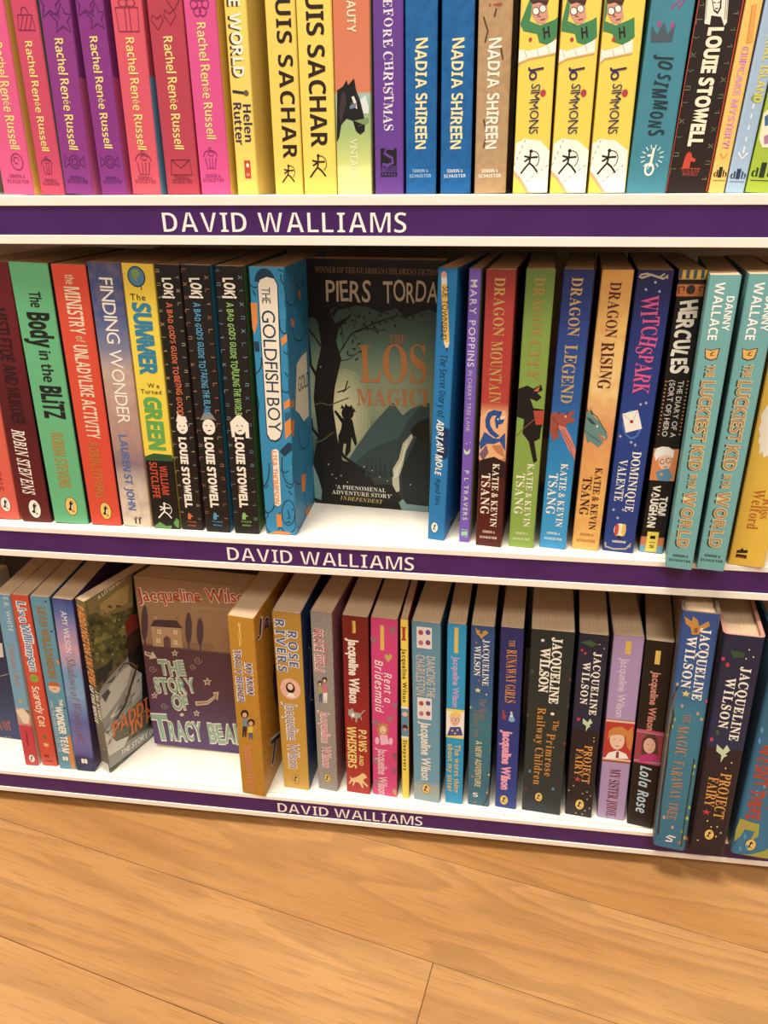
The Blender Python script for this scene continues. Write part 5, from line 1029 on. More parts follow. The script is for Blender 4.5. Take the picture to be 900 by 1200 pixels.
('X','e','s','SCHUSTER',3.1,7,1,0,13,1.92,'#E4EEF0','b',0,0),
]},
{'id': 'm16', 'label': 'golden orange cloudy spine with a green dragon head', 'pose': [0.09171, 0.01009, -0.12937, -0.01254, 0.01936, 0.19811], 'row': 1, 'base': '#EFB050', 'front': '#7A3A20', 'noise': ('#e2904c', 14, 0.5), 'grad': [(199.1, '#D8963C'), (160.7, '#F0BC62'), (120.3, '#F6CE80'), (95, '#E6975A'), (42.9, '#F2B254'), (0, '#F6BC5C')], 'ops': [
('P','p','s','#5F8C86',[0.1,106.2,3.2,104.5,11.4,97.1,15.9,89.4,15.3,86.4,10.2,90.6,13.2,84.2,10.4,80.5,5.3,84.6,2.7,83.4,0.1,92.3]),
('S','p','s','#35504c',0.58,[0.1,107.2,7.1,102.8,14.8,91.4]),
('P','p','s','#2c4644',[0.1,101.9,3.6,101,7.4,96.8,4,97.4]),
('P','p','s','#F2D49a',[8.9,96,8.7,95.1,7.9,95,7.5,95.9,7.7,96.7,8.5,96.8]),
('P','p','s','#F6EEDC',[11.3,89.5,12.3,87.2,12.6,89.2,13.8,86.9,14.2,88.5]),
('S','p','s','#2c4644',0.48,[0.1,92.4,4.9,88.7,10.9,85]),
('P','p','s','#2c4644',[0.1,106.2,0.1,110,0.8,106.7]),
('P','p','s','#2c4644',[3.2,104.5,2.1,108.7,5.6,103.5]),
('P','p','s','#C2704c',[8.3,91.3,14.7,87.3,13.1,84.8]),
('X','t','s','DRAGON',6.2,190.8,0,-1,34.5,6.97,'#5A1A18','s',0.05,0),
('X','t','s','RISING',5.4,153,0,-1,30.8,7.74,'#5A1A18','s',0.05,0),
('X','a','s','KATIE & KEVIN',10.5,65.6,0,-1,48.7,4.65,'#3A1410','s',0,0),
('X','a','s','TSANG',2.7,58.1,0,-1,29.9,6.2,'#3A1410','s',0,0),
('X','e','s','SIMON &',4.9,11.6,1,0,9.5,1.94,'#B06A30','b',0,0),
('X','e','s','SCHUSTER',3.1,6.5,1,0,13.2,1.94,'#B06A30','b',0,0),
]},
{'id': 'm17', 'label': 'dark blue spine with curly pink title and a flying white envelope', 'pose': [0.11525, 0.00927, -0.14103, -0.01682, 0.02167, 0.19824], 'row': 1, 'base': '#20367E', 'front': '#182858', 'grad': [(198.5, '#221E48'), (165.7, '#24307A'), (102.9, '#243E92'), (-1, '#223C8C')], 'ops': [
('S','p','s','#B8A890',1.3,[1.3,194.5,3.1,193.4,8.4,195.3,15.9,193,18.2,195.1,17.9,193]),
('S','p','s','#B8A890',1.08,[2,195.3,5.9,196,13.4,193.8,16.2,196]),
('P','p','s','#3c6fc0',[15.1,98.4,15.1,93.8,13.8,90,11.6,87.8,8.8,87.6,6,89.5,3.8,93.1,2.6,97.6,2.7,102.2,4,105.9,6.3,108.1,9,108.2,11.8,106.4,13.9,102.9]),
('P','p','s','#243E92',[13.7,98.3,13.7,94.5,12.8,91.3,11,89.5,8.9,89.3,6.7,90.9,5,93.9,4,97.7,4,101.5,5,104.6,6.8,106.4,8.9,106.6,11.1,105,12.8,102.1]),
('P','p','s','#F6EEE2',[1.7,105.2,11.4,108.6,15.7,95.6,5.6,92]),
('S','p','s','#b8aca0',0.43,[1.7,105.2,9,99.9,11.4,108.6]),
('P','p','s','#B8283C',[9.7,100.2,9.4,99.2,8.6,98.8,7.7,99.1,7.2,100,7.5,101,8.3,101.4,9.2,101.1]),
('P','p','s','#AEB4C8',[6.2,187.6,6.8,186.8,7.5,186.4,6.9,186.1,6.5,185.3,6,186.1,5.3,186.4,5.9,186.7]),
('P','p','s','#AEB4C8',[11.2,192,11.8,191.2,12.5,190.9,11.9,190.5,11.5,189.7,11,190.5,10.3,190.9,10.9,191.2]),
('P','p','s','#AEB4C8',[14.4,186.5,15,185.7,15.6,185.4,15.1,185.1,14.7,184.3,14.1,185.1,13.4,185.4,14,185.7]),
('P','p','s','#AEB4C8',[12.5,113.7,13.1,112.8,13.8,112.5,13.2,112.1,12.8,111.1,12.2,112,11.4,112.4,12.1,112.8]),
('P','p','s','#AEB4C8',[9.7,86.8,10.4,85.9,11.1,85.6,10.5,85.1,10.1,84.1,9.4,85,8.7,85.4,9.3,85.8]),
('P','p','s','#AEB4C8',[15.7,114.8,16.4,114,17.1,113.6,16.5,113.2,16.1,112.3,15.5,113.2,14.7,113.5,15.4,113.9]),
('P','p','s','#AEB4C8',[4.1,35.1,4.7,34.1,5.5,33.8,4.8,33.3,4.4,32.1,3.7,33.2,2.9,33.5,3.6,34]),
('P','p','s','#AEB4C8',[7.5,29,8.2,28,9,27.7,8.3,27.1,7.9,26,7.2,27,6.4,27.4,7.1,27.9]),
('P','p','s','#AEB4C8',[10.5,35.8,11.2,34.8,11.9,34.4,11.3,33.9,10.8,32.8,10.2,33.8,9.4,34.2,10.1,34.7]),
('P','p','s','#AEB4C8',[12.6,85.1,13.3,84.1,14,83.8,13.4,83.4,12.9,82.3,12.3,83.3,11.6,83.6,12.2,84.1]),
('P','p','s','#AEB4C8',[2.2,90.6,2.8,89.7,3.6,89.3,2.9,88.9,2.5,87.9,1.9,88.8,1.1,89.2,1.8,89.6]),
('P','e','s','#F6E9C0',[14.7,18,14.3,20.3,13.1,22.2,11.4,23.2,9.4,23.2,7.7,22.2,6.5,20.3,6.1,18,6.5,15.6,7.7,13.7,9.4,12.7,11.4,12.7,13.1,13.7,14.3,15.6]),
('P','e','s','#D8483C',[9.6,17.8,9.4,20.4,8.9,22.3,8.1,23,7.4,22.3,6.8,20.4,6.6,17.8,6.8,15.2,7.4,13.3,8.1,12.6,8.9,13.3,9.4,15.2]),
('P','e','s','#F0C050',[14.6,18.2,14.4,20.8,13.9,22.7,13.1,23.4,12.4,22.7,11.8,20.8,11.6,18.2,11.8,15.6,12.4,13.7,13.1,13,13.9,13.7,14.4,15.6]),
('P','e','s','#2a1c18',[9.2,11.2,9.2,13.4,11.6,13.4,11.6,11.2]),
('S','p','s','#B8A890',1.3,[1.5,7,1.9,3.6,7.8,2.1,16.2,3.1,19.4,7.9,18.5,4.4]),
('X','t','s','WITCHSPARK',6.1,182.4,0,-1,62.6,9.53,'#E8528C','s',0.12,0),
('X','a','s','DOMINIQUE',11.9,78.9,0,-1,45.9,5.63,'#F6F0E2','s',0,0),
('X','a','s','VALENTE',3.7,72.3,0,-1,31.6,5.63,'#F6F0E2','s',0,0),
('X','e','s','USBORNE',6.1,7.6,1,0,9.5,1.73,'#F6F0E2','b',0,0),
]},
{'id': 'm18', 'label': 'black spine with white zigzag capitals and an orange band', 'pose': [0.13919, 0.01057, -0.1178, -0.0227, 0.01654, 0.19828], 'row': 1, 'base': '#1B1512', 'front': '#141010', 'grad': [(198.6, '#E9B23C'), (192.9, '#E9B23C'), (192.6, '#1a1210'), (190, '#1a1210'), (189.7, '#D87A3C'), (182.5, '#D87A3C'), (182.2, '#17120f'), (13.2, '#17120f'), (12.8, '#D87A4c'), (6.1, '#D87A4c'), (5.6, '#6FA8CC'), (-2.5, '#6FA8CC')], 'ops': [
('P','p','s','#3d5a66',[0.1,193.2,2,193.2,2,198.2,0.1,198.2]),
('P','p','s','#3d5a66',[4.3,193.2,6.3,193.2,6.3,198.2,4.3,198.2]),
('P','p','s','#3d5a66',[8.6,193.2,10.6,193.2,10.6,198.2,8.6,198.2]),
('P','p','s','#3d5a66',[12.9,193.2,14.9,193.2,14.9,198.2,12.9,198.2]),
('P','p','s','#3a2a22',[10.9,186.6,10.4,188.3,9.1,189.4,7.5,189.4,6.1,188.3,5.6,186.6,6.1,184.8,7.5,183.8,9.1,183.8,10.4,184.8]),
('S','p','s','#5a2a18',0.83,[1.6,184.1,1.1,188.2,4.2,188.2,4.3,185.8]),
('S','p','s','#5a2a18',0.83,[16.4,184.2,15.9,188.2,13,188.2,13.7,185.8]),
('P','p','s','#E08A4C',[2.2,128.1,2.1,128.4,1.8,128.5,1.5,128.5,1.2,128.4,1.1,128.1,1.2,127.8,1.5,127.6,1.8,127.6,2.1,127.8]),
('P','p','s','#E08A4C',[15.8,128.5,15.7,128.8,15.4,129,15,129,14.7,128.8,14.6,128.5,14.7,128.3,15,128.1,15.4,128.1,15.7,128.3]),
('P','p','s','#E08A4C',[2.2,125.5,2.1,125.8,1.8,126,1.5,126,1.2,125.8,1.1,125.5,1.2,125.2,1.5,125.1,1.8,125.1,2.1,125.2]),
('P','p','s','#E08A4C',[15.8,126,15.7,126.3,15.4,126.5,15,126.5,14.7,126.3,14.6,126,14.7,125.7,15,125.5,15.4,125.5,15.7,125.7]),
('P','p','s','#E08A4C',[2.2,123,2.1,123.3,1.8,123.4,1.5,123.4,1.2,123.3,1.1,123,1.2,122.7,1.5,122.5,1.8,122.5,2.1,122.7]),
('P','p','s','#E08A4C',[15.8,123.5,15.7,123.8,15.4,123.9,15,123.9,14.7,123.8,14.6,123.5,14.7,123.2,15,123,15.4,123,15.7,123.2]),
('P','p','s','#E08A4C',[2.2,120.4,2.1,120.7,1.8,120.9,1.5,120.9,1.2,120.7,1.1,120.4,1.2,120.1,1.5,119.9,1.8,119.9,2.1,120.1]),
('P','p','s','#E08A4C',[15.8,120.9,15.7,121.2,15.4,121.4,15,121.4,14.7,121.2,14.6,120.9,14.7,120.6,15,120.4,15.4,120.4,15.7,120.6]),
('P','p','s','#E08A4C',[2.2,117.8,2.1,118.1,1.8,118.3,1.5,118.3,1.2,118.1,1.1,117.8,1.2,117.5,1.5,117.3,1.8,117.3,2.1,117.5]),
('P','p','s','#E08A4C',[15.8,118.3,15.7,118.6,15.4,118.8,15,118.8,14.7,118.6,14.6,118.3,14.7,118.1,15,117.9,15.4,117.9,15.7,118.1]),
('P','p','s','#E08A4C',[2.2,115.2,2.1,115.5,1.8,115.7,1.5,115.7,1.2,115.5,1.1,115.2,1.2,114.9,1.5,114.7,1.8,114.7,2.1,114.9]),
('P','p','s','#E08A4C',[15.8,115.8,15.7,116.1,15.4,116.2,15,116.2,14.7,116.1,14.6,115.8,14.7,115.5,15,115.3,15.4,115.3,15.7,115.5]),
('P','p','s','#E08A4C',[2.2,112.6,2.1,112.9,1.8,113.1,1.5,113.1,1.2,112.9,1.1,112.6,1.2,112.3,1.5,112.1,1.8,112.1,2.1,112.3]),
('P','p','s','#E08A4C',[15.8,113.2,15.7,113.5,15.4,113.6,15,113.6,14.7,113.5,14.6,113.2,14.7,112.9,15,112.7,15.4,112.7,15.7,112.9]),
('P','p','s','#E08A4C',[2.2,110,2.1,110.3,1.8,110.4,1.5,110.4,1.2,110.3,1.1,110,1.2,109.7,1.5,109.5,1.8,109.5,2.1,109.7]),
('P','p','s','#E08A4C',[15.8,110.6,15.7,110.9,15.4,111,15,111,14.7,110.9,14.6,110.6,14.7,110.3,15,110.1,15.4,110.1,15.7,110.3]),
('P','p','s','#E08A4C',[2.2,107.3,2.1,107.6,1.8,107.8,1.5,107.8,1.2,107.6,1.1,107.3,1.2,107,1.5,106.9,1.8,106.9,2.1,107]),
('P','p','s','#E08A4C',[15.8,108,15.7,108.2,15.4,108.4,15,108.4,14.7,108.2,14.6,108,14.7,107.7,15,107.5,15.4,107.5,15.7,107.7]),
('P','p','s','#E08A4C',[2.2,104.7,2.1,105,1.8,105.2,1.5,105.2,1.2,105,1.1,104.7,1.2,104.4,1.5,104.2,1.8,104.2,2.1,104.4]),
('P','p','s','#E08A4C',[15.8,105.3,15.7,105.6,15.4,105.8,15,105.8,14.7,105.6,14.6,105.3,14.7,105,15,104.9,15.4,104.9,15.7,105]),
('P','p','s','#E08A4C',[2.2,102,2.1,102.3,1.8,102.5,1.5,102.5,1.2,102.3,1.1,102,1.2,101.7,1.5,101.6,1.8,101.6,2.1,101.7]),
('P','p','s','#E08A4C',[15.8,102.7,15.7,103,15.4,103.2,15,103.2,14.7,103,14.6,102.7,14.7,102.4,15,102.2,15.4,102.2,15.7,102.4]),
('P','p','s','#E08A4C',[2.2,99.4,2.1,99.6,1.8,99.8,1.5,99.8,1.2,99.6,1.1,99.4,1.2,99.1,1.5,98.9,1.8,98.9,2.1,99.1]),
('P','p','s','#E08A4C',[15.8,100,15.7,100.3,15.4,100.5,15,100.5,14.7,100.3,14.6,100,14.7,99.7,15,99.6,15.4,99.6,15.7,99.7]),
('P','p','s','#E08A4C',[2.2,96.7,2.1,97,1.8,97.1,1.5,97.1,1.2,97,1.1,96.7,1.2,96.4,1.5,96.2,1.8,96.2,2.1,96.4]),
('P','p','s','#E08A4C',[15.8,97.4,15.7,97.7,15.4,97.8,15,97.8,14.7,97.7,14.6,97.4,14.7,97.1,15,96.9,15.4,96.9,15.7,97.1]),
('P','p','s','#E08A4C',[2.2,94,2.1,94.3,1.8,94.4,1.5,94.4,1.2,94.3,1.1,94,1.2,93.7,1.5,93.5,1.8,93.5,2.1,93.7]),
('P','p','s','#E08A4C',[15.8,94.7,15.7,95,15.4,95.2,15,95.2,14.7,95,14.6,94.7,14.7,94.4,15,94.2,15.4,94.2,15.7,94.4]),
('P','p','s','#E08A4C',[2.2,91.3,2.1,91.6,1.8,91.7,1.5,91.7,1.2,91.6,1.1,91.3,1.2,91,1.5,90.8,1.8,90.8,2.1,91]),
('P','p','s','#E08A4C',[15.8,92,15.7,92.3,15.4,92.5,15,92.5,14.7,92.3,14.6,92,14.7,91.7,15,91.5,15.4,91.5,15.7,91.7]),
('P','p','s','#E9874C',[0.1,81.2,16.4,81.4,16.4,57.6,0.1,57.4]),
('P','p','s','#F6C8A8',[12.6,72.4,12.6,69.5,11.8,67,10.3,65.6,8.4,65.5,6.5,66.7,5,69,4.2,71.9,4.3,74.8,5.1,77.2,6.6,78.6,8.5,78.7,10.3,77.6,11.8,75.3]),
('P','p','s','#F4F0E8',[0.8,76.7,1.9,81.3,5.3,82.7,9.7,82.5,13.5,80,13.4,74.5,11.1,75.9,7.8,77.1,4.2,74.9,2.5,71.8]),
('P','p','s','#5a92b8',[3.3,63.7,10.9,67.3,15.2,61.5,12.6,57.2,6,57.4]),
('P','p','s','#E9B23C',[8.4,62.4,8.2,63,7.7,63.3,7.1,63.3,6.6,63,6.5,62.4,6.6,61.8,7.1,61.4,7.7,61.4,8.2,61.8]),
('S','p','s','#2a1c18',0.5,[8.1,71.7,7.9,70.4,7,69.8,5.9,70.3,5.3,71.5,5.6,72.8,6.5,73.4,7.6,73]),
('S','p','s','#2a1c18',0.5,[11.9,72.8,11.7,71.5,10.7,70.9,9.7,71.4,9.1,72.6,9.3,73.9,10.2,74.5,11.3,74]),
('S','p','s','#2a1c18',0.5,[8,67.7,10.4,68.3]),
('P','e','s','#F6D84C',[4.1,0.9,11.9,0.9,11.9,17.2,4.1,17.2]),
('P','e','s','#17120f',[6.3,11.4,9.9,11.4,9.9,14.1,6.3,14.1]),
('P','e','s','#17120f',[6,8.3,10.3,8.3,10.3,8.8,6,8.8]),
('X','t','s','HERCULES',3.1,180.1,0,-1,46.3,10.25,'#F6EEDC','b',0.12,0.02),
('X','t','s','THE DIARY OF A',9.3,128.9,0,-1,39.3,3.31,'#DAD4C6','h',0,0),
('X','t','s','(SORT OF) HERO',4,129.1,0,-1,39,3.31,'#DAD4C6','h',0,0),
('X','a','s','TOM',9.1,45.4,0,-1,14.8,4.96,'#F6EEDC','b',0,0.02),
('X','a','s','VAUGHAN',3,53.6,0,-1,33,5.29,'#F6EEDC','b',0,0.02),
('X','e','s','S',6.6,3.9,1,0,3.3,2.65,'#17120f','b',0,0),
]},
{'id': 'm19', 'label': 'teal spine with gold shadowed capitals, left one of two alike', 'pose': [0.15352, -0.01155, -0.21678, -0.03224, 0.01735, 0.19771], 'row': 1, 'base': '#6FB0B0', 'front': '#274648', 'ops': [
('P','p','s','#4a3418',[3.5,154.6,6.9,153.7,12.1,155.2,11.3,148.5,7.8,147.2,4.3,148.5]),
('P','p','s','#F0B45A',[4,154.1,6.9,153.2,11.5,154.5,10.8,148.9,7.8,147.8,4.9,148.9]),
('X','a','s','DANNY',11.1,185.7,0,-1,20.2,4.16,'#FBFAF2','b',0,0),
('X','a','s','WALLACE',4,193.6,0,-1,33.9,5.21,'#FBFAF2','b',0,0),
('X','e','s','£',6.9,150.2,1,0,2.6,2.78,'#4a2a12','b',0,0),
('X','t','s','THE',5,144.7,0,-1,8,4.51,'#2f4a44','b',0,0),
('X','t','s','THE',6.4,144.7,0,-1,8,4.51,'#F0D896','b',0,0.035),
('X','t','s','THE',6.4,144.4,0,-1,7.3,4.51,'#B08A5C','b',0,0),
('X','t','s','LUCKIEST',3.6,134.6,0,-1,40.3,7.29,'#2f4a44','b',0,0),
('X','t','s','LUCKIEST',5,134.7,0,-1,40.3,7.29,'#F0D896','b',0,0.035),
('X','t','s','LUCKIEST',5,134.4,0,-1,39.5,7.29,'#B08A5C','b',0,0),
('X','t','s','KID',3.6,92.1,0,-1,18,7.29,'#2f4a44','b',0,0),
('X','t','s','KID',5,92.2,0,-1,17.9,7.29,'#F0D896','b',0,0.035),
('X','t','s','KID',5,91.8,0,-1,17.2,7.29,'#B08A5C','b',0,0),
('X','t','s','IN THE',5.2,71.6,0,-1,10.5,4.16,'#2f4a44','b',0,0),
('X','t','s','IN THE',6.6,71.8,0,-1,10.5,4.16,'#F0D896','b',0,0.035),
('X','t','s','IN THE',6.6,71.4,0,-1,9.7,4.16,'#B08A5C','b',0,0),
('X','t','s','WORLD',3.6,59.2,0,-1,42.6,7.29,'#2f4a44','b',0,0),
('X','t','s','WORLD',5,59.3,0,-1,42.5,7.29,'#F0D896','b',0,0.035),
('X','t','s','WORLD',5,58.9,0,-1,41.7,7.29,'#B08A5C','b',0,0),
('X','e','s','SIMON &',3.7,9.3,1,0,10,1.74,'#1c2a2c','b',0,0),
('X','e','s','SCHUSTER',1.7,5.6,1,0,13.9,1.74,'#1c2a2c','b',0,0),
]},
{'id': 'm20', 'label': 'teal spine with gold shadowed capitals, right one of two alike', 'pose': [0.17489, -0.01097, -0.19373, -0.02759, 0.01777, 0.19848], 'row': 1, 'base': '#6FB0B0', 'front': '#274648', 'ops': [
('P','p','s','#4a3418',[3.6,155.1,7.1,154.2,12.4,155.7,11.6,148.9,8,147.5,4.4,148.9]),
('P','p','s','#F0B45A',[4.1,154.6,7.1,153.7,11.8,155,11,149.3,8,148.2,5,149.3]),
('X','a','s','DANNY',11.4,185.9,0,-1,20.1,4.26,'#FBFAF2','b',0,0),
('X','a','s','WALLACE',4.1,193.8,0,-1,33.7,5.33,'#FBFAF2','b',0,0),
('X','e','s','£',7.1,150.7,1,0,2.7,2.84,'#4a2a12','b',0,0),
('X','t','s','THE',5.2,145.1,0,-1,7.9,4.62,'#2f4a44','b',0,0),
('X','t','s','THE',6.6,145.2,0,-1,7.9,4.62,'#F0D896','b',0,0.035),
('X','t','s','THE',6.6,144.9,0,-1,7.3,4.62,'#B08A5C','b',0,0),
('X','t','s','LUCKIEST',3.7,135.2,0,-1,40.1,7.46,'#2f4a44','b',0,0),
('X','t','s','LUCKIEST',5.2,135.2,0,-1,40.1,7.46,'#F0D896','b',0,0.035),
('X','t','s','LUCKIEST',5.2,134.9,0,-1,39.4,7.46,'#B08A5C','b',0,0),
('X','t','s','KID',3.7,92.8,0,-1,17.9,7.46,'#2f4a44','b',0,0),
('X','t','s','KID',5.2,92.9,0,-1,17.9,7.46,'#F0D896','b',0,0.035),
('X','t','s','KID',5.2,92.6,0,-1,17.1,7.46,'#B08A5C','b',0,0),
('X','t','s','IN THE',5.3,72.5,0,-1,10.5,4.26,'#2f4a44','b',0,0),
('X','t','s','IN THE',6.8,72.6,0,-1,10.5,4.26,'#F0D896','b',0,0.035),
('X','t','s','IN THE',6.8,72.2,0,-1,9.7,4.26,'#B08A5C','b',0,0),
('X','t','s','WORLD',3.7,60,0,-1,42.4,7.46,'#2f4a44','b',0,0),
('X','t','s','WORLD',5.2,60.2,0,-1,42.4,7.46,'#F0D896','b',0,0.035),
('X','t','s','WORLD',5.2,59.8,0,-1,41.6,7.46,'#B08A5C','b',0,0),
('X','e','s','SIMON &',3.8,10.4,1,0,10.2,1.78,'#1c2a2c','b',0,0),
('X','e','s','SCHUSTER',1.8,6.7,1,0,14.2,1.78,'#1c2a2c','b',0,0),
]},
{'id': 'm21', 'label': 'plain golden yellow spine at the right end of the middle shelf', 'pose': [0.2019, -0.00211, -0.18965, -0.0274, 0.02323, 0.19763], 'row': 1, 'base': '#F0C03C', 'noise': ('#e8b436', 20, 0.3), 'ops': [
('P','p','s','#F8EFD8',[1.7,110.4,3.9,115.9,5.6,119.6,12.8,79.5,10.2,83.1,8.4,81.5,6.9,85.7,5.3,83.7,4.8,90.3,3.2,92,3.8,96.7,1.9,101.2,2.8,105]),
('P','e','s','#3a1c12',[3.9,9.5,3.9,11.5,6,12.2,7.4,14,8.1,12.2,10.9,12.6,10.9,10.2]),
('P','e','s','#3a1c12',[3.9,6,3.9,8.8,10.9,8.4,10.9,5.6]),
('X','a','s','Ross',13.8,52.6,0,-1,15.2,5.81,'#C8641E','s',0,0),
('X','a','s','Welford',7,58.9,0,-1,29.9,6.97,'#C8641E','s',0,0),
('X','e','s','Harper',5.1,5.9,1,0,4.6,1.16,'#C8641E','b',0,0),
]},
{'id': 'b0', 'label': 'pale blue spine with a crimson base and white oval badge, at the left end', 'pose': [-0.41132, 0.00787, 0.05037, 0.09229, 0.01328, 0.19948], 'row': 2, 'base': '#6FA8C8', 'front': '#EFE0C8', 'grad': [(203.1, '#6A9CBC'), (122.8, '#6FA8CC'), (72.6, '#74A8C8'), (71, '#D9B89a'), (52.1, '#C99A84'), (51, '#D83A4C'), (-3.7, '#D8404C')], 'ops': [
('P','p','s','#c8a878',[8.2,80.9,7.9,82.4,7.1,83.4,6.1,83.4,5.4,82.4,5,80.9,5.4,79.3,6.1,78.3,7.1,78.3,7.9,79.3]),
('P','p','s','#F0DCC4',[0.5,69.1,7.2,72.7,13.1,63.1,10.8,53.5,5.7,54.1]),
('P','p','s','#5f6a3c',[9.1,71.7,13.1,70.4,13.1,65.8]),
('P','e','s','#3a2412',[11.2,9.3,11,10.9,10.5,12.3,9.8,13.4,9,14.1,8,14.4,7,14.1,6.1,13.4,5.4,12.3,4.9,10.9,4.8,9.3,4.9,7.7,5.4,6.3,6.1,5.2,7,4.4,8,4.2,9,4.4,9.8,5.2,10.5,6.3,11,7.7]),
('P','e','s','#FBF3E2',[10.9,9.3,10.8,10.8,10.3,12.1,9.7,13.2,8.9,13.9,8,14.1,7.1,13.9,6.2,13.2,5.6,12.1,5.2,10.8,5,9.3,5.2,7.8,5.6,6.4,6.2,5.4,7.1,4.7,8,4.4,8.9,4.7,9.7,5.4,10.3,6.4,10.8,7.8]),
('P','e','s','#17110f',[6.2,7.5,7.3,9,7.2,11.2,8.1,12.5,9.2,12.2,9.4,11.2,8.7,10.7,9.1,9.3,8.3,7.4,7.2,6.9]),
('P','e','s','#f6ead0',[8.4,10.4,9,9.6,8.5,7.9,7.8,7.7,8.1,9.3]),
('P','e','s','#f6ead0',[9.1,11.7,9,12,8.7,12.1,8.5,12,8.4,11.7,8.5,11.4,8.7,11.3,9,11.4]),
('P','e','s','#b5652a',[7.8,6.6,8.7,6,9.5,6.7,9,7.2]),
('X','a','s','E.B. WHITE',7.3,196.9,0,-1,35.9,3.98,'#DCEAF0','r',0,0),
('X','t','s',"Charlotte's Web",4,146.7,0,-1,46.1,5.31,'#B88A5C','sb',0,0),
('X','a','s','A PUFFIN BOOK',5.6,44.8,0,-1,19.1,1.99,'#5a1420','r',0,0),
]},
{'id': 'b1', 'label': 'bright orange red spine with bubbly white and blue author name', 'pose': [-0.39322, 0.0096, 0.03697, 0.07722, 0.01575, 0.19865], 'row': 2, 'base': '#E24A34', 'front': '#9c2e20', 'ops': [
('P','p','s','#8fae3c',[12.1,108.3,11.6,110.6,10,112.4,7.9,113,5.7,112.4,4.2,110.6,3.6,108.3,4.2,105.9,5.7,104.2,7.9,103.5,10,104.2,11.6,105.9]),
('S','p','s','#4c6a1e',0.76,[5.5,108.3,10.2,108.3]),
('P','p','s','#5c7a3c',[5.4,37.1,7.9,39.6,10.4,37.7,8.5,34.6]),
('S','p','s','#F6D88c',0.94,[7.9,30.1,7.9,23.8]),
('S','p','s','#F6D88c',0.94,[5.1,28.6,10.6,25.4]),
('S','p','s','#F6D88c',0.94,[5.1,25.4,10.6,28.6]),
('P','e','s','#8c2418',[3.8,14.5,6.9,13.9,8.8,14.5,8.2,10.1,5.7,11.4,3.8,10.8]),
('X','a','s','Lisa',4.3,192.2,0,-1,22.4,7.09,'#F6F2E6','b',0.1,0.07),
('X','a','s','Lisa',4.6,191.8,0,-1,21.5,6.61,'#3c86c0','b',0.1,0),
('X','a','s','Williamson',4.7,168.8,0,-1,53.1,7.88,'#F6F2E6','b',0.1,0.07),
('X','a','s','Williamson',5,168.4,0,-1,52.1,7.25,'#3c86c0','b',0.1,0),
('X','t','s','Scaredy Cat',4.4,98.8,0,-1,49.1,6.93,'#F6E2C4','b',0.08,0),
('X','e','s','HODDER',3.9,5.2,1,0,7.9,1.58,'#8c2418','b',0,0),
]},
{'id': 'b2', 'label': 'teal blue spine with shiny gold author capitals and a cartoon face', 'pose': [-0.37316, 0.00782, 0.05492, 0.07421, 0.01751, 0.19923], 'row': 2, 'base': '#5B9AB4', 'front': '#3d7486', 'ops': [
('P','p','s','#E8C0A0',[14.3,100.3,13.7,102.8,12.2,104.9,10,106,7.5,106,5.3,104.9,3.8,102.8,3.2,100.3,3.8,97.7,5.3,95.7,7.5,94.5,10,94.5,12.2,95.7,13.7,97.7]),
('P','p','s','#C4642c',[14.4,102.3,14.1,104,13.3,105.5,12.1,106.7,10.5,107.5,8.8,107.8,7,107.5,5.4,106.7,4.2,105.5,3.4,104,3.1,102.3]),
('S','p','s','#7a3424',0.63,[7.2,99,10.3,99]),
('P','e','s','#FBF6E6',[7.9,14.5,7.5,15.5,6.5,15.9,5.5,15.5,5.1,14.5,5.5,13.5,6.5,13.1,7.5,13.5]),
('P','e','s','#FBF6E6',[10.7,14.5,10.3,15.5,9.3,15.9,8.3,15.5,7.9,14.5,8.3,13.5,9.3,13.1,10.3,13.5]),
('P','e','s','#FBF6E6',[7.9,12,7.5,13,6.5,13.4,5.5,13,5.1,12,5.5,11,6.5,10.6,7.5,11]),
('P','e','s','#FBF6E6',[10.7,12,10.3,13,9.3,13.4,8.3,13,7.9,12,8.3,11,9.3,10.6,10.3,11]),
('P','p','s','#E08A3C',[14,42.9,16.7,44.6,16.7,2,13.2,0.1,11.6,12.5]),
('P','p','s','#E08A3C',[14.6,133.8,17.4,131.8,17.4,127.1,15.5,128.7]),
('P','p','s','#2c4a58',[15.1,195.1,14.9,195.7,14.3,196.1,13.7,196.1,13.2,195.7,13,195.1,13.2,194.5,13.7,194.1,14.3,194.1,14.9,194.5]),
('P','p','s','#2c4a58',[15.9,164,15.7,164.7,15.2,165,14.6,165,14,164.7,13.8,164,14,163.4,14.6,163,15.2,163,15.7,163.4]),
('P','p','s','#2c4a58',[16.5,77.1,16.3,77.8,15.7,78.1,15.1,78.1,14.6,77.8,14.4,77.1,14.6,76.5,15.1,76.1,15.7,76.1,16.3,76.5]),
('X','a','s','LEAH WILLIAMSON',5.3,189.1,0,-1,77.2,7,'#9C7430','b',0,0.02),
('X','t','s','THE',10.9,87.5,0,-1,8.1,3.5,'#FBF6E6','b',0,0),
('X','t','s','WONDER TEAM',6.1,78.5,0,-1,57.9,7,'#FBF6E6','b',0,0.02),
('X','t','s','AND THE PHARAOHS FORTUNE',2.1,84.5,0,-1,63.4,2.8,'#CFE0E4','r',0,0),
]},
{'id': 'b3', 'label': 'blue and pink sunset spine with thin white author capitals', 'pose': [-0.35431, 0.00711, 0.03898, 0.08583, 0.01862, 0.1991], 'row': 2, 'base': '#7C86C0', 'front': '#5c4474', 'noise': ('#6a78b8', 10, 0.3), 'grad': [(202.1, '#24307A'), (185.7, '#4C68B0'), (163.3, '#A890B8'), (147.2, '#D8A0B0'), (118.7, '#6FA4CE'), (94.1, '#7FAAD0'), (63.4, '#5a6ab4'), (36.9, '#7a70b8'), (20.5, '#5a5aa8'), (16.6, '#1E2450'), (0.9, '#1E2450')], 'ops': [
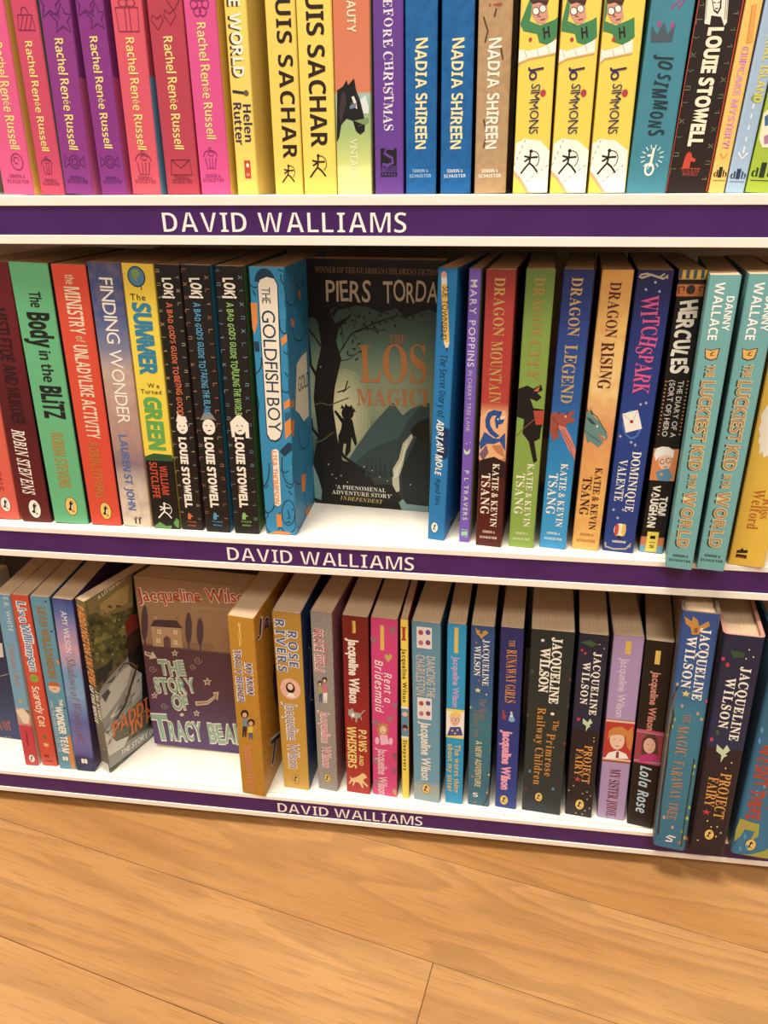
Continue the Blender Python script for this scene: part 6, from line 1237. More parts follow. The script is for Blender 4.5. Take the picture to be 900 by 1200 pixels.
('P','e','s','#FBF6E6',[9.3,14.2,8.9,15.4,7.7,15.9,6.6,15.4,6.2,14.2,6.6,13,7.7,12.5,8.9,13]),
('P','e','s','#FBF6E6',[12.4,14.2,12,15.4,10.9,15.9,9.8,15.4,9.3,14.2,9.8,13,10.9,12.5,12,13]),
('P','e','s','#FBF6E6',[9.3,11.4,8.9,12.7,7.7,13.2,6.6,12.7,6.2,11.4,6.6,10.2,7.7,9.7,8.9,10.2]),
('P','e','s','#FBF6E6',[12.4,11.4,12,12.7,10.9,13.2,9.8,12.7,9.3,11.4,9.8,10.2,10.9,9.7,12,10.2]),
('X','a','s','AMY WILSON',6.7,186.8,0,-1,44.3,5.21,'#F2E8EC','r',0,0),
('X','t','s','Shadows of Winterspell',5.6,136.7,0,-1,99.8,7.45,'#8C5A58','si',0,0),
]},
{'id': 'b4', 'label': 'angled book whose wide cover shows a painted white river through a forest', 'pose': [-0.33414, 0.00963, -0.3661, 0.08357, 0.01071, 0.20242], 'row': 2, 'base': '#4c4a38', 'front': '#4f4c34', 'noise': ('#8a7a48', 40, 0.7), 'frontnoise': 1, 'grad': [(196, '#6a6440'), (168.7, '#3a3a24'), (110.4, '#2a2a1e'), (106.1, '#3c3a30'), (65.5, '#6a6a60'), (17.6, '#4a5250')], 'ops': [
('P','e','s','#cfccc0',[1.1,0.1,9.6,0.1,9.6,11.4,1.1,11.4]),
('P','p','f','#8c7c4a',[3,202.1,22.6,200.4,53.5,201.1,50.4,168.4,29.1,172.9,3,177]),
('P','p','f','#b59a5c',[15.1,191.2,34.1,193.9,49.2,193.5,44.7,175.8,27.7,177.8,15.4,179.2]),
('P','p','f','#5c5c2e',[1.7,187.6,10.4,186.2,18.9,175.1,30.8,169.8,42.4,158.6,40.6,127.7,28.7,122.7,0.1,117.3,0.1,143.4]),
('P','p','f','#6f7036',[1.3,168.9,4.6,172,8.9,168.1,9.7,163.1,5.6,162.9]),
('P','p','f','#3f4522',[8.2,174.5,11.5,177.6,15.8,173.8,16.7,168.8,12.6,168.6]),
('P','p','f','#858442',[11.9,158.1,15.2,161.2,19.7,157.1,20.6,152,16.4,151.9]),
('P','p','f','#6f7036',[18.9,163.8,22.3,166.9,26.8,162.9,27.8,157.7,23.5,157.6]),
('P','p','f','#3f4522',[23.4,150.6,26.8,153.8,31.5,149.6,32.5,144.2,28.1,144.2]),
('P','p','f','#858442',[6.4,149.4,9.8,152.5,14.2,148.3,15.1,143.1,10.9,143]),
('P','p','f','#6f7036',[0.1,141.9,2.5,145,6.8,140.8,7.7,135.6,3.5,135.6]),
('P','p','f','#3f4522',[13.4,140.5,16.9,143.6,21.4,139.3,22.4,134,18,134]),
('P','p','f','#858442',[29.9,150.6,33.4,153.8,38.1,149.5,39.2,144.2,34.7,144.1]),
('P','p','f','#6f7036',[23.9,168.8,27.3,172,31.8,168,32.9,162.8,28.5,162.6]),
('P','p','f','#3f4522',[1.2,180.8,4.5,183.9,8.7,180.2,9.5,175.3,5.5,175]),
('P','p','f','#858442',[3.9,159.2,7.2,162.3,11.5,158.3,12.4,153.2,8.2,153.1]),
('P','p','f','#6f7036',[7.9,131.6,11.3,134.8,15.8,130.4,16.8,125,12.5,125]),
('P','p','f','#3f4522',[27.7,135.1,31.3,138.3,36,133.8,37.1,128.3,32.6,128.3]),
('P','p','f','#2b2c22',[0.1,128.4,11.8,126,20.7,128.3,18,117.2,5.3,111.2,0.1,109.6,0.1,116.2]),
('P','p','f','#9ca09a',[0.1,101.7,9.2,108.3,25.3,114.2,41.7,118.2,55.2,113.5,52.4,59.6,12.4,53.3,6.1,24.9,56,14.4,55.8,1.6,0.1,6.5,0.1,21.9,0.1,66.1]),
('P','p','f','#cfd0c8',[0.5,92.9,14.8,102,31.2,107.8,41.4,107.2,33.2,88.2,17.9,76.9,3.6,70,0.1,70.7]),
('P','p','f','#dcdcd4',[0.1,55,11.7,32.2,27.4,26,19.2,18.2,1.1,22.1,0.1,37.3]),
('P','p','f','#b8bdb8',[35.3,86.7,52.6,92.4,52.3,69.2,36.8,62.1]),
('P','p','f','#4a4c46',[3.1,96.4,11.1,99.2,13.1,93.2,6,86.3]),
('P','p','f','#5a5c58',[8.9,106.4,22.2,107.6,17,102.5]),
('P','p','f','#6f7036',[17.3,156.8,18.7,159.1,20.3,156.9,19.2,154.2]),
('P','p','f','#a09a55',[11,156.2,12.7,157.2,15.3,154.7,14,153.3]),
('P','p','f','#54582c',[24.4,131.9,25.9,134.4,27.6,132,26.4,129]),
('P','p','f','#a09a55',[17.4,168.4,18.5,169.4,20,167.9,19.1,166.6]),
('P','p','f','#858442',[0.1,151.9,0.3,153.7,3.1,150.7,1.5,148.4]),
('P','p','f','#858442',[7.3,171.3,9.3,173.2,12.1,170.3,10.5,167.9]),
('P','p','f','#54582c',[35.5,144.2,37,144.8,39.2,142.8,38.1,141.8]),
('P','p','f','#2e331c',[0.9,167.6,2.3,168.1,4.6,166.1,3.5,165.3]),
('P','p','f','#3f4522',[39.8,163.6,41.8,164.3,44.9,161.7,43.4,160.6]),
('P','p','f','#a09a55',[8.1,133.7,9.5,136.1,11.1,133.8,9.9,131]),
('P','p','f','#2e331c',[0.4,161.2,2.5,162.2,5.5,159.3,4,157.9]),
('P','p','f','#a09a55',[2.9,145,4.6,145.5,7.3,143.1,6,142.1]),
('P','p','f','#3f4522',[30,167.2,31.5,169.1,33.5,166.9,32.3,164.6]),
('P','p','f','#54582c',[25.6,131.1,27.3,131.5,30,129.1,28.7,128.3]),
('P','p','f','#a09a55',[3.6,158.5,5.5,160.3,8.2,157.4,6.7,155.1]),
('P','p','f','#a09a55',[19.6,132.8,20.9,134.2,22.5,132.3,21.5,130.6]),
('P','p','f','#54582c',[14.5,167.5,16,169.8,17.7,167.6,16.5,164.8]),
('P','p','f','#858442',[7.6,169,9.5,169.8,12.4,167.2,10.9,166]),
('P','p','f','#2e331c',[0.2,145.4,1.4,147.6,2.8,145.6,1.7,143]),
('P','p','f','#2e331c',[16,138.8,17.5,140.8,19.4,138.4,18.2,136]),
('P','p','f','#a09a55',[25.9,166.9,27.9,168.1,30.9,165.4,29.3,163.7]),
('P','p','f','#858442',[11.3,144.3,12.7,146.5,14.4,144.3,13.2,141.6]),
('P','p','f','#3f4522',[37.8,130.5,38.9,131.4,40.5,129.8,39.6,128.5]),
('P','p','f','#858442',[31.4,152.2,32.7,154.5,34.1,152.4,33.1,149.8]),
('P','p','f','#a09a55',[3.3,156,4.4,156.8,6,155.2,5.1,154.1]),
('P','p','f','#a09a55',[12.2,174.4,13.6,175.1,15.8,173.2,14.7,172.1]),
('P','p','f','#54582c',[28.5,149.4,30.5,149.9,33.9,147.1,32.3,146.1]),
('P','p','f','#6f7036',[7.5,151.1,9.2,152.1,11.7,149.6,10.4,148.2]),
('P','p','f','#3f4522',[10.8,174.3,12.8,176.1,15.6,173.2,14,171]),
('P','p','f','#2e331c',[31.7,156.4,32.8,157.5,34.3,155.9,33.4,154.5]),
('P','p','f','#a09a55',[21.4,144.6,22.6,146.4,24.2,144.4,23.2,142.3]),
('P','p','f','#a09a55',[35.1,136.5,37.2,136.6,40.8,133.7,39.2,133.1]),
('P','p','f','#6f7036',[33.2,136.9,35,138.3,37.6,135.7,36.2,133.8]),
('P','p','f','#3f4522',[31.8,136.4,33.9,136.6,37.5,133.6,35.9,132.9]),
('P','p','f','#2e331c',[28.9,164.6,30.9,165.8,33.8,163.1,32.3,161.5]),
('P','p','f','#3f4522',[31.6,127.6,33.5,127.9,36.5,125.3,35.1,124.5]),
('P','p','f','#a09a55',[34.5,153.8,36.6,155.4,39.8,152.4,38.1,150.2]),
('P','p','f','#6f7036',[18.9,163.4,20.6,163.9,23.3,161.6,22,160.7]),
('P','p','f','#a09a55',[26,149.6,27.2,150.8,28.8,149.1,27.9,147.7]),
('P','p','f','#a09a55',[31.5,164,32.7,165.9,34.2,164.1,33.2,161.8]),
('P','p','f','#858442',[21.8,173.3,23.7,174.2,26.7,171.6,25.2,170.3]),
('P','p','f','#3f4522',[34.2,161.3,35.7,162.3,37.9,160.3,36.8,158.9]),
('P','p','f','#54582c',[7.9,171.5,9,172.5,10.5,170.9,9.7,169.7]),
('P','p','f','#a09a55',[37.8,143.8,39.8,145,42.9,142.1,41.4,140.4]),
('P','p','f','#a09a55',[3.3,138.7,4.4,139.4,5.9,137.8,5.1,136.8]),
('P','p','f','#6f7036',[28.7,169.5,30.1,171.3,32.1,169.1,30.9,167]),
('P','p','f','#858442',[18.1,154,20.2,155.1,23.5,152.1,21.8,150.6]),
('P','p','f','#858442',[24.4,161.1,25.5,162.3,27.1,160.6,26.2,159.1]),
('P','p','f','#2e331c',[1.8,176.7,3.4,179,5.3,176.6,4,173.9]),
('P','p','f','#2e331c',[3.1,169.1,4.5,170.8,6.3,168.7,5.2,166.7]),
('P','p','f','#2e331c',[34.9,142.5,36.1,143.8,37.8,142,36.8,140.3]),
('P','p','f','#2e331c',[21.5,143.5,23,144.3,25.4,142.1,24.2,140.9]),
('P','p','f','#3f4522',[3.4,181.3,4.7,181.9,6.6,180.2,5.7,179.3]),
('P','p','f','#858442',[25.4,135.4,26.8,137.3,28.5,135.1,27.4,132.9]),
('P','p','f','#6f7036',[24.8,151.3,26.8,153.1,29.7,150.1,28.1,147.9]),
('P','p','f','#858442',[0.1,159.5,0.1,161.5,2,159,0.6,156.5]),
('P','p','f','#6f7036',[26,126.9,27.8,128.3,30.3,125.6,29,123.9]),
('P','p','f','#858442',[9.2,153.7,10.2,154.4,11.8,152.9,11,151.9]),
('P','p','f','#2e331c',[2.6,178.7,3.7,179.6,5.4,178,4.5,176.9]),
('P','p','f','#50544e',[22.8,62.2,25.6,64.5,29.6,65.8,26.7,63.6]),
('P','p','f','#eeeee8',[15,56.6,18.6,59.9,24.3,61.5,20.6,58.3]),
('P','p','f','#b8bdb8',[30,90.2,31.4,92.7,35.5,93.2,34.1,90.7]),
('P','p','f','#b8bdb8',[18.9,52.3,22.3,55.7,28.3,57.2,24.8,53.7]),
('P','p','f','#8a908c',[4.7,49.7,8.9,52.7,14.4,54.8,10.1,51.7]),
('P','p','f','#dcdcd4',[28.4,75.7,30.5,78.7,35.4,79.5,33.3,76.5]),
('P','p','f','#b8bdb8',[19.7,54.7,23,57.6,28.1,59.1,24.8,56.1]),
('P','p','f','#50544e',[1.9,35.6,3.7,37.4,6.7,38.1,4.9,36.3]),
('P','p','f','#b8bdb8',[16.3,70.6,17,72.6,20,72.6,19.4,70.7]),
('P','p','f','#50544e',[11.1,59,13.2,61.3,17,62.1,14.9,59.8]),
('P','p','f','#b8bdb8',[28.1,89.2,29.4,91.2,32.7,91.7,31.4,89.7]),
('P','p','f','#dcdcd4',[1.7,52,3.8,54.7,8.3,55.5,6.1,52.8]),
('P','p','f','#dcdcd4',[39.2,82.1,43.6,85.3,49.3,87.5,44.9,84.3]),
('P','p','f','#50544e',[28,61.8,31.2,64.5,35.9,66,32.8,63.3]),
('P','p','f','#6c706a',[0.1,55.2,0.1,57.7,3.2,58.3,1.5,55.8]),
('P','p','f','#50544e',[17.5,62.6,20.5,66,26.3,67.3,23.2,63.9]),
('P','p','f','#eeeee8',[3.1,42.8,5.4,45.7,10.2,46.5,7.9,43.6]),
('P','p','f','#6c706a',[0.1,32.3,0.1,34.4,2,35.2,0.1,33.1]),
('P','p','f','#6c706a',[34.1,69.1,37,71.9,41.8,73.1,38.9,70.4]),
('P','p','f','#dcdcd4',[13.6,62.5,17.6,65.6,23.2,67.5,19.2,64.4]),
('P','p','f','#dcdcd4',[47.2,85.6,49.1,88.4,53.9,89.2,52,86.3]),
('P','p','f','#8a908c',[0.1,52.1,0.1,53.8,1.5,54.3,0.1,52.6]),
('P','p','f','#8a908c',[14.3,47.5,15,49.4,18,49.4,17.3,47.4]),
('P','p','f','#b8bdb8',[0.1,47.5,0.1,50.5,0.8,52.1,0.1,49.1]),
('P','p','f','#8a908c',[23.8,74.2,26.7,77.2,31.9,78.4,29,75.4]),
('P','p','f','#50544e',[0.1,35.8,0.1,38.7,2.4,40.3,0.1,37.4]),
('P','p','f','#8a908c',[1.8,37.7,4.4,40.1,8.5,41.1,6,38.7]),
('P','p','f','#eeeee8',[41.5,93.3,42.9,95.7,47,96.3,45.5,93.9]),
('P','p','f','#50544e',[18.5,66.9,20.2,69.4,24.3,70,22.6,67.5]),
('P','p','f','#6c706a',[1.3,51,1.9,53.1,5.1,52.9,4.6,50.8]),
('P','p','f','#b8bdb8',[23.4,72.4,24.4,74.4,27.7,74.6,26.7,72.6]),
('P','p','f','#eeeee8',[8.1,64.6,9.6,67.3,13.9,67.7,12.3,65.1]),
('P','p','f','#dcdcd4',[8.8,62.5,11.4,65.6,16.6,66.7,14,63.5]),
('P','p','f','#8a908c',[21.3,71,24.1,74.2,29.6,75.4,26.8,72.1]),
('P','p','f','#b8bdb8',[2.6,47.2,6,50.1,11.1,51.6,7.8,48.6]),
('P','p','f','#50544e',[43.8,82,44.7,83.8,47.8,84.1,46.8,82.3]),
('P','p','f','#dcdcd4',[10.6,67.1,13.6,70.2,18.9,71.5,15.9,68.4]),
('P','p','f','#6c706a',[27.2,71.3,29.5,74.4,34.7,75.2,32.4,72.1]),
('P','p','f','#b8bdb8',[26.7,62.2,29.9,64.4,34,66,30.8,63.7]),
('P','p','f','#eeeee8',[13.6,48.7,16.5,51.1,20.7,52.4,17.9,50]),
('P','p','f','#dcdcd4',[2.5,46.2,5.7,48.9,10.4,50.3,7.2,47.6]),
('P','p','f','#b8bdb8',[33.8,80.6,37.1,84.2,43.3,85.7,40,82]),
('P','p','f','#8a908c',[2,58.2,4.4,60.4,8.3,61.5,5.8,59.3]),
('P','p','f','#50544e',[20.3,58.5,21.6,60,24.1,60.5,22.8,59]),
('P','p','f','#b8bdb8',[39.5,94.1,42.5,97.5,48.2,98.8,45.2,95.5]),
('P','p','f','#a08a50',[35.8,180.6,37.6,181.8,38.9,180.2,37.8,178.6]),
('P','p','f','#7c7040',[11.5,181.2,13.1,182.4,14.3,180.9,13.2,179.3]),
('P','p','f','#7c7040',[9.4,189.5,12.2,190,14.6,187.7,12.4,186.9]),
('P','p','f','#c0a868',[22.4,186.1,24.5,187.1,26.1,185.3,24.6,184]),
('P','p','f','#5c5430',[33.8,177.6,35.9,178.6,37.6,176.8,36.1,175.5]),
('P','p','f','#5c5430',[21.9,184.8,24.6,185.4,26.8,183.3,24.7,182.3]),
('P','p','f','#7c7040',[17,179.9,18.9,181,20.4,179.2,19,177.9]),
('P','p','f','#a08a50',[14.7,183.7,16.7,184.7,18.2,183,16.8,181.7]),
('P','p','f','#5c5430',[23.8,174.7,26.2,175.4,28.3,173.4,26.4,172.3]),
('P','p','f','#5c5430',[24.9,181.7,26.3,183,27.4,181.6,26.5,179.9]),
('P','p','f','#a08a50',[37.2,184.5,39,185.7,40.3,184.1,39.2,182.5]),
('P','p','f','#5c5430',[30.7,179.4,33.1,180.1,35.2,178.1,33.3,177]),
('P','p','f','#5c5430',[30.9,179.8,33.1,180.7,34.9,178.8,33.3,177.6]),
('P','p','f','#17120e',[53.5,201.1,59.2,202.1,61.2,81.6,57.2,21,53.3,14,47.9,53.4,51,89,38,107.4,37.5,121.1,45.1,135.6,49.9,164.5]),
('P','p','f','#7c2420',[38.6,154.7,45.1,162.2,53.6,158,53.4,141.1,47.2,142.9,41.9,137.7,38.7,144.1]),
('P','p','f','#3a2012',[40.1,141,47.2,142.9,53.6,138.8,54.2,125.2,44.1,118.8,34.4,131.9]),
('S','p','f','#4a2f1a',3,[47.9,102.7,37.4,85.1,28.3,68.8,15.7,57.7]),
('S','p','f','#6a5230',2.14,[24.8,110.2,32,113.9,40.5,109,46.3,99.3]),
('X','t','s','PADDINGTON IN PERU',1.3,197,0,-1,87.7,8.03,'#F0903C','bi',0,0.02),
('X','t','s','THE STORY',6.9,103.5,0,-1,36,4.5,'#FBF6E6','bi',0,0),
('X','t','s','OF THE MOVIE',0.4,107,0,-1,45.6,4.5,'#FBF6E6','bi',0,0),
('X','a','f','A LITTLE BEAR GOES',14,196.7,0.988,0.154,44.8,3.94,'#F2ECDC','b',0,0),
('X','t','f','PADDI',9,40.7,0.999,-0.036,45.2,16.79,'#EE7C3A','b',0,0),
('X','t','f','IN P',28.5,25.5,0.997,-0.077,29,14.79,'#EE7C3A','b',0,0),
('X','a','f','THE STORY',14.6,10.3,0.992,-0.127,35,6.77,'#F6F2E6','b',0,0),
('X','a','f','OF',51.8,5.5,0.995,-0.1,6.2,6.14,'#F6F2E6','b',0,0),
]},
{'id': 'b5', 'label': 'face-out plum and tan book with a drawn house and mint outlined title', 'pose': [-0.24774, 0.04672, 0.01047, 0.0498, 0.106, 0.198], 'row': 2, 'base': '#5a3348', 'front': '#9a6a4c', 'faceout': 1, 'spinecol': '#8c6a50', 'shear': 0.38, 'grad': [(203.6, '#9C7654'), (181.4, '#A8805A'), (124.9, '#A07A56'), (122, '#5A3540'), (84.8, '#5E3446'), (45.2, '#56345A'), (3.5, '#5C3C78'), (-5.1, '#5C3C78')], 'ops': [
('P','p','s','#4A2F38',[11,145,15.9,152.7,37,154.5,41.8,146.4]),
('P','p','s','#C29A70',[11,145,40.7,146.3,40.5,123.8,11.4,122.1]),
('P','p','s','#C29A70',[15.3,152.6,15.7,156.7,18.9,156.6,18.5,152.8]),
('S','p','s','#4A2F38',0.36,[11,145,11.4,122.1,40.5,123.8,40.7,146.3,11,145]),
('P','p','s','#E9D2A4',[16.9,142.1,21.4,142.5,21.3,136.9,16.8,136.8]),
('S','p','s','#4A2F38',0.24,[16.9,142.1,21.4,142.5,21.3,136.9,16.8,136.8,16.9,142.1]),
('S','p','s','#4A2F38',0.18,[19.2,142.4,18.8,136.9]),
('S','p','s','#4A2F38',0.18,[16.6,139.5,21.4,139.8]),
('P','p','s','#E9D2A4',[32.4,143.6,36.9,143.9,36.8,138.4,32.3,138.3]),
('S','p','s','#4A2F38',0.24,[32.4,143.6,36.9,143.9,36.8,138.4,32.3,138.3,32.4,143.6]),
('S','p','s','#4A2F38',0.18,[34.6,143.8,34.4,138.3]),
('S','p','s','#4A2F38',0.18,[32.1,140.9,36.9,141.3]),
('P','p','s','#E9D2A4',[14.8,131.8,19.4,132.1,19.3,126.5,14.7,126.4]),
('S','p','s','#4A2F38',0.24,[14.8,131.8,19.4,132.1,19.3,126.5,14.7,126.4,14.8,131.8]),
('S','p','s','#4A2F38',0.18,[17.1,132.1,16.8,126.4]),
('S','p','s','#4A2F38',0.18,[14.6,129.1,19.3,129.4]),
('P','p','s','#E9D2A4',[31.7,132,36.3,132.3,36.2,126.7,31.7,126.6]),
('S','p','s','#4A2F38',0.24,[31.7,132,36.3,132.3,36.2,126.7,31.7,126.6,31.7,132]),
('S','p','s','#4A2F38',0.18,[34,132.2,33.8,126.6]),
('S','p','s','#4A2F38',0.18,[31.5,129.3,36.3,129.6]),
('P','p','s','#6a4444',[21.8,122.2,22.3,132.7,25.9,136.1,29,133.5,28.8,122.6]),
('S','p','s','#4A2F38',0.36,[35.5,156.2,38.7,158.5,37.9,155.4]),
('P','p','s','#543a44',[9.1,148.3,7.9,139.5,6.2,132.3,4.4,128.1,2.9,128,2,131.8,1.8,138.8,2.5,147.5,3.7,156.2,5.4,163.2,7.1,167.2,8.6,167.3,9.5,163.7,9.7,156.9]),
('P','p','s','#543a44',[3.4,131.7,4.7,131.8,4.2,121.3,2.5,121.1]),
('P','p','s','#543a44',[51,147.5,50.1,139.7,48.7,133.2,47.1,129.5,45.6,129.4,44.5,132.7,44.1,138.9,44.4,146.7,45.4,154.5,46.8,160.8,48.3,164.3,49.8,164.5,50.8,161.2,51.3,155.2]),
('P','p','s','#543a44',[46,132.7,47.2,132.8,47.1,123.5,45.4,123.3]),
('P','p','s','#543a44',[61.7,144.8,60.9,137.9,59.6,132.2,58.1,128.9,56.6,128.7,55.5,131.7,55,137.1,55.2,144,56,150.9,57.3,156.5,58.8,159.6,60.3,159.8,61.3,156.9,61.9,151.6]),
('P','p','s','#543a44',[56.9,131.6,58.2,131.8,58.2,123.6,56.6,123.4]),
('S','p','s','#4A2F38',0.3,[0.1,125,10,124.8]),
('S','p','s','#4A2F38',0.3,[41,129.5,70.2,130.8]),
('S','p','s','#6a4a48',0.18,[41.8,128.9,42.1,122.5]),
('S','p','s','#6a4a48',0.18,[44.3,129.2,44.6,122.9]),
('S','p','s','#6a4a48',0.18,[46.7,129.5,47.1,123.2]),
('S','p','s','#6a4a48',0.18,[49.2,129.8,49.6,123.5]),
('S','p','s','#6a4a48',0.18,[51.7,130.1,52.1,123.8]),
('S','p','s','#6a4a48',0.18,[54.2,130.4,54.6,124.1]),
('S','p','s','#6a4a48',0.18,[56.7,130.7,57,124.5]),
('S','p','s','#6a4a48',0.18,[59.2,131.1,59.5,124.8]),
('S','p','s','#6a4a48',0.18,[61.6,131.4,62,125.1]),
('S','p','s','#6a4a48',0.18,[64.1,131.7,64.5,125.4]),
('S','p','s','#6a4a48',0.18,[66.6,132,67,125.7]),
('S','p','s','#6a4a48',0.18,[69,132.3,69.5,126.1]),
('S','p','s','#6a4a48',0.18,[41.2,126.8,70,128.6]),
('S','p','s','#6a4a48',0.18,[41,124.6,69.9,126.4]),
('P','p','s','#D9C8A8',[32.5,121.3,33.2,118.6,35.8,118.7,33.6,116.4,34,113.5,31.9,114.8,29.5,112.9,30.4,116,28.6,117.8,31.2,118.3]),
('P','p','s','#8c5a58',[32.3,119.3,32.7,117.8,34.1,117.8,32.9,116.6,33.1,115,32,115.7,30.7,114.7,31.2,116.4,30.2,117.3,31.6,117.7]),
('P','p','s','#D9C8A8',[61.9,92.7,62.9,89.2,66.1,89.4,63.5,86.5,64,82.8,61.4,84.4,58.5,82,59.5,85.9,57.2,88.2,60.5,88.9]),
('P','p','s','#8c5a58',[61.8,90.1,62.3,88.2,64.1,88.3,62.6,86.7,62.9,84.7,61.5,85.6,59.9,84.3,60.4,86.4,59.2,87.6,61,88]),
('P','p','s','#D9C8A8',[7.4,67.6,8.1,64.7,10.8,64.8,8.5,62.3,8.8,59.2,6.7,60.6,4.2,58.5,5.1,61.9,3.3,63.7,6,64.4]),
('P','p','s','#8c5a58',[7.1,65.4,7.5,63.8,9,63.9,7.8,62.5,7.9,60.8,6.8,61.6,5.4,60.4,5.9,62.3,4.9,63.3,6.4,63.7]),
('P','p','s','#D9C8A8',[48.4,51,49.2,48.1,51.9,48.2,49.7,45.7,50.1,42.5,47.9,43.9,45.4,41.8,46.3,45.2,44.4,47.1,47.1,47.8]),
('P','p','s','#8c5a58',[48.2,48.8,48.7,47.2,50.2,47.3,48.9,45.9,49.2,44.1,48,44.9,46.6,43.7,47.1,45.6,46.1,46.7,47.6,47]),
('S','p','s','#D9C8A8',0.36,[11.9,95.9,10.4,92.8,7.9,91.4,5.8,92.3,5.2,94.5,6.2,96.8,7.8,97.9,9.2,97.5,9.7,96.1,9.2,94.8,8.3,94.2,7.6,94.4,7.5,95]),
('S','p','s','#D9C8A8',0.36,[19.2,51.7,17.8,48.6,15.4,47.2,13.4,48.1,12.8,50.3,13.7,52.6,15.3,53.7,16.7,53.3,17.1,51.9,16.6,50.6,15.8,50,15.1,50.2,15,50.8]),
('S','p','s','#D9C8A8',0.36,[58.2,112.1,56.7,108.7,54,107.2,51.8,108.2,51.1,110.6,52,113.1,53.8,114.2,55.3,113.8,55.8,112.3,55.3,110.9,54.4,110.2,53.6,110.5,53.5,111.1]),
('S','p','s','#D9C8A8',0.36,[51.6,103.9,50.4,101.4,48.4,100.3,46.7,101,46.2,102.8,46.9,104.7,48.3,105.6,49.4,105.3,49.8,104.2,49.4,103,48.7,102.5,48.2,102.7,48.1,103.2]),
('P','p','s','#D9C8A8',[35,42.6,34.5,41.2,33.3,40.3,31.9,40.1,30.9,40.7,30.6,42,31.1,43.3,32.3,44.3,33.6,44.5,34.7,43.8]),
('P','p','s','#D9C8A8',[2.3,115.5,9.3,113.9,10.4,116.5,13.8,109,6,106.5,7.1,109.1,2.3,111]),
('P','p','s','#8c6a60',[3.5,114.6,9.2,112.9,7.3,110.6,3.7,112.2]),
('P','p','s','#D9C8A8',[47.6,61.1,59.6,63.5,67.5,71.2,66.3,75,72.3,76.6,70.3,65.1,68.8,68.3,60.4,59.1,48.3,55.8]),
('P','p','s','#A8845c',[49.1,60.2,59.9,62.3,68.1,70.3,67.9,73.4,70.9,74.8,69.6,67.3,68.5,69.3,59.8,60.4,49.3,57.3]),
('X','a','s','Jacqueline Wilson',2.7,172.1,0.995,0.096,108.4,13,'#F6E6CE','h',0.04,0.045),
('X','a','s','Jacqueline Wilson',2.7,172.1,0.995,0.096,108.4,13,'#C8402C','h',0.04,0.006),
('X','a','s','ILLUSTRATED BY NICK',53.7,169.6,0.999,0.053,34.9,2.32,'#cbb08a','r',0,0),
('X','t','s','THE',15.3,89.5,0.995,0.105,26.4,16,'#F2EAD6','h',0.05,0.07),
('X','t','s','THE',15.3,89.5,0.995,0.105,26.4,16,'#8FB49C','h',0.05,0.025),
('X','t','s','STORY',8.8,67,0.993,0.119,42.1,16.48,'#F2EAD6','h',0.05,0.07),
('X','t','s','STORY',8.8,67,0.993,0.119,42.1,16.48,'#8FB49C','h',0.05,0.025),
('X','t','s','OF',24.4,48.7,0.995,0.095,17.1,16.82,'#F2EAD6','h',0.05,0.07),
('X','t','s','OF',24.4,48.7,0.995,0.095,17.1,16.82,'#8FB49C','h',0.05,0.025),
('X','t','s','T',1.9,6.6,0.996,0.088,18.1,30.74,'#F2EAD6','h',0,0.055),
('X','t','s','T',1.9,6.6,0.996,0.088,18.1,30.74,'#8FB49C','h',0,0.02),
('X','t','s','RACY',18.2,8.5,0.996,0.087,35.4,22.2,'#F2EAD6','h',0.04,0.065),
('X','t','s','RACY',18.2,8.5,0.996,0.087,35.4,22.2,'#8FB49C','h',0.04,0.022),
('X','t','s','BEAK',59.4,11.3,0.996,0.093,38.7,22.53,'#F2EAD6','h',0.04,0.065),
('X','t','s','BEAK',59.4,11.3,0.996,0.093,38.7,22.53,'#8FB49C','h',0.04,0.022),
]},
{'id': 'b6', 'label': 'mustard gold book nearest the front with two drawn figures on its spine', 'pose': [-0.18234, -0.00138, -0.08679, 0.02964, 0.02304, 0.19946], 'row': 2, 'base': '#C68A24', 'front': '#BE801C', 'noise': ('#b87a1a', 25, 0.4), 'frontnoise': 1, 'ops': [
('P','p','s','#E9C050',[8.8,170,11.1,170,11.1,193.5,8.8,193.5]),
('S','p','s','#8a5a14',0.46,[8.5,192.9,10.7,169.7]),
('P','p','s','#2a1a14',[12.6,97.7,11.9,95.1,10.4,93,8.4,92,6.5,92.2,5.2,93.7,4.9,96.1,5.6,98.7,7.1,100.7,9.1,101.8,10.9,101.5,12.2,100]),
('P','p','s','#E0A888',[10.9,96.1,10.3,94.3,9.2,93,7.8,92.7,6.7,93.5,6.4,95.2,7,97,8.1,98.3,9.5,98.6,10.6,97.8]),
('P','p','s','#7a8c94',[6.4,91.5,11,92.5,11.3,83.2,5.7,82.1]),
('P','p','s','#2c2c34',[5.9,82.1,10,83,8.4,70.2,6.8,69.8,7.3,77.4,5.9,69.6,4.7,69.3]),
('P','p','s','#2a1a14',[17.8,88.8,17.2,86.5,15.8,84.6,13.9,83.6,12.1,83.8,10.9,85.1,10.5,87.3,11.1,89.6,12.6,91.5,14.4,92.5,16.2,92.3,17.5,91]),
('P','p','s','#E0A888',[16.1,87.5,15.6,85.8,14.4,84.6,13.1,84.3,12,85,11.7,86.5,12.2,88.2,13.4,89.5,14.8,89.8,15.8,89]),
('P','p','s','#E8C43C',[11.3,83.2,15.7,84.2,15.3,76.7,10.8,75.7]),
('P','p','s','#4a5c84',[11.2,75.8,15.1,76.6,14.4,68.7,13.2,68.4,13.1,73.7,11.9,68.2,10.9,67.9]),
('P','p','f','#C2503c',[6.2,187.4,7.9,186.4,7.8,185.4]),
('P','p','f','#7a4a10',[5,175.7,6.8,174.6,6.7,173.6]),
('P','p','f','#7a4a10',[3.9,163.8,5.7,162.7,5.5,161.7]),
('P','p','f','#C2503c',[2.7,151.8,4.5,150.7,4.4,149.6]),
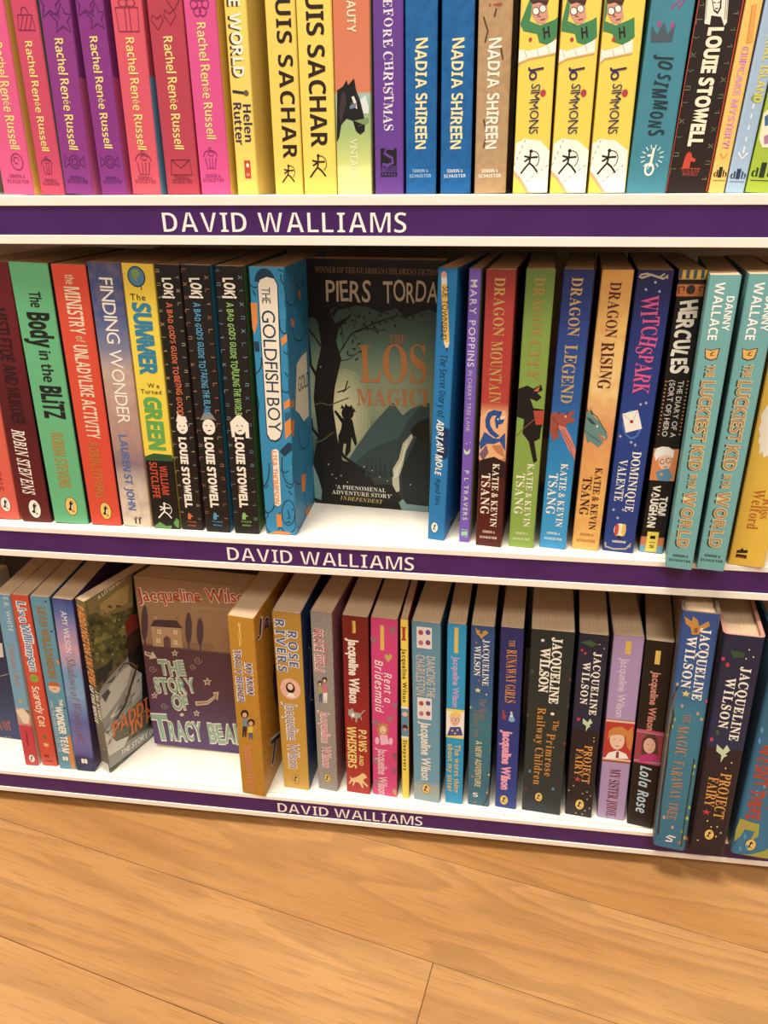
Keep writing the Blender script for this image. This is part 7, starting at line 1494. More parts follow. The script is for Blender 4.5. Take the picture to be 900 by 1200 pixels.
('P','p','f','#7a4a10',[1.5,139.6,3.4,138.4,3.2,137.4]),
('P','p','f','#7a4a10',[0.3,127.2,2.2,126,2,125]),
('P','p','f','#C2503c',[0.1,114.7,1,113.4,0.8,112.3]),
('P','p','f','#7a4a10',[10.5,184,12.3,183,12.2,182]),
('P','p','f','#7a4a10',[9.4,172.2,11.2,171.1,11.1,170.1]),
('P','p','f','#C2503c',[8.3,160.2,10.1,159.1,10,158]),
('P','p','f','#7a4a10',[7.1,148,9,146.8,8.8,145.8]),
('P','p','f','#7a4a10',[6,135.7,7.8,134.5,7.7,133.4]),
('P','p','f','#C2503c',[4.8,123.2,6.7,121.9,6.5,120.8]),
('P','p','f','#7a4a10',[3.6,110.5,5.5,109.1,5.3,108.1]),
('P','p','f','#7a4a10',[2.4,97.6,4.3,96.2,4.1,95.1]),
('P','p','f','#C2503c',[1.2,84.5,3,83.1,2.9,82]),
('P','p','f','#7a4a10',[0.1,71.2,1.8,69.7,1.6,68.6]),
('P','p','f','#7a4a10',[0.1,57.8,0.5,56.2,0.4,55.1]),
('P','p','f','#7a4a10',[14.9,180.5,16.8,179.5,16.7,178.5]),
('P','p','f','#C2503c',[13.9,168.6,15.7,167.5,15.6,166.5]),
('P','p','f','#7a4a10',[12.7,156.4,14.6,155.3,14.5,154.3]),
('P','p','f','#7a4a10',[11.6,144.1,13.5,143,13.4,141.9]),
('P','p','f','#C2503c',[10.5,131.7,12.4,130.4,12.2,129.4]),
('P','p','f','#7a4a10',[9.3,119,11.2,117.7,11.1,116.6]),
('P','p','f','#7a4a10',[8.2,106.1,10.1,104.8,9.9,103.7]),
('P','p','f','#C2503c',[7,93.1,8.9,91.7,8.7,90.6]),
('P','p','f','#7a4a10',[5.8,79.9,7.7,78.4,7.5,77.3]),
('P','p','f','#7a4a10',[4.5,66.4,6.5,64.9,6.3,63.8]),
('P','p','f','#C2503c',[3.3,52.8,5.2,51.2,5.1,50]),
('P','p','f','#7a4a10',[2,38.9,4,37.3,3.8,36.1]),
('P','p','f','#C2503c',[20.1,181.8,22,180.8,21.9,179.8]),
('P','p','f','#7a4a10',[19.1,169.8,21,168.7,20.8,167.7]),
('P','p','f','#7a4a10',[18,157.6,19.9,156.4,19.7,155.4]),
('P','p','f','#C2503c',[16.9,145.2,18.8,144,18.7,143]),
('P','p','f','#7a4a10',[15.8,132.6,17.7,131.4,17.6,130.3]),
('P','p','f','#7a4a10',[14.7,119.9,16.6,118.6,16.4,117.5]),
('P','p','f','#C2503c',[13.5,107,15.5,105.6,15.3,104.5]),
('P','p','f','#7a4a10',[12.4,93.8,14.3,92.4,14.2,91.3]),
('P','p','f','#7a4a10',[11.2,80.5,13.1,79,13,77.9]),
('P','p','f','#C2503c',[10,67,12,65.4,11.8,64.3]),
('P','p','f','#7a4a10',[8.8,53.2,10.8,51.6,10.6,50.5]),
('P','p','f','#7a4a10',[7.5,39.3,9.5,37.6,9.4,36.4]),
('P','p','f','#7a4a10',[24.7,178.3,26.6,177.2,26.5,176.2]),
('P','p','f','#7a4a10',[23.7,166.1,25.6,165,25.5,164]),
('P','p','f','#C2503c',[22.6,153.8,24.6,152.6,24.4,151.6]),
('P','p','f','#7a4a10',[21.6,141.3,23.5,140,23.4,139]),
('P','p','f','#7a4a10',[20.5,128.5,22.4,127.3,22.3,126.2]),
('P','p','f','#C2503c',[19.4,115.6,21.3,114.3,21.2,113.2]),
('P','p','f','#7a4a10',[18.3,102.5,20.2,101.1,20.1,100]),
('P','p','f','#7a4a10',[17.1,89.2,19.1,87.8,19,86.7]),
('P','p','f','#C2503c',[16,75.8,18,74.2,17.8,73.1]),
('P','p','f','#7a4a10',[14.8,62,16.8,60.5,16.7,59.3]),
('P','p','f','#7a4a10',[13.6,48.1,15.6,46.5,15.5,45.3]),
('P','p','f','#C2503c',[12.4,34,14.4,32.3,14.3,31.1]),
('P','p','f','#7a4a10',[29.4,174.7,31.3,173.6,31.2,172.6]),
('P','p','f','#C2503c',[28.4,162.4,30.3,161.2,30.2,160.2]),
('P','p','f','#7a4a10',[27.4,149.9,29.3,148.7,29.2,147.6]),
('P','p','f','#7a4a10',[26.3,137.2,28.3,136,28.2,134.9]),
('P','p','f','#C2503c',[25.3,124.4,27.2,123,27.1,122]),
('P','p','f','#7a4a10',[24.2,111.3,26.2,109.9,26,108.8]),
('P','p','f','#7a4a10',[23.1,98,25.1,96.6,25,95.5]),
('P','p','f','#C2503c',[22,84.6,24,83.1,23.9,82]),
('P','p','f','#7a4a10',[20.9,70.9,22.9,69.3,22.7,68.2]),
('P','p','f','#7a4a10',[19.7,57,21.8,55.4,21.6,54.2]),
('P','p','f','#C2503c',[18.5,42.9,20.6,41.2,20.5,40.1]),
('P','p','f','#7a4a10',[17.4,28.6,19.4,26.8,19.3,25.6]),
('P','p','f','#C2503c',[34.8,176,36.8,174.9,36.7,173.9]),
('P','p','f','#7a4a10',[33.8,163.6,35.8,162.4,35.7,161.4]),
('P','p','f','#7a4a10',[32.8,151,34.8,149.8,34.7,148.8]),
('P','p','f','#C2503c',[31.8,138.3,33.8,137,33.7,135.9]),
('P','p','f','#7a4a10',[30.8,125.3,32.8,124,32.7,122.9]),
('P','p','f','#7a4a10',[29.8,112.2,31.8,110.8,31.7,109.7]),
('P','p','f','#C2503c',[28.7,98.8,30.8,97.4,30.6,96.3]),
('P','p','f','#7a4a10',[27.6,85.3,29.7,83.8,29.5,82.6]),
('P','p','f','#7a4a10',[26.5,71.5,28.6,69.9,28.5,68.8]),
('P','p','f','#C2503c',[25.4,57.5,27.5,55.9,27.4,54.7]),
('P','p','f','#7a4a10',[24.3,43.3,26.4,41.6,26.3,40.4]),
('P','p','f','#7a4a10',[23.2,28.9,25.3,27.1,25.1,25.9]),
('P','p','f','#7a4a10',[39.7,172.3,41.7,171.2,41.6,170.1]),
('P','p','f','#7a4a10',[38.7,159.8,40.7,158.6,40.6,157.5]),
('P','p','f','#C2503c',[37.8,147,39.8,145.8,39.7,144.7]),
('P','p','f','#7a4a10',[36.8,134.1,38.8,132.8,38.7,131.8]),
('P','p','f','#7a4a10',[35.8,121,37.8,119.7,37.7,118.6]),
('P','p','f','#C2503c',[34.8,107.7,36.8,106.3,36.7,105.2]),
('P','p','f','#7a4a10',[33.7,94.2,35.8,92.7,35.7,91.6]),
('P','p','f','#7a4a10',[32.7,80.5,34.8,78.9,34.6,77.8]),
('P','p','f','#C2503c',[31.6,66.5,33.7,64.9,33.6,63.7]),
('P','p','f','#7a4a10',[30.5,52.3,32.7,50.7,32.5,49.5]),
('P','p','f','#7a4a10',[29.4,38,31.6,36.2,31.4,35]),
('P','p','f','#C2503c',[28.3,23.3,30.5,21.5,30.3,20.3]),
('P','p','f','#7a4a10',[44.6,168.6,46.7,167.4,46.6,166.4]),
('P','p','f','#C2503c',[43.7,155.9,45.8,154.7,45.6,153.6]),
('P','p','f','#7a4a10',[42.8,143,44.8,141.7,44.7,140.7]),
('P','p','f','#7a4a10',[41.8,129.9,43.9,128.6,43.8,127.5]),
('P','p','f','#C2503c',[40.8,116.6,42.9,115.3,42.8,114.1]),
('P','p','f','#7a4a10',[39.8,103.2,42,101.7,41.8,100.6]),
('P','p','f','#7a4a10',[38.8,89.5,41,88,40.8,86.8]),
('P','p','f','#C2503c',[37.8,75.6,40,74,39.8,72.8]),
('P','p','f','#7a4a10',[36.8,61.4,39,59.8,38.8,58.6]),
('P','p','f','#7a4a10',[35.8,47.1,37.9,45.4,37.8,44.2]),
('P','p','f','#C2503c',[34.7,32.5,36.9,30.7,36.7,29.5]),
('P','p','f','#7a4a10',[33.6,17.7,35.8,15.8,35.6,14.6]),
('P','p','f','#4a3a6c',[36.4,124.9,48.6,123,42.2,70.3,34.9,86.6,33.1,108]),
('X','t','s','MY MUM',12.4,153.8,0,-1,34.3,6.45,'#f2ead8','b',0,0.06),
('X','t','s','MY MUM',12.7,153.4,0,-1,33.4,5.99,'#5a4a8c','b',0,0),
('X','t','s','TRACY BEAKER',3.2,166.5,0,-1,57.6,6.45,'#f2ead8','b',0,0.06),
('X','t','s','TRACY BEAKER',3.5,166.1,0,-1,56.7,5.99,'#5a4a8c','b',0,0),
('X','a','s','Jacqueline Wilson',6.2,61.7,0,-1,58.2,8.29,'#E88c6c','h',0,0),
('X','a','f','Jac',6.5,179.6,0.963,-0.271,42.4,12.2,'#F4EEDC','h',0,0.08),
('X','a','f','Jac',6.5,179.6,0.963,-0.271,42.4,12.2,'#3a2a5a','h',0,0.02),
('X','t','f','TR',8.1,28.1,0.887,-0.463,77.6,25.84,'#F4EEDC','h',0,0.05),
('X','t','f','TR',9.1,27.1,0.889,-0.458,76.3,24.97,'#2a2448','h',0,0.01),
]},
{'id': 'b7', 'label': 'gold spine with a round dark-haired portrait and navy cover edge', 'pose': [-0.14418, 0.01051, -0.06684, 0.01409, 0.02499, 0.19868], 'row': 2, 'base': '#C8922E', 'front': '#223A70', 'grad': [(202.1, '#B8842C'), (-1.1, '#D8A63C')], 'ops': [
('P','p','s','#F0B8A0',[21.9,118.9,21.3,122.9,19.7,126.4,17.2,129,14.1,130.4,10.9,130.4,7.8,129,5.3,126.4,3.7,122.9,3.1,118.9,3.7,115,5.3,111.5,7.8,108.9,10.9,107.5,14.1,107.5,17.2,108.9,19.7,111.5,21.3,115]),
('P','p','s','#1c1414',[16.7,120.1,16.3,122.7,15.1,124.8,13.4,126,11.6,126,9.9,124.8,8.7,122.7,8.3,120.1,8.7,117.5,9.9,115.4,11.6,114.3,13.4,114.3,15.1,115.4,16.3,117.5]),
('P','p','s','#F2C8AC',[15.1,121.3,14.7,123.1,13.8,124.4,12.5,124.9,11.2,124.4,10.2,123.1,9.9,121.3,10.2,119.5,11.2,118.2,12.5,117.7,13.8,118.2,14.7,119.5]),
('P','p','s','#FBEFE2',[8.5,110.2,11,114.7,14,114.7,16.5,110.2]),
('P','e','s','#3a2412',[16.2,12.1,16.1,13.9,15.5,15.6,14.7,16.9,13.7,17.8,12.5,18,11.3,17.8,10.3,16.9,9.5,15.6,8.9,13.9,8.7,12.1,8.9,10.2,9.5,8.5,10.3,7.2,11.3,6.3,12.5,6.1,13.7,6.3,14.7,7.2,15.5,8.5,16.1,10.2]),
('P','e','s','#D8A63C',[15.9,12.1,15.8,13.8,15.3,15.4,14.5,16.7,13.6,17.5,12.5,17.7,11.4,17.5,10.5,16.7,9.7,15.4,9.2,13.8,9,12.1,9.2,10.3,9.7,8.7,10.5,7.4,11.4,6.6,12.5,6.4,13.6,6.6,14.5,7.4,15.3,8.7,15.8,10.3]),
('P','e','s','#17110f',[10.4,10,11.7,11.7,11.6,14.3,12.6,15.8,14,15.4,14.1,14.3,13.4,13.7,13.8,12.1,12.9,9.8,11.6,9.2]),
('P','e','s','#f6ead0',[12.9,13.4,13.7,12.4,13.1,10.4,12.3,10.2,12.6,12.1]),
('P','e','s','#f6ead0',[13.8,14.9,13.7,15.2,13.4,15.4,13.1,15.2,12.9,14.9,13.1,14.6,13.4,14.5,13.7,14.6]),
('P','e','s','#b5652a',[12.3,8.9,13.4,8.2,14.3,9.1,13.7,9.7]),
('S','p','f','#D9C8B0',1.5,[17,153,23,147.6,16.4,95.5,24.6,88.6]),
('X','t','s','ROSE',12.7,180.9,0,-1,38.1,8.5,'#e8ecf0','b',0,0.05),
('X','t','s','ROSE',13,180.5,0,-1,37.2,8,'#4a5a90','b',0,0),
('X','t','s','RIVERS',2.2,191.4,0,-1,54.8,8.5,'#e8ecf0','b',0,0.05),
('X','t','s','RIVERS',2.5,191,0,-1,53.9,8,'#4a5a90','b',0,0),
('X','a','s','Jacqueline Wilson',6.7,103.4,0,-1,78.7,10.5,'#FBF2E2','h',0,0.04),
('X','a','s','Jacqueline Wilson',7.2,102.9,0,-1,77.7,9.5,'#8c7c9c','h',0,0),
]},
{'id': 'b8', 'label': 'glittery silver grey spine with two small drawn girls', 'pose': [-0.11401, 0.01238, -0.12306, 0.00813, 0.01891, 0.19979], 'row': 2, 'base': '#A8A098', 'front': '#8a3a40', 'noise': ('#6a6460', 160, 0.9), 'frontnoise': 2, 'ops': [
('P','p','s','#2a1c18',[13,130.8,12.5,128.8,11.2,127.3,9.6,127,8.4,128,8,129.8,8.6,131.9,9.9,133.4,11.4,133.7,12.6,132.7]),
('P','p','s','#E8B898',[11.9,129.7,11.6,128.4,10.9,127.5,10,127.4,9.3,128,9.1,129.1,9.4,130.4,10.1,131.3,11,131.4,11.7,130.8]),
('P','p','s','#D87088',[8.5,125.7,12.3,126.4,12.6,116.7,8.4,115.9]),
('P','p','s','#F0ECE6',[8.8,116,12.6,116.7,11.9,105.2,10.6,104.9,10.5,112.5,9.6,104.7,8.7,104.9]),
('P','p','s','#2a1c18',[8.3,126.2,7.9,124.3,6.7,123,5.3,122.7,4.3,123.6,3.9,125.3,4.4,127.2,5.6,128.5,6.9,128.7,8,127.9]),
('P','p','s','#E8B898',[7.4,125.1,7.1,123.9,6.4,123.1,5.6,122.9,5,123.5,4.8,124.5,5.1,125.7,5.8,126.5,6.6,126.7,7.2,126.1]),
('P','p','s','#A8A050',[4.3,121.6,8.1,122.4,7.8,114.8,4.3,114.1]),
('P','p','s','#4a5a8c',[4.6,114.2,7.8,114.8,7.1,105.1,6.2,104.9,6.1,111.6,5.2,104.7,4.4,105.1]),
('P','e','s','#3a2412',[12.9,15,12.7,16.7,12.2,18.2,11.5,19.4,10.5,20.2,9.5,20.4,8.4,20.2,7.5,19.4,6.7,18.2,6.2,16.7,6.1,15,6.2,13.3,6.7,11.8,7.5,10.6,8.4,9.8,9.5,9.6,10.5,9.8,11.5,10.6,12.2,11.8,12.7,13.3]),
('P','e','s','#E0B848',[12.6,15,12.4,16.6,12,18,11.3,19.2,10.4,19.9,9.5,20.2,8.5,19.9,7.6,19.2,6.9,18,6.5,16.6,6.3,15,6.5,13.4,6.9,12,7.6,10.8,8.5,10.1,9.5,9.8,10.4,10.1,11.3,10.8,12,12,12.4,13.4]),
('P','e','s','#17110f',[7.5,13.1,8.8,14.7,8.6,17,9.6,18.4,10.8,18.1,11,17,10.3,16.5,10.7,15,9.8,13,8.6,12.4]),
('P','e','s','#f6ead0',[9.9,16.2,10.5,15.3,10,13.5,9.3,13.3,9.6,15]),
('P','e','s','#f6ead0',[10.7,17.6,10.6,17.9,10.3,18,10,17.9,9.9,17.6,10,17.3,10.3,17.2,10.6,17.3]),
('P','e','s','#b5652a',[9.3,12.1,10.3,11.5,11.1,12.3,10.5,12.8]),
('X','t','s','THE BRAKE GIRLS',10.1,172,0,-1,23.9,4.73,'#D87a84','r',0,0),
('X','t','s','BRAKE GIRLS',2.6,183.1,0,-1,45.2,7.94,'#EFE6E0','b',0,0.05),
('X','t','s','BRAKE GIRLS',2.8,182.7,0,-1,44.5,7.56,'#C2404c','b',0,-0.01),
('X','a','s','Jacqueline Wilson',5.5,95.4,0,-1,67.5,7.94,'#F2E8E2','h',0,0.04),
('X','a','s','Jacqueline Wilson',5.9,95,0,-1,66.7,7.19,'#D86a74','h',0,0),
]},
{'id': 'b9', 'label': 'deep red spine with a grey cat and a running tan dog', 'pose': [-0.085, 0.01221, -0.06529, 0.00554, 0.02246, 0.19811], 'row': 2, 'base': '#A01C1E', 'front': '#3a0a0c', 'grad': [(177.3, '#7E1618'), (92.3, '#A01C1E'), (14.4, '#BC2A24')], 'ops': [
('P','e','s','#E9C050',[9,181.5,11.7,181.5,11.7,193.7,9,193.7]),
('S','p','s','#7a5a14',0.45,[9.6,192,9.7,182.8]),
('P','p','s','#A8A29c',[3.6,100.3,4.8,99,7.5,101.7,8.9,97.3,14.3,96.7,16.1,90.2,15,88.6,14.6,92.8,11.9,90.4,11.1,85.4,10,86.2,9.9,90.5,7.3,90.6,6.7,87.6,5.9,91.4,3.7,93]),
('P','p','s','#FBF2E2',[9.3,93.9,9,92.5,8.2,91.5,7.3,91.3,6.5,92.1,6.2,93.4,6.6,94.8,7.4,95.8,8.3,95.9,9.1,95.2]),
('S','p','s','#A8A29c',1.12,[14.6,94.8,17.1,99.1,18.7,100.9]),
('P','p','s','#F0C888',[3.5,20.4,5.4,17.6,9.2,19.4,13.3,23.4,15.3,25.9,18.5,24.9,20.1,20.5,17.3,19.5,16.2,16.5,21,11,20,9.2,15.2,14.1,16.4,7.9,15.4,7,11.9,13.5,8.3,13.4,6.9,8.1,5.9,8.6,6.6,13.5,5,13.6,3,9.5,2.3,10.9,4.2,15.6]),
('X','a','s','Jacqueline Wilson',5.4,175.7,0,-1,68.7,8.09,'#F6ECD8','h',0.03,0.03),
('X','t','s','PAWS',12.6,77.8,0,-1,25.6,7.19,'#F0D878','b',0,0.01),
('X','t','s','AND',12.8,47.8,0,-1,12.5,4.04,'#F0D878','b',0,0),
('X','t','s','WHISKERS',2.2,80.3,0,-1,49.7,8.09,'#F0D878','b',0,0.01),
]},
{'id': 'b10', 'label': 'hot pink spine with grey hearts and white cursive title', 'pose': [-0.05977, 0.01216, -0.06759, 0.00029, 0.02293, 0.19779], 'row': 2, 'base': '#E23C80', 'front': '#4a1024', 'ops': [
('P','e','s','#E9C050',[8.3,166.2,11.5,166.2,11.5,191.1,8.3,191.1]),
('P','p','s','#A86A7c',[2.3,170.9,0.1,175.6,0.1,178.3,1.7,178.6,2.4,176.9,3.3,178.8,5.3,179,5.6,176.1]),
('P','p','s','#A86A7c',[18.6,183.1,15.4,187.8,16.1,190.4,17.9,190.6,18.6,189,19.5,190.8,21.4,191.1,21.8,188.2]),
('P','p','s','#C8B058',[15,154.6,11.7,159.5,12.5,162.2,14.3,162.5,15,160.8,15.9,162.7,17.9,163,18.3,159.9]),
('P','p','s','#B06a78',[16.4,88.5,13,93.7,13.8,96.7,15.7,97.1,16.4,95.3,17.4,97.3,19.5,97.7,19.9,94.4]),
('P','p','s','#8a5a5c',[21.9,45.6,18.4,51.1,19.2,54.4,21.1,54.7,21.9,52.8,22.8,55,22.8,55.4,22.8,51.9]),
('P','p','s','#A86A7c',[3.7,37.1,0.1,42.7,0.9,45.9,2.9,46.3,3.7,44.4,4.7,46.6,6.9,47,7.3,43.5]),
('P','p','s','#A8506a',[20.8,27.2,17.2,32.8,18,36.1,20,36.5,20.8,34.5,21.8,36.8,22.8,37.2,22.8,33.6]),
('P','p','s','#A86A7c',[4.6,9.3,1,15.1,1.9,18.5,3.9,18.9,4.7,16.9,5.7,19.2,7.9,19.6,8.3,16]),
('P','p','s','#C8A068',[22.5,0.6,18.8,6.4,19.6,9.8,21.6,10.2,22.5,8.2,22.8,10.6,22.8,11,22.8,7.3]),
('P','p','s','#A86A7c',[21.5,103.7,18.1,108.9,18.9,111.8,20.8,112.1,21.5,110.4,22.5,112.4,22.8,112.7,22.8,109.5]),
('P','p','s','#A86A7c',[2.9,81.3,0.1,86.6,0.3,89.7,2.2,90,3,88.2,3.9,90.3,6.1,90.6,6.4,87.3]),
('P','p','s','#C28444',[4.8,79.2,6.2,86.3,10.7,88,14.5,86.9,15.3,78.5,12.9,71.9,6.1,71.5]),
('P','p','s','#F2C4A8',[13.1,80.1,12.7,77.6,11.7,75.6,10.2,74.7,8.8,75.1,7.7,76.7,7.3,79.1,7.7,81.6,8.8,83.6,10.3,84.5,11.7,84.1,12.8,82.5]),
('P','p','s','#F2B8D0',[7.1,73.4,13.9,74.5,15.8,64.1,8,61.7]),
('P','p','s','#F2B8D0',[6.7,66.5,6.1,63.2,4.7,61.7,3.3,62.8,2.7,65.9,3.3,69.2,4.7,70.7,6.1,69.6]),
('P','p','s','#F2B8D0',[19.1,68,18.6,64.7,17.2,63.1,15.8,64.2,15.3,67.3,15.8,70.6,17.2,72.1,18.6,71.1]),
('S','p','s','#C23c50',0.69,[8.7,76.9,11.4,77.3]),
('X','t','s','Rent a',11.5,143.2,0,-1,32.3,6.42,'#F8ECE4','i',0,0.01),
('X','t','s','Bridesmaid',3.4,155.5,0,-1,56.5,6.88,'#F8ECE4','i',0,0.01),
('X','a','s','Jacqueline Wilson',5.5,57.5,0,-1,56.7,8.25,'#F2C8D0','h',0,0.01),
]},
{'id': 'b11', 'label': 'very thin yellow spine with black hand lettering', 'pose': [-0.04018, 0.01176, -0.05649, -0.01519, 0.00657, 0.19846], 'row': 2, 'base': '#F8DC4A', 'front': '#7a1a20', 'ops': [
('P','p','s','#C8282c',[1.8,189.4,1,190.2,1,191.4,3,191,4.9,191.4,4.9,190.2,4.1,189.4,4.1,180,4.9,178.8,4.9,177.6,3,178,1,177.6,1,178.8,1.8,180]),
('P','p','s','#5a8cb0',[0.1,72.2,6.4,72.2,6.4,108.4,0.1,108.4]),
('P','p','s','#E8B898',[5.9,99.9,5.4,101.5,4.1,102.4,2.5,102.4,1.2,101.5,0.7,99.9,1.2,98.4,2.5,97.4,4.1,97.4,5.4,98.4]),
('P','p','s','#3a2418',[5.9,85.5,5.4,87.1,4.1,88.1,2.5,88.1,1.2,87.1,0.7,85.5,1.2,83.8,2.5,82.8,4.1,82.8,5.4,83.8]),
('P','p','s','#C88A68',[5,82.5,4.7,83.6,3.8,84.3,2.8,84.3,1.9,83.6,1.6,82.5,1.9,81.5,2.8,80.8,3.8,80.8,4.7,81.5]),
('P','p','s','#F6F0E0',[0.1,106.1,6.4,106.1,6.4,108.4,0.1,108.4]),
('P','p','s','#F6F0E0',[0.1,72.2,6.4,72.2,6.4,74.7,0.1,74.7]),
('X','a','s','Jacqueline Wilson',1.5,169.4,0,-1,56.2,3.61,'#2a1c10','h',0,0.01),
('X','t','s','Sleepovers',1.6,70.2,0,-1,35.6,3.29,'#2a1c10','h',0,0.01),
]},
{'id': 'b12', 'label': 'pale blue thick spine with two square flower pictures', 'pose': [-0.0204, 0.01026, -0.1071, -0.02456, 0.02416, 0.19749], 'row': 2, 'base': '#5F9CB8', 'front': '#274c60', 'grad': [(198.2, '#5A90AC'), (25.1, '#68A4C0'), (17.2, '#a8b0a4'), (-2.9, '#88AEBC')], 'ops': [
('P','p','s','#E8E4DC',[4.3,171.8,16.9,171.8,16.9,192.9,4.3,192.9]),
('P','p','s','#B8485c',[9.9,187.3,9.5,188.9,8.4,189.8,7.1,189.8,6,188.9,5.6,187.3,6,185.7,7.1,184.8,8.4,184.8,9.5,185.7]),
('P','p','s','#6a4a9c',[15.9,188.1,15.5,189.6,14.4,190.6,13.1,190.6,12,189.6,11.6,188.1,12,186.5,13.1,185.6,14.4,185.6,15.5,186.5]),
('P','p','s','#C86a7c',[9.9,177.2,9.5,178.7,8.4,179.7,7.1,179.7,6,178.7,5.6,177.2,6,175.6,7.1,174.6,8.4,174.6,9.5,175.6]),
('P','p','s','#8c3c6c',[15.9,178,15.5,179.5,14.4,180.5,13.1,180.5,12,179.5,11.6,178,12,176.4,13.1,175.5,14.4,175.5,15.5,176.4]),
('P','p','s','#E8E4DC',[4.3,96.8,16.9,96.8,16.9,120.3,4.3,120.3]),
('P','p','s','#B8485c',[9.9,114,9.5,115.6,8.4,116.5,7.1,116.5,6,115.6,5.6,114,6,112.4,7.1,111.5,8.4,111.5,9.5,112.4]),
('P','p','s','#6a4a9c',[15.9,115,15.5,116.6,14.4,117.5,13.1,117.5,12,116.6,11.6,115,12,113.4,13.1,112.5,14.4,112.5,15.5,113.4]),
('P','p','s','#C86a7c',[9.9,102.7,9.5,104.3,8.4,105.3,7.1,105.3,6,104.3,5.6,102.7,6,101.2,7.1,100.2,8.4,100.2,9.5,101.2]),
('P','p','s','#8c3c6c',[15.9,103.8,15.5,105.3,14.4,106.3,13.1,106.3,12,105.3,11.6,103.8,12,102.2,13.1,101.2,14.4,101.2,15.5,102.2]),
('P','e','s','#3a2412',[15.5,15.3,15.3,17.2,14.7,18.9,13.9,20.3,12.8,21.1,11.6,21.4,10.4,21.1,9.3,20.3,8.5,18.9,7.9,17.2,7.7,15.3,7.9,13.3,8.5,11.6,9.3,10.2,10.4,9.4,11.6,9.1,12.8,9.4,13.9,10.2,14.7,11.6,15.3,13.3]),
('P','e','s','#F3C95A',[15.2,15.3,15,17.1,14.5,18.7,13.7,20,12.7,20.8,11.6,21.1,10.5,20.8,9.5,20,8.7,18.7,8.2,17.1,8,15.3,8.2,13.4,8.7,11.8,9.5,10.5,10.5,9.7,11.6,9.4,12.7,9.7,13.7,10.5,14.5,11.8,15,13.4]),
('P','e','s','#17110f',[9.4,13.1,10.8,14.9,10.7,17.6,11.8,19.1,13.1,18.7,13.3,17.6,12.5,17,13,15.3,12,12.9,10.7,12.3]),
('P','e','s','#f6ead0',[12.1,16.6,12.8,15.6,12.2,13.6,11.4,13.3,11.8,15.3]),
('P','e','s','#f6ead0',[13,18.2,12.9,18.5,12.5,18.7,12.2,18.5,12.1,18.2,12.2,17.9,12.5,17.7,12.9,17.9]),
('P','e','s','#b5652a',[11.4,12,12.5,11.2,13.5,12.2,12.8,12.8]),
('X','t','s','DANCING THE',12.3,164.4,0,-1,42.8,7.25,'#C8C0B8','b',0,0.0),
('X','t','s','CHARLESTON',3.4,164.9,0,-1,42.4,7.73,'#C8B8B0','b',0,0.0),
('X','a','s','Jacqueline Wilson',7.5,93.9,0,-1,68.4,8.21,'#F0E8DC','h',0,0.02),
]},
{'id': 'b13', 'label': 'cyan spine with a yellow-framed smiling boy picture', 'pose': [0.00474, 0.01062, -0.07109, -0.02506, 0.01578, 0.19774], 'row': 2, 'base': '#1C9ED8', 'front': '#1a1a24', 'ops': [
('P','e','s','#E9C050',[6,169.3,9.2,169.3,9.2,194.6,6,194.6]),
('P','p','s','#F6D84C',[0.1,78.4,15.6,78.4,15.6,110.6,0.1,110.6]),
('P','p','s','#F4F0E8',[0.1,81.3,15.6,81.3,15.6,107.8,0.1,107.8]),
('P','p','s','#F2C4A0',[12.2,99.5,11.8,96.3,10.6,93.7,8.8,92,6.8,91.7,5,92.9,3.8,95.2,3.3,98.2,3.7,101.3,4.9,104,6.7,105.6,8.6,105.9,10.4,104.7,11.7,102.5]),
('P','p','s','#F0D060',[2.5,99.3,3.8,106.1,8,108.3,12.6,106.6,13.1,100.8,9.9,104.6,5.3,103.9]),
('P','p','s','#3c4a9c',[0.9,80.3,3.6,90.4,12.5,91.7,14.9,82.4]),
('S','p','s','#3a2a20',0.39,[7.7,98.8,7.3,97.3,6.3,96.5,5.2,97,4.8,98.4,5.2,100,6.2,100.7,7.3,100.3,7.7,98.8]),
('S','p','s','#3a2a20',0.39,[11.4,99.4,11,97.8,10,97,8.9,97.5,8.5,98.9,8.9,100.5,9.9,101.3,11,100.8,11.4,99.4]),
('S','p','s','#8a2c2c',0.47,[5.9,94.5,9.6,95.1]),
('P','p','s','#F0C43C',[6.4,86.7,6,85.6,5,85.4,4.5,86.4,5,87.5,5.9,87.7]),
('P','p','s','#F0C43C',[11.1,88.1,10.6,87,9.7,86.8,9.2,87.8,9.6,88.9,10.6,89.1]),
('P','p','s','#F0C43C',[8.9,83.9,8.4,82.8,7.5,82.7,7,83.6,7.5,84.7,8.4,84.9]),
('X','a','s','Jacqueline Wilson',5.4,165.9,0,-1,53.7,5.05,'#C8A8D8','h',0,0.02),
('X','t','s','The worst thing',8,71,0,-1,57.1,4.73,'#F0C450','h',0,0.01),
('X','t','s','about my sister',2.1,71,0,-1,56.8,4.73,'#F0C450','h',0,0.01),
]},
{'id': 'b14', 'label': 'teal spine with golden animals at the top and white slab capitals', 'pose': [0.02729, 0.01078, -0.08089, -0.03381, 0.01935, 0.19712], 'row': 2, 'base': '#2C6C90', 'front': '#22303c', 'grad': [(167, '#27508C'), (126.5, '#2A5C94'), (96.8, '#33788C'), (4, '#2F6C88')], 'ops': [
('P','p','s','#D8963C',[3.6,195.8,5.7,192.7,7.3,193.7,7.4,190,9.9,189.3,9.1,192.2,12.5,193.4,14.2,191.1,11.3,188.3,8.6,184.7,6.9,187.8,4.6,189.7]),
('P','p','s','#F0DC8c',[6.8,135.3,7.5,133.4,9.5,133.3,8,132,8.5,130.1,6.8,131.1,5.1,130.1,5.6,132,4,133.3,6,133.4]),
('P','p','s','#B8C84c',[1.9,113.5,1.6,112.4,0.9,112.1,0.3,112.7,0.3,113.8,0.9,114.6,1.6,114.5]),
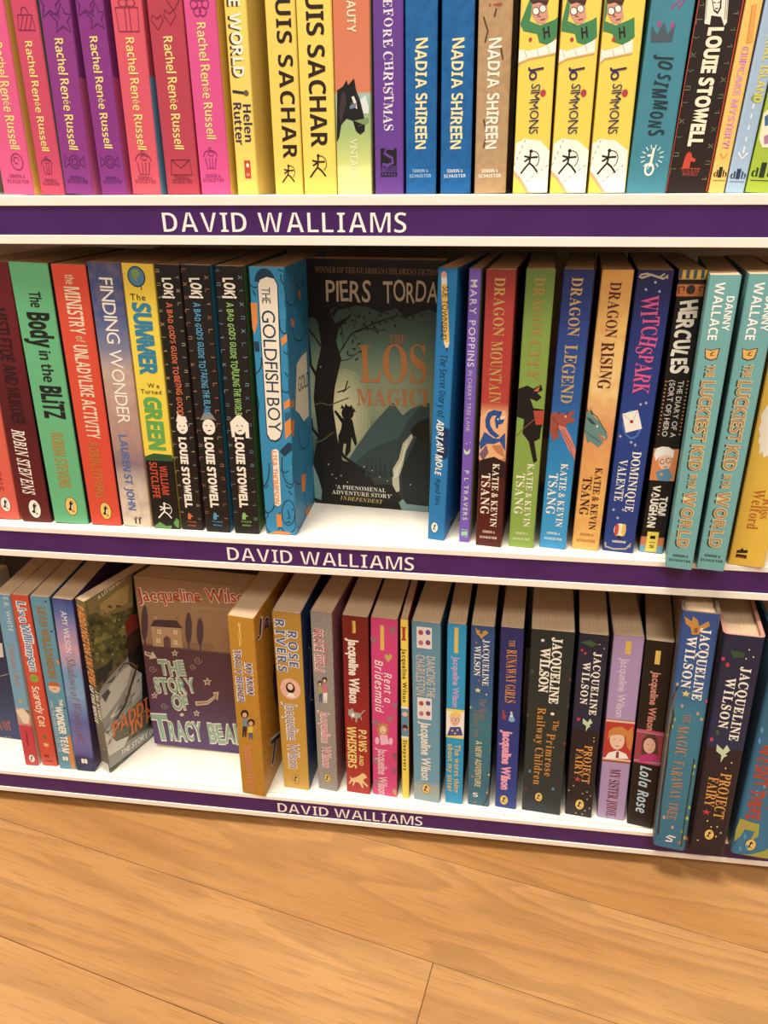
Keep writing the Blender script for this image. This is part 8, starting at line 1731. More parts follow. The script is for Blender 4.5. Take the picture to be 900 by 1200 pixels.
('P','p','s','#E0B04c',[19.2,69.5,19.2,68.4,19.2,68,18.9,68.6,18.8,69.8,19.2,70.6,19.2,70.5]),
('P','p','s','#D8C84c',[19.2,39.2,19.1,38.1,18.3,37.7,17.7,38.3,17.7,39.6,18.3,40.4,19,40.3]),
('P','p','s','#8ca84c',[19.1,20.6,18.8,19.4,18,18.9,17.4,19.6,17.4,20.9,18,21.8,18.8,21.6]),
('P','p','s','#E0B04c',[18.4,17.3,18.1,16.1,17.3,15.7,16.7,16.3,16.7,17.6,17.3,18.5,18.1,18.4]),
('P','p','s','#C8703c',[16.5,3.1,16.1,1.9,15.4,1.4,14.7,2.1,14.7,3.4,15.3,4.4,16.1,4.2]),
('P','p','s','#C8703c',[7.9,3.7,7.5,2.4,6.7,2,6.1,2.7,6.1,4,6.7,4.9,7.5,4.8]),
('P','p','s','#E0B07c',[14.9,128.9,14.6,127.9,13.9,127.6,13.3,128.2,13.3,129.3,13.8,130,14.6,129.9]),
('P','p','s','#C8703c',[5.3,181,5,180,4.4,179.7,3.8,180.3,3.8,181.3,4.3,182,5,181.9]),
('P','p','s','#c8904c',[4.7,34.7,4.4,33.5,3.6,33.1,3,33.8,2.9,35,3.5,35.9,4.3,35.8]),
('P','p','s','#C8604c',[8.2,142.8,7.9,141.8,7.2,141.4,6.6,142,6.6,143.1,7.1,143.9,7.8,143.7]),
('S','p','s','#2a2018',0.97,[14.1,0.1,17,7.5,19.2,20.9,19.2,31.4]),
('X','a','s','JACQUELINE',10.3,184.6,0,-1,46.6,5.03,'#F6F2E6','s',0,0),
('X','a','s','WILSON',3.3,177.7,0,-1,30.2,5.03,'#F6F2E6','s',0,0),
('X','t','s','The Magic',8.7,124,0,-1,23.2,5.8,'#8c7a70','s',0.1,0),
('X','t','s','Faraway Tree',3.9,111.4,0,-1,30.3,5.8,'#8c7a70','s',0.1,0),
('X','t','s','A NEW ADVENTURE',6,77,0,-1,54.1,5.42,'#D8C890','b',0.04,0),
('X','e','s','S',4.3,10.3,1,0,5,5.03,'#F6F2E6','b',0,0),
]},
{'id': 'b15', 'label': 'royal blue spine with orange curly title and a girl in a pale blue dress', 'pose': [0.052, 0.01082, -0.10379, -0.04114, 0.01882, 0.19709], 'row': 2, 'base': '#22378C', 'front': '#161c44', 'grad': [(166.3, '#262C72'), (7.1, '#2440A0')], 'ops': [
('P','p','s','#7cb0e0',[9.9,106.7,11.9,112.1,14.8,102.7,12.2,101,9,102.4]),
('P','p','s','#F2C8A8',[12.4,111.1,12.1,109.9,11.4,109.3,10.7,109.7,10.4,110.8,10.6,112,11.3,112.6,12,112.2]),
('P','p','s','#F0ECE6',[10.3,108.6,12.3,109.2,12.6,106.7,10.4,106.3]),
('P','p','s','#A83c3c',[3.5,113.1,5,113.7,7.1,103.4,5,102.2,4.1,107.6]),
('P','p','s','#A83c3c',[3.2,105.6,7.4,108.1,7.5,106.7,3.5,103.8]),
('P','e','s','#3a2412',[11.7,9.5,11.5,11.4,10.9,13.1,10.1,14.4,9.1,15.3,7.9,15.6,6.7,15.3,5.7,14.4,4.9,13.1,4.3,11.4,4.1,9.5,4.3,7.7,4.9,6,5.7,4.7,6.7,3.8,7.9,3.5,9.1,3.8,10.1,4.7,10.9,6,11.5,7.7]),
('P','e','s','#F3C95A',[11.4,9.5,11.2,11.3,10.7,12.9,9.9,14.2,9,15,7.9,15.3,6.8,15,5.9,14.2,5.1,12.9,4.6,11.3,4.4,9.5,4.6,7.8,5.1,6.2,5.9,4.9,6.8,4.1,7.9,3.8,9,4.1,9.9,4.9,10.7,6.2,11.2,7.8]),
('P','e','s','#17110f',[5.8,7.4,7.2,9.2,7,11.8,8.1,13.3,9.4,12.9,9.6,11.8,8.8,11.2,9.3,9.5,8.3,7.3,7,6.7]),
('P','e','s','#f6ead0',[8.4,10.9,9.1,9.9,8.5,7.9,7.8,7.7,8.1,9.5]),
('P','e','s','#f6ead0',[9.3,12.4,9.1,12.7,8.8,12.9,8.5,12.7,8.4,12.4,8.5,12.1,8.8,12,9.1,12.1]),
('P','e','s','#b5652a',[7.8,6.4,8.8,5.6,9.7,6.5,9.1,7.1]),
('X','t','s','THE',7.5,185.4,0,-1,6.7,4.52,'#E09038','s',0,0),
('X','t','s','RUNAWAY GIRLS',5.8,176,0,-1,54.3,7.9,'#E09038','s',0.04,0),
('X','a','s','Jacqueline Wilson',5.1,91.4,0,-1,69.3,7.15,'#F2A0C0','h',0,0.05),
]},
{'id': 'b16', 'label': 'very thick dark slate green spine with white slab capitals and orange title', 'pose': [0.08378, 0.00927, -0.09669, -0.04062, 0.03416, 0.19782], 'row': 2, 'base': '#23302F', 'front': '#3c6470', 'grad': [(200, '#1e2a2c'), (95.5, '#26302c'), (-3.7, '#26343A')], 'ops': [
('P','p','s','#F8F2E4',[9.6,189.9,10.1,188.6,11.5,188.5,10.4,187.6,10.8,186.2,9.6,186.9,8.4,186.2,8.7,187.6,7.6,188.5,9,188.6]),
('P','p','s','#F8F2E4',[22.8,114.6,22.3,115.8,21.2,116.2,20,115.8,19.5,114.6,20,113.4,21.2,113,22.3,113.4]),
('P','e','s','#3a2412',[17.8,18.3,17.6,20,17.1,21.6,16.4,22.8,15.4,23.5,14.3,23.8,13.3,23.5,12.3,22.8,11.6,21.6,11.1,20,10.9,18.3,11.1,16.7,11.6,15.1,12.3,13.9,13.3,13.1,14.3,12.9,15.4,13.1,16.4,13.9,17.1,15.1,17.6,16.7]),
('P','e','s','#F3C95A',[17.5,18.3,17.3,20,16.9,21.4,16.2,22.5,15.3,23.3,14.3,23.5,13.4,23.3,12.5,22.5,11.8,21.4,11.4,20,11.2,18.3,11.4,16.7,11.8,15.3,12.5,14.1,13.4,13.4,14.3,13.2,15.3,13.4,16.2,14.1,16.9,15.3,17.3,16.7]),
('P','e','s','#17110f',[12.4,16.4,13.7,18,13.5,20.4,14.5,21.8,15.7,21.4,15.9,20.4,15.2,19.8,15.6,18.3,14.7,16.3,13.5,15.7]),
('P','e','s','#f6ead0',[14.8,19.6,15.4,18.7,14.9,16.8,14.2,16.6,14.5,18.3]),
('P','e','s','#f6ead0',[15.6,20.9,15.5,21.2,15.2,21.4,14.9,21.2,14.8,20.9,14.9,20.7,15.2,20.5,15.5,20.7]),
('P','e','s','#b5652a',[14.2,15.5,15.2,14.8,16,15.6,15.4,16.2]),
('P','p','s','#3c5a3c',[4,156.6,3.6,155.1,2.7,154.6,1.9,155.5,1.8,157.1,2.5,158.2,3.5,158]),
('P','p','s','#8c2c34',[34,151.9,33.8,150.4,33,149.9,32.2,150.8,32.1,152.4,32.7,153.5,33.6,153.3]),
('P','p','s','#8c2c34',[34,84.3,34,82.7,33,82.1,32.2,83.1,32.1,84.8,32.8,86,33.8,85.8]),
('P','p','s','#4c8cc0',[6.5,48.1,6.1,46.3,5.1,45.7,4.3,46.8,4.2,48.6,4.9,49.9,5.9,49.7]),
('P','p','s','#4c8cc0',[27.5,30.5,27.1,28.7,26.2,28.1,25.3,29.1,25.2,31,25.9,32.3,26.9,32.1]),
('P','p','s','#6a3a4c',[3.8,26.1,3.4,24.3,2.4,23.7,1.6,24.7,1.5,26.6,2.3,27.9,3.3,27.7]),
('P','p','s','#5a2c3c',[31.8,40.8,31.4,39,30.5,38.4,29.6,39.4,29.5,41.3,30.2,42.6,31.2,42.3]),
('P','p','s','#3c5a3c',[34,125,34,123.4,33.4,122.9,32.6,123.9,32.5,125.5,33.2,126.6,34,126.4]),
('P','p','s','#6a3a4c',[2.2,110.6,1.9,109,0.9,108.5,0.1,109.5,0.1,111.2,0.8,112.3,1.7,112.1]),
('X','a','s','JACQUELINE',17.6,191.7,0,-1,66.3,7.17,'#F8F2E4','s',0,0.02),
('X','a','s','WILSON',8.7,180.9,0,-1,44.7,7.17,'#F8F2E4','s',0,0.02),
('X','t','s','The',22.2,107.8,0,-1,11.2,4.78,'#D08C38','s',0,0),
('X','t','s','Primrose',17.8,93.1,0,-1,48.8,6.83,'#D08C38','s',0,0),
('X','t','s','Railway Children',8.9,119.9,0,-1,86.7,6.83,'#D08C38','s',0,0),
]},
{'id': 'b17', 'label': 'navy and dark brown spine with a tiny green fairy and gold stars', 'pose': [0.11711, 0.00951, -0.121, -0.04768, 0.02314, 0.1966], 'row': 2, 'base': '#1c1820', 'front': '#120e14', 'grad': [(198, '#1E2034'), (160.5, '#222640'), (101.2, '#1F2440'), (98.7, '#201820'), (-3.7, '#1E181E')], 'ops': [
('P','p','s','#C8DCB0',[8.6,112,12.5,108.3,14.4,112.5,16.5,108.4,13.8,105.1,15.4,104.3,13.3,102.5,11.7,98.3,11.7,104.2,8.6,106.6]),
('P','p','s','#D8403c',[8.3,47.5,9,44.7,11.8,44.7,9.4,43.3,10.4,40.5,8.3,42.6,6.2,40.5,7.3,43.3,4.9,44.7,7.6,44.7]),
('P','e','s','#3a2412',[16,13.9,15.8,15.8,15.2,17.6,14.3,19,13.2,19.9,12,20.2,10.8,19.9,9.7,19,8.9,17.6,8.3,15.8,8.1,13.9,8.3,12,8.9,10.2,9.7,8.8,10.8,7.9,12,7.6,13.2,7.9,14.3,8.8,15.2,10.2,15.8,12]),
('P','e','s','#F3C95A',[15.7,13.9,15.5,15.7,15,17.4,14.2,18.7,13.2,19.6,12,19.9,10.9,19.6,9.9,18.7,9.1,17.4,8.6,15.7,8.4,13.9,8.6,12.1,9.1,10.4,9.9,9.1,10.9,8.2,12,7.9,13.2,8.2,14.2,9.1,15,10.4,15.5,12.1]),
('P','e','s','#17110f',[9.8,11.7,11.2,13.5,11.1,16.3,12.2,17.8,13.6,17.4,13.8,16.3,13,15.6,13.4,13.9,12.4,11.5,11.1,10.9]),
('P','e','s','#f6ead0',[12.5,15.3,13.3,14.3,12.7,12.2,11.9,11.9,12.2,13.9]),
('P','e','s','#f6ead0',[13.4,16.9,13.3,17.2,13,17.4,12.6,17.2,12.5,16.9,12.6,16.6,13,16.4,13.3,16.6]),
('P','e','s','#b5652a',[11.9,10.6,13,9.8,13.9,10.8,13.3,11.4]),
('P','p','s','#D8C880',[20.5,184.4,20.2,183.6,19.6,183.8,19.6,184.7,20.1,185]),
('P','p','s','#D8C880',[19.3,92.6,19,91.7,18.4,91.9,18.3,92.9,18.9,93.4]),
('P','p','s','#D8C880',[16.8,187.8,16.5,187.1,15.9,187.3,15.9,188.2,16.4,188.5]),
('P','p','s','#D8C880',[18,30.3,17.7,29.3,17,29.5,16.9,30.6,17.6,31.1]),
('P','p','s','#D8C880',[21.2,26.3,20.9,25.3,20.2,25.5,20.1,26.7,20.7,27.1]),
('P','p','s','#D8C880',[14.3,27.6,14,26.6,13.3,26.9,13.2,28,13.8,28.4]),
('P','p','s','#D8C880',[18.6,21.7,18.3,20.7,17.6,20.9,17.5,22,18.1,22.5]),
('P','p','s','#D8C880',[6,35.5,5.7,34.5,5,34.7,4.9,35.8,5.5,36.3]),
('P','p','s','#D8C880',[2.4,29.3,2.1,28.3,1.4,28.5,1.4,29.6,2,30.1]),
('P','p','s','#D8C880',[21.3,11.1,20.9,10.1,20.3,10.3,20.2,11.5,20.8,12]),
('P','p','s','#D8C880',[17.6,7.5,17.3,6.5,16.6,6.7,16.5,7.9,17.1,8.4]),
('P','p','s','#D8C880',[15.5,2.9,15.2,1.9,14.5,2.1,14.4,3.2,15.1,3.7]),
('P','p','s','#D8C880',[10,3.1,9.6,2,8.9,2.3,8.9,3.4,9.5,3.9]),
('P','p','s','#D8C880',[19.6,88.9,19.3,88,18.6,88.2,18.6,89.2,19.2,89.7]),
('P','p','s','#C83c50',[6.4,110.7,6.1,109.3,5.1,108.5,4,108.9,3.5,110.2,3.8,111.7,4.8,112.4,5.9,112]),
('P','p','s','#C83c50',[4.4,180.8,4.2,179.7,3.5,179.2,2.7,179.5,2.3,180.6,2.5,181.7,3.3,182.2,4,181.9]),
('P','p','s','#C83c50',[7,178.3,6.8,177.1,6.1,176.6,5.3,177,4.9,178,5.2,179.1,5.9,179.7,6.7,179.3]),
('P','p','s','#3c5c34',[1.5,188.1,8.3,191.1,15.4,187.7,10.4,184.9]),
('X','a','s','JACQUELINE',13,180,0,-1,63.5,5.55,'#F8F2E4','s',0,0.01),
('X','a','s','WILSON',5.1,169.5,0,-1,42.6,5.55,'#F8F2E4','s',0,0.01),
('X','t','s','PROJECT',12,83.1,0,-1,43.1,6.48,'#E8A048','s',0,0),
('X','t','s','FAIRY',5.3,78.5,0,-1,30.5,6.02,'#E8A048','s',0,0),
]},
{'id': 'b18', 'label': 'lilac spine with a picture of a ginger girl in a shirt and tie', 'pose': [0.14572, 0.00974, -0.09797, -0.0571, 0.02337, 0.19697], 'row': 2, 'base': '#B094C4', 'front': '#6a5484', 'ops': [
('P','e','s','#E9C050',[9.8,180.1,14,180.1,14,192.5,9.8,192.5]),
('P','p','s','#A84a34',[0.1,66.6,23.2,66.6,23.2,113.2,0.1,113.2]),
('P','p','s','#C8342c',[0.1,70,23.2,70,23.2,110.8,0.1,110.8]),
('P','p','s','#E9C9A0',[0.1,110.5,23.2,110.5,23.2,112.5,0.1,112.5]),
('P','p','s','#E9C9A0',[0.1,68.7,23.2,68.7,23.2,70.7,0.1,70.7]),
('P','p','s','#D8843C',[2.9,90.3,3.1,100.3,6.5,104.4,12.7,106.5,18.5,102.4,21.7,107.7,23.2,93.3,22.1,80.5,19,85.1,17.1,97.3,11.4,100.2,5.3,95.6]),
('P','p','s','#F2C8AC',[16.6,92.2,16.4,88.2,15.4,84.6,13.6,82.1,11.4,80.9,9,81.4,6.9,83.4,5.3,86.6,4.6,90.5,4.7,94.6,5.8,98.1,7.6,100.6,9.8,101.7,12.2,101.2,14.3,99.3,15.8,96.1]),
('P','p','s','#D8843C',[4.1,94.9,5.8,101.9,14.8,103.1,17.2,96,11.6,97.7]),
('P','p','s','#F6F2EC',[1.5,69.2,4.8,76.6,12,80.2,18.7,77.4,21.3,72.2]),
('P','p','s','#A82c2c',[10.8,78.8,13,79.1,13.2,71.5,10.8,71.6]),
('S','p','s','#5a3020',0.47,[7.4,91.4,9.2,92.2]),
('S','p','s','#5a3020',0.47,[12,91.6,13.9,91.8]),
('S','p','s','#A83c34',0.7,[9.2,84.9,12.5,84.9]),
('X','a','s','Jacqueline Wilson',7.5,176,0,-1,60.1,6.08,'#DCCCE4','h',0,0.01),
('X','t','s','MY SISTER JODIE',7.5,58.8,0,-1,56.2,8.41,'#7C1A24','s',0,0),
]},
{'id': 'b19', 'label': 'black spine with a brown-haired girl picture and pale blue script title', 'pose': [0.16999, 0.00467, -0.19226, -0.06515, 0.02147, 0.19676], 'row': 2, 'base': '#1A1210', 'front': '#0e0a0a', 'ops': [
('P','e','s','#E9C050',[8.2,175,12,175,12,187.9,8.2,187.9]),
('P','p','s','#D8486c',[0.4,72.2,21.3,72.2,21.3,108.4,0.4,108.4]),
('P','p','s','#8CA8B8',[0.4,74.3,21.3,74.3,21.3,105.8,0.4,105.8]),
('P','p','s','#A83c4c',[0.4,75.4,21.3,75.4,21.3,105.1,0.4,105.1]),
('P','p','s','#5a3424',[5.6,81.6,5.3,97.4,8.6,103.8,14.2,104.5,17.4,100,19,82.1,16.3,80.1,7.8,78.2]),
('P','p','s','#E8B498',[16.1,93.2,16,90,15.2,87.1,13.9,85,12.1,83.9,10.3,84.2,8.6,85.6,7.4,88.1,6.8,91.2,6.9,94.4,7.7,97.3,9,99.4,10.8,100.4,12.6,100.1,14.2,98.7,15.5,96.3]),
('P','p','s','#C8307c',[4.3,73.3,5.7,80.3,11.2,84.2,17.8,83.9,21,76.7]),
('S','p','s','#5a3020',0.43,[9.1,93,10.6,93.6]),
('S','p','s','#5a3020',0.43,[12.7,93.5,14.2,93.8]),
('S','p','s','#A83c34',0.54,[10.9,87.6,13.7,88.2]),
('X','a','s','Jacqueline Wilson',7.9,168.1,0,-1,59.8,5.58,'#D88A78','h',0,0.02),
('X','t','s','Lola Rose',6.2,69.4,0,-1,53.8,9.02,'#B8D8EC','bi',0,0.0),
]},
{'id': 'b20', 'label': 'tall hardback in blue and teal with gold creatures and printed vines', 'pose': [0.19028, -0.01641, -0.19733, -0.06542, 0.02582, 0.23796], 'row': 2, 'base': '#2B6A92', 'front': '#6a5a48', 'hb': 1, 'left': '#7a6048', 'grad': [(238.9, '#2C4C94'), (176.6, '#2F5C9C'), (144.2, '#33809C'), (2.4, '#2F7498')], 'ops': [
('P','p','s','#C88A3C',[1.9,233.3,7.1,229.8,7.5,234,11,231.4,12.3,226.4,18.2,231.4,19.5,227.5,15.1,223.7,13.1,219.2,8.3,218.5,6.8,224.6,3.3,227.2]),
('P','p','s','#8a5a24',[9.3,223.9,11.6,225.3,12.1,221.1,9.7,220.2]),
('P','p','s','#E8D078',[9.8,167.9,10.7,165.8,13,165.6,11.2,164.1,11.8,161.9,9.8,163.1,7.8,161.9,8.4,164.1,6.6,165.6,8.9,165.8]),
('S','e','s','#F8F2E4',1.55,[16.8,13.8,12.1,14.6,9.8,12.6,14.5,10.7,14.1,8.4,9.4,8]),
('P','p','s','#C8A07c',[3.9,172.6,3.6,171.2,2.8,170.7,2,171.5,1.9,173.1,2.5,174.2,3.4,174]),
('P','p','s','#C8A07c',[24.1,142.9,23.9,141.4,23.1,140.9,22.3,141.7,22.1,143.3,22.7,144.5,23.6,144.3]),
('P','p','s','#C8A07c',[21,147.7,20.8,146.2,20,145.7,19.2,146.5,19,148.1,19.6,149.2,20.5,149.1]),
('P','p','s','#C8A07c',[9.3,152.9,9,151.3,8.2,150.8,7.4,151.7,7.3,153.3,7.8,154.4,8.7,154.2]),
('P','p','s','#C8A07c',[14.5,25.2,14.3,23.4,13.4,22.7,12.5,23.6,12.3,25.5,13,26.9,13.9,26.8]),
('P','p','s','#C8A07c',[7,34.8,6.7,33,5.8,32.3,4.9,33.2,4.8,35.1,5.4,36.5,6.4,36.4]),
('P','p','s','#8caa5c',[5.4,139,5.2,137.5,4.3,136.9,3.5,137.8,3.4,139.4,4,140.6,4.9,140.4]),
('P','p','s','#8caa5c',[4.4,131.6,4.1,130,3.3,129.5,2.5,130.3,2.3,132,2.9,133.2,3.8,133]),
('P','p','s','#B8C84c',[24,95.1,23.8,93.5,22.9,92.9,22.1,93.8,21.9,95.5,22.5,96.7,23.5,96.6]),
('P','p','s','#8caa4c',[23.9,87.4,23.7,85.8,22.9,85.2,22,86.1,21.9,87.8,22.4,89.1,23.4,88.9]),
('P','p','s','#8caa4c',[25,50.8,24.8,49.1,23.9,48.4,23.1,49.3,22.9,51.2,23.5,52.5,24.5,52.4]),
('P','p','s','#B8C84c',[24.5,38.4,24.2,36.6,23.4,35.9,22.5,36.9,22.3,38.7,22.9,40.1,23.9,39.9]),
('P','p','s','#8caa4c',[22.4,22.4,22.1,20.6,21.2,19.9,20.4,20.9,20.2,22.8,20.8,24.2,21.8,24]),
('P','p','s','#C8A04c',[24.9,16.1,24.6,14.3,23.7,13.6,22.9,14.5,22.7,16.5,23.3,17.9,24.3,17.7]),
('P','p','s','#C8702c',[21.7,9.5,21.5,7.6,20.6,6.9,19.7,7.9,19.5,9.8,20.2,11.2,21.2,11.1]),
('P','p','s','#C8A07c',[9.3,0.1,9,0.1,8.1,0.1,7.2,0.1,7.1,0.1,7.7,0.2,8.7,0.1]),
('P','p','s','#C8405c',[25.5,160.7,25.3,159.2,24.5,158.7,23.7,159.5,23.5,161.1,24.1,162.2,25,162]),
('P','p','s','#8caa5c',[0.8,122.3,0.5,120.7,0.1,120.1,0.1,121,0.1,122.7,0.1,123.9,0.2,123.7]),
('P','p','s','#C8703c',[0.4,107.2,0.1,105.6,0.1,105,0.1,105.9,0.1,107.6,0.1,108.8,0.1,108.7]),
('P','p','s','#C8A07c',[21.4,204.5,21.2,203.1,20.4,202.6,19.7,203.5,19.5,204.9,20.1,205.9,20.9,205.7]),
('S','p','s','#3a2c20',1.29,[3.4,170.3,0.1,155.8,3.2,142.2,1.5,122.4,2.4,92.4,2.1,55.4,2.9,13.8]),
('S','p','s','#8a6a44',0.77,[2.7,165.5,0.9,141.7,1.1,107.4,0.2,54.9]),
('S','p','s','#2c3a20',1.03,[22.2,102.3,21.9,52.7,22,5.2]),
('X','a','s','JACQUELINE',14.3,225.1,0,-1,65.2,6.46,'#F8F2E4','s',0,0.01),
('X','a','s','WILSON',5.6,217,0,-1,46.9,6.46,'#F8F2E4','s',0,0.01),
('X','t','s','THE',10.3,145.3,0,-1,8.3,5.16,'#B0805c','s',0,0),
('X','t','s','MAGIC',7.7,134.3,0,-1,31.6,7.75,'#B8845c','s',0.06,0),
('X','t','s','FARAWAY',7.7,97.7,0,-1,41.1,7.75,'#B8845c','s',0.08,0),
('X','t','s','TREE',8,53.1,0,-1,19.8,7.23,'#B8845c','s',0.08,0),
]},
{'id': 'b21', 'label': 'hardback in navy and dark brown with a green fairy and gold title', 'pose': [0.22017, -0.01831, -0.1772, -0.06048, 0.02781, 0.22217], 'row': 2, 'base': '#1E1A28', 'front': '#C88a78', 'hb': 1, 'left': '#8a6a60', 'grad': [(225.3, '#222444'), (169.9, '#232848'), (118, '#232C54'), (115, '#2A1C26'), (-4.1, '#241A24')], 'ops': [
('P','p','s','#C8DCB0',[8,119.5,13.1,114.8,15.1,120.4,18,115.3,15,110.7,16.9,109.9,14.5,107.4,12.9,101.8,12.4,109.5,8.4,112.5]),
('P','p','s','#D8403c',[8.9,51,9.6,48.1,12.5,48.1,10,46.6,11.1,43.7,8.9,45.9,6.7,43.7,7.8,46.6,5.3,48.1,8.2,48.1]),
('P','e','s','#3a2412',[17.7,22.6,17.5,24.5,16.9,26.2,16.1,27.5,15.1,28.4,13.9,28.7,12.7,28.4,11.7,27.5,10.9,26.2,10.3,24.5,10.2,22.6,10.3,20.8,10.9,19.1,11.7,17.8,12.7,16.9,13.9,16.6,15.1,16.9,16.1,17.8,16.9,19.1,17.5,20.8]),
('P','e','s','#F3C95A',[17.4,22.6,17.2,24.4,16.7,26,15.9,27.3,15,28.1,13.9,28.4,12.8,28.1,11.9,27.3,11.1,26,10.6,24.4,10.5,22.6,10.6,20.9,11.1,19.3,11.9,18,12.8,17.2,13.9,16.9,15,17.2,15.9,18,16.7,19.3,17.2,20.9]),
('P','e','s','#17110f',[11.8,20.5,13.2,22.3,13,24.9,14.1,26.4,15.4,26,15.6,24.9,14.8,24.3,15.3,22.6,14.3,20.4,13,19.8]),
('P','e','s','#f6ead0',[14.4,24,15.1,23,14.5,21,13.8,20.8,14.1,22.6]),
('P','e','s','#f6ead0',[15.3,25.5,15.1,25.8,14.8,26,14.5,25.8,14.4,25.5,14.5,25.2,14.8,25.1,15.1,25.2]),
('P','e','s','#b5652a',[13.8,19.5,14.8,18.7,15.7,19.6,15.1,20.2]),
('P','p','s','#D8C880',[22.6,204.9,22.3,204,21.6,204.2,21.4,205.2,22.1,205.6]),
('P','p','s','#D8C880',[19.1,210.7,18.8,209.9,18.1,210.1,17.9,211.1,18.6,211.5]),
('P','p','s','#D8C880',[18.1,202.7,17.8,201.8,17.1,202,16.9,203,17.6,203.4]),
('P','p','s','#D8C880',[21.3,103.5,21,102.4,20.2,102.6,20.1,103.8,20.8,104.3]),
('P','p','s','#D8C880',[17.8,96.9,17.5,95.8,16.7,96,16.5,97.2,17.2,97.7]),
('P','p','s','#D8C880',[19.5,33.2,19.1,32,18.3,32.2,18.1,33.4,18.9,34]),
('P','p','s','#D8C880',[23,27.2,22.6,26,21.8,26.2,21.6,27.4,22.4,28.1]),
('P','p','s','#D8C880',[19.9,22.1,19.6,20.9,18.7,21.1,18.6,22.4,19.3,23]),
('P','p','s','#D8C880',[6.8,14.1,6.4,12.9,5.6,13.1,5.4,14.4,6.2,15]),
('P','p','s','#D8C880',[11.6,37.9,11.2,36.8,10.3,36.9,10.2,38.2,10.9,38.8]),
('P','p','s','#D8C880',[15,31.9,14.7,30.8,13.8,30.9,13.7,32.2,14.4,32.8]),
('P','p','s','#C83c50',[3.7,200.4,3.5,199,2.7,198.3,1.7,198.7,1.2,200,1.4,201.4,2.2,202.1,3.2,201.7]),
('P','p','s','#C83c50',[7.3,195.5,7.1,194,6.3,193.2,5.3,193.7,4.7,195.1,4.9,196.7,5.7,197.5,6.7,197]),
('P','p','s','#C83c50',[5.1,123.9,4.9,122.3,4,121.5,2.9,121.9,2.4,123.4,2.6,125,3.5,125.8,4.5,125.4]),
('P','p','s','#33502e',[6.3,208.4,16,207.7,15.8,203.4,8.7,202.3]),
('P','p','s','#3c5c34',[8.5,131.4,8.3,129.4,7.5,128.3,6.4,129,5.8,130.9,5.9,133,6.8,134,7.8,133.3]),
('X','a','s','JACQUELINE',15.7,195.2,0,-1,69.9,6.4,'#F8F2E4','s',0,0.01),
('X','a','s','WILSON',6.8,183.9,0,-1,47.8,6.4,'#F8F2E4','s',0,0.01),
('X','t','s','PROJECT',14.5,91.4,0,-1,48.9,7.79,'#E8A048','s',0,0),
('X','t','s','FAIRY',6.4,85.6,0,-1,31.7,7.23,'#E8A048','s',0,0),
]},
{'id': 'b22', 'label': 'thick teal hardback with red hand lettering cut by the right picture edge', 'pose': [0.25794, -0.01618, -0.12508, -0.04541, 0.03246, 0.21567], 'row': 2, 'base': '#2A6C94', 'front': '#2a6c94', 'hb': 1, 'left': '#20506c', 'grad': [(230.9, '#2c6280'), (12, '#2E78A4')], 'ops': [
('P','p','s','#A8A83c',[0.1,27.5,1.3,40.9,9.1,38.6,16.5,37.5,17.8,23.8,12.4,16.8,14.3,28.6,6.7,29.6,4.4,20.6,0.7,13.9]),
('P','p','s','#C88A6c',[2.4,34.2,7.8,34.9,7.4,31.2,3.9,30.4]),
('P','p','s','#A8A83c',[8.2,0.1,14.8,1.5,24.9,8.4,27.1,11.8,29.4,0.1,16.1,0.1]),
('P','e','s','#3a2412',[17.9,12.8,17.6,14.9,17,16.8,16.1,18.3,14.9,19.2,13.6,19.6,12.3,19.2,11.2,18.3,10.2,16.8,9.6,14.9,9.4,12.8,9.6,10.7,10.2,8.8,11.2,7.3,12.3,6.4,13.6,6.1,14.9,6.4,16.1,7.3,17,8.8,17.6,10.7]),
('P','e','s','#F3C95A',[17.5,12.8,17.3,14.8,16.8,16.6,15.9,18,14.8,18.9,13.6,19.2,12.4,18.9,11.4,18,10.5,16.6,9.9,14.8,9.8,12.8,9.9,10.8,10.5,9,11.4,7.6,12.4,6.7,13.6,6.4,14.8,6.7,15.9,7.6,16.8,9,17.3,10.8]),
('P','e','s','#17110f',[11.3,10.4,12.8,12.4,12.6,15.3,13.8,17,15.3,16.6,15.5,15.3,14.6,14.7,15.2,12.8,14.1,10.3,12.6,9.6]),
('P','e','s','#f6ead0',[14.1,14.3,15,13.2,14.3,10.9,13.5,10.7,13.8,12.8]),
('P','e','s','#f6ead0',[15.2,16,15,16.4,14.6,16.5,14.3,16.4,14.1,16,14.3,15.7,14.6,15.5,15,15.7]),
('P','e','s','#b5652a',[13.5,9.3,14.6,8.4,15.7,9.4,15,10.1]),
('P','p','s','#4c9cd0',[3.6,135.7,3.6,133.5,3.1,132.4,2.2,133.2,1.6,135.3,1.5,137.5,2.1,138.5,2.9,137.8]),
('P','p','s','#4c9cd0',[3.6,124.8,3.7,122.5,3.1,121.5,2.2,122.3,1.6,124.4,1.5,126.6,2.1,127.7,3,126.9]),
('P','p','s','#4c9cd0',[7.6,7,7.6,4.3,7,3,6.1,3.9,5.4,6.4,5.3,9.1,5.9,10.3,6.9,9.5]),
('P','p','s','#4c9cd0',[12.4,9.6,12.5,7,11.9,5.7,11,6.6,10.3,9.1,10.2,11.7,10.8,13,11.7,12.1]),
('P','p','s','#4c9cd0',[9.1,21.7,9.1,19.1,8.5,17.9,7.6,18.7,6.9,21.2,6.8,23.8,7.5,25,8.4,24.1]),
('P','p','s','#4c9cd0',[14.3,80.1,14.4,77.7,13.8,76.6,12.9,77.4,12.3,79.7,12.2,82,12.8,83.1,13.6,82.3]),
('P','p','s','#4c9cd0',[10.4,71.4,10.5,69,9.9,67.8,9,68.6,8.3,70.9,8.3,73.4,8.8,74.5,9.7,73.7]),
('X','t','s',"WASN'T THERE",4.9,122.2,0,-1,80.7,9.74,'#B8442c','b',0.15,0.02),
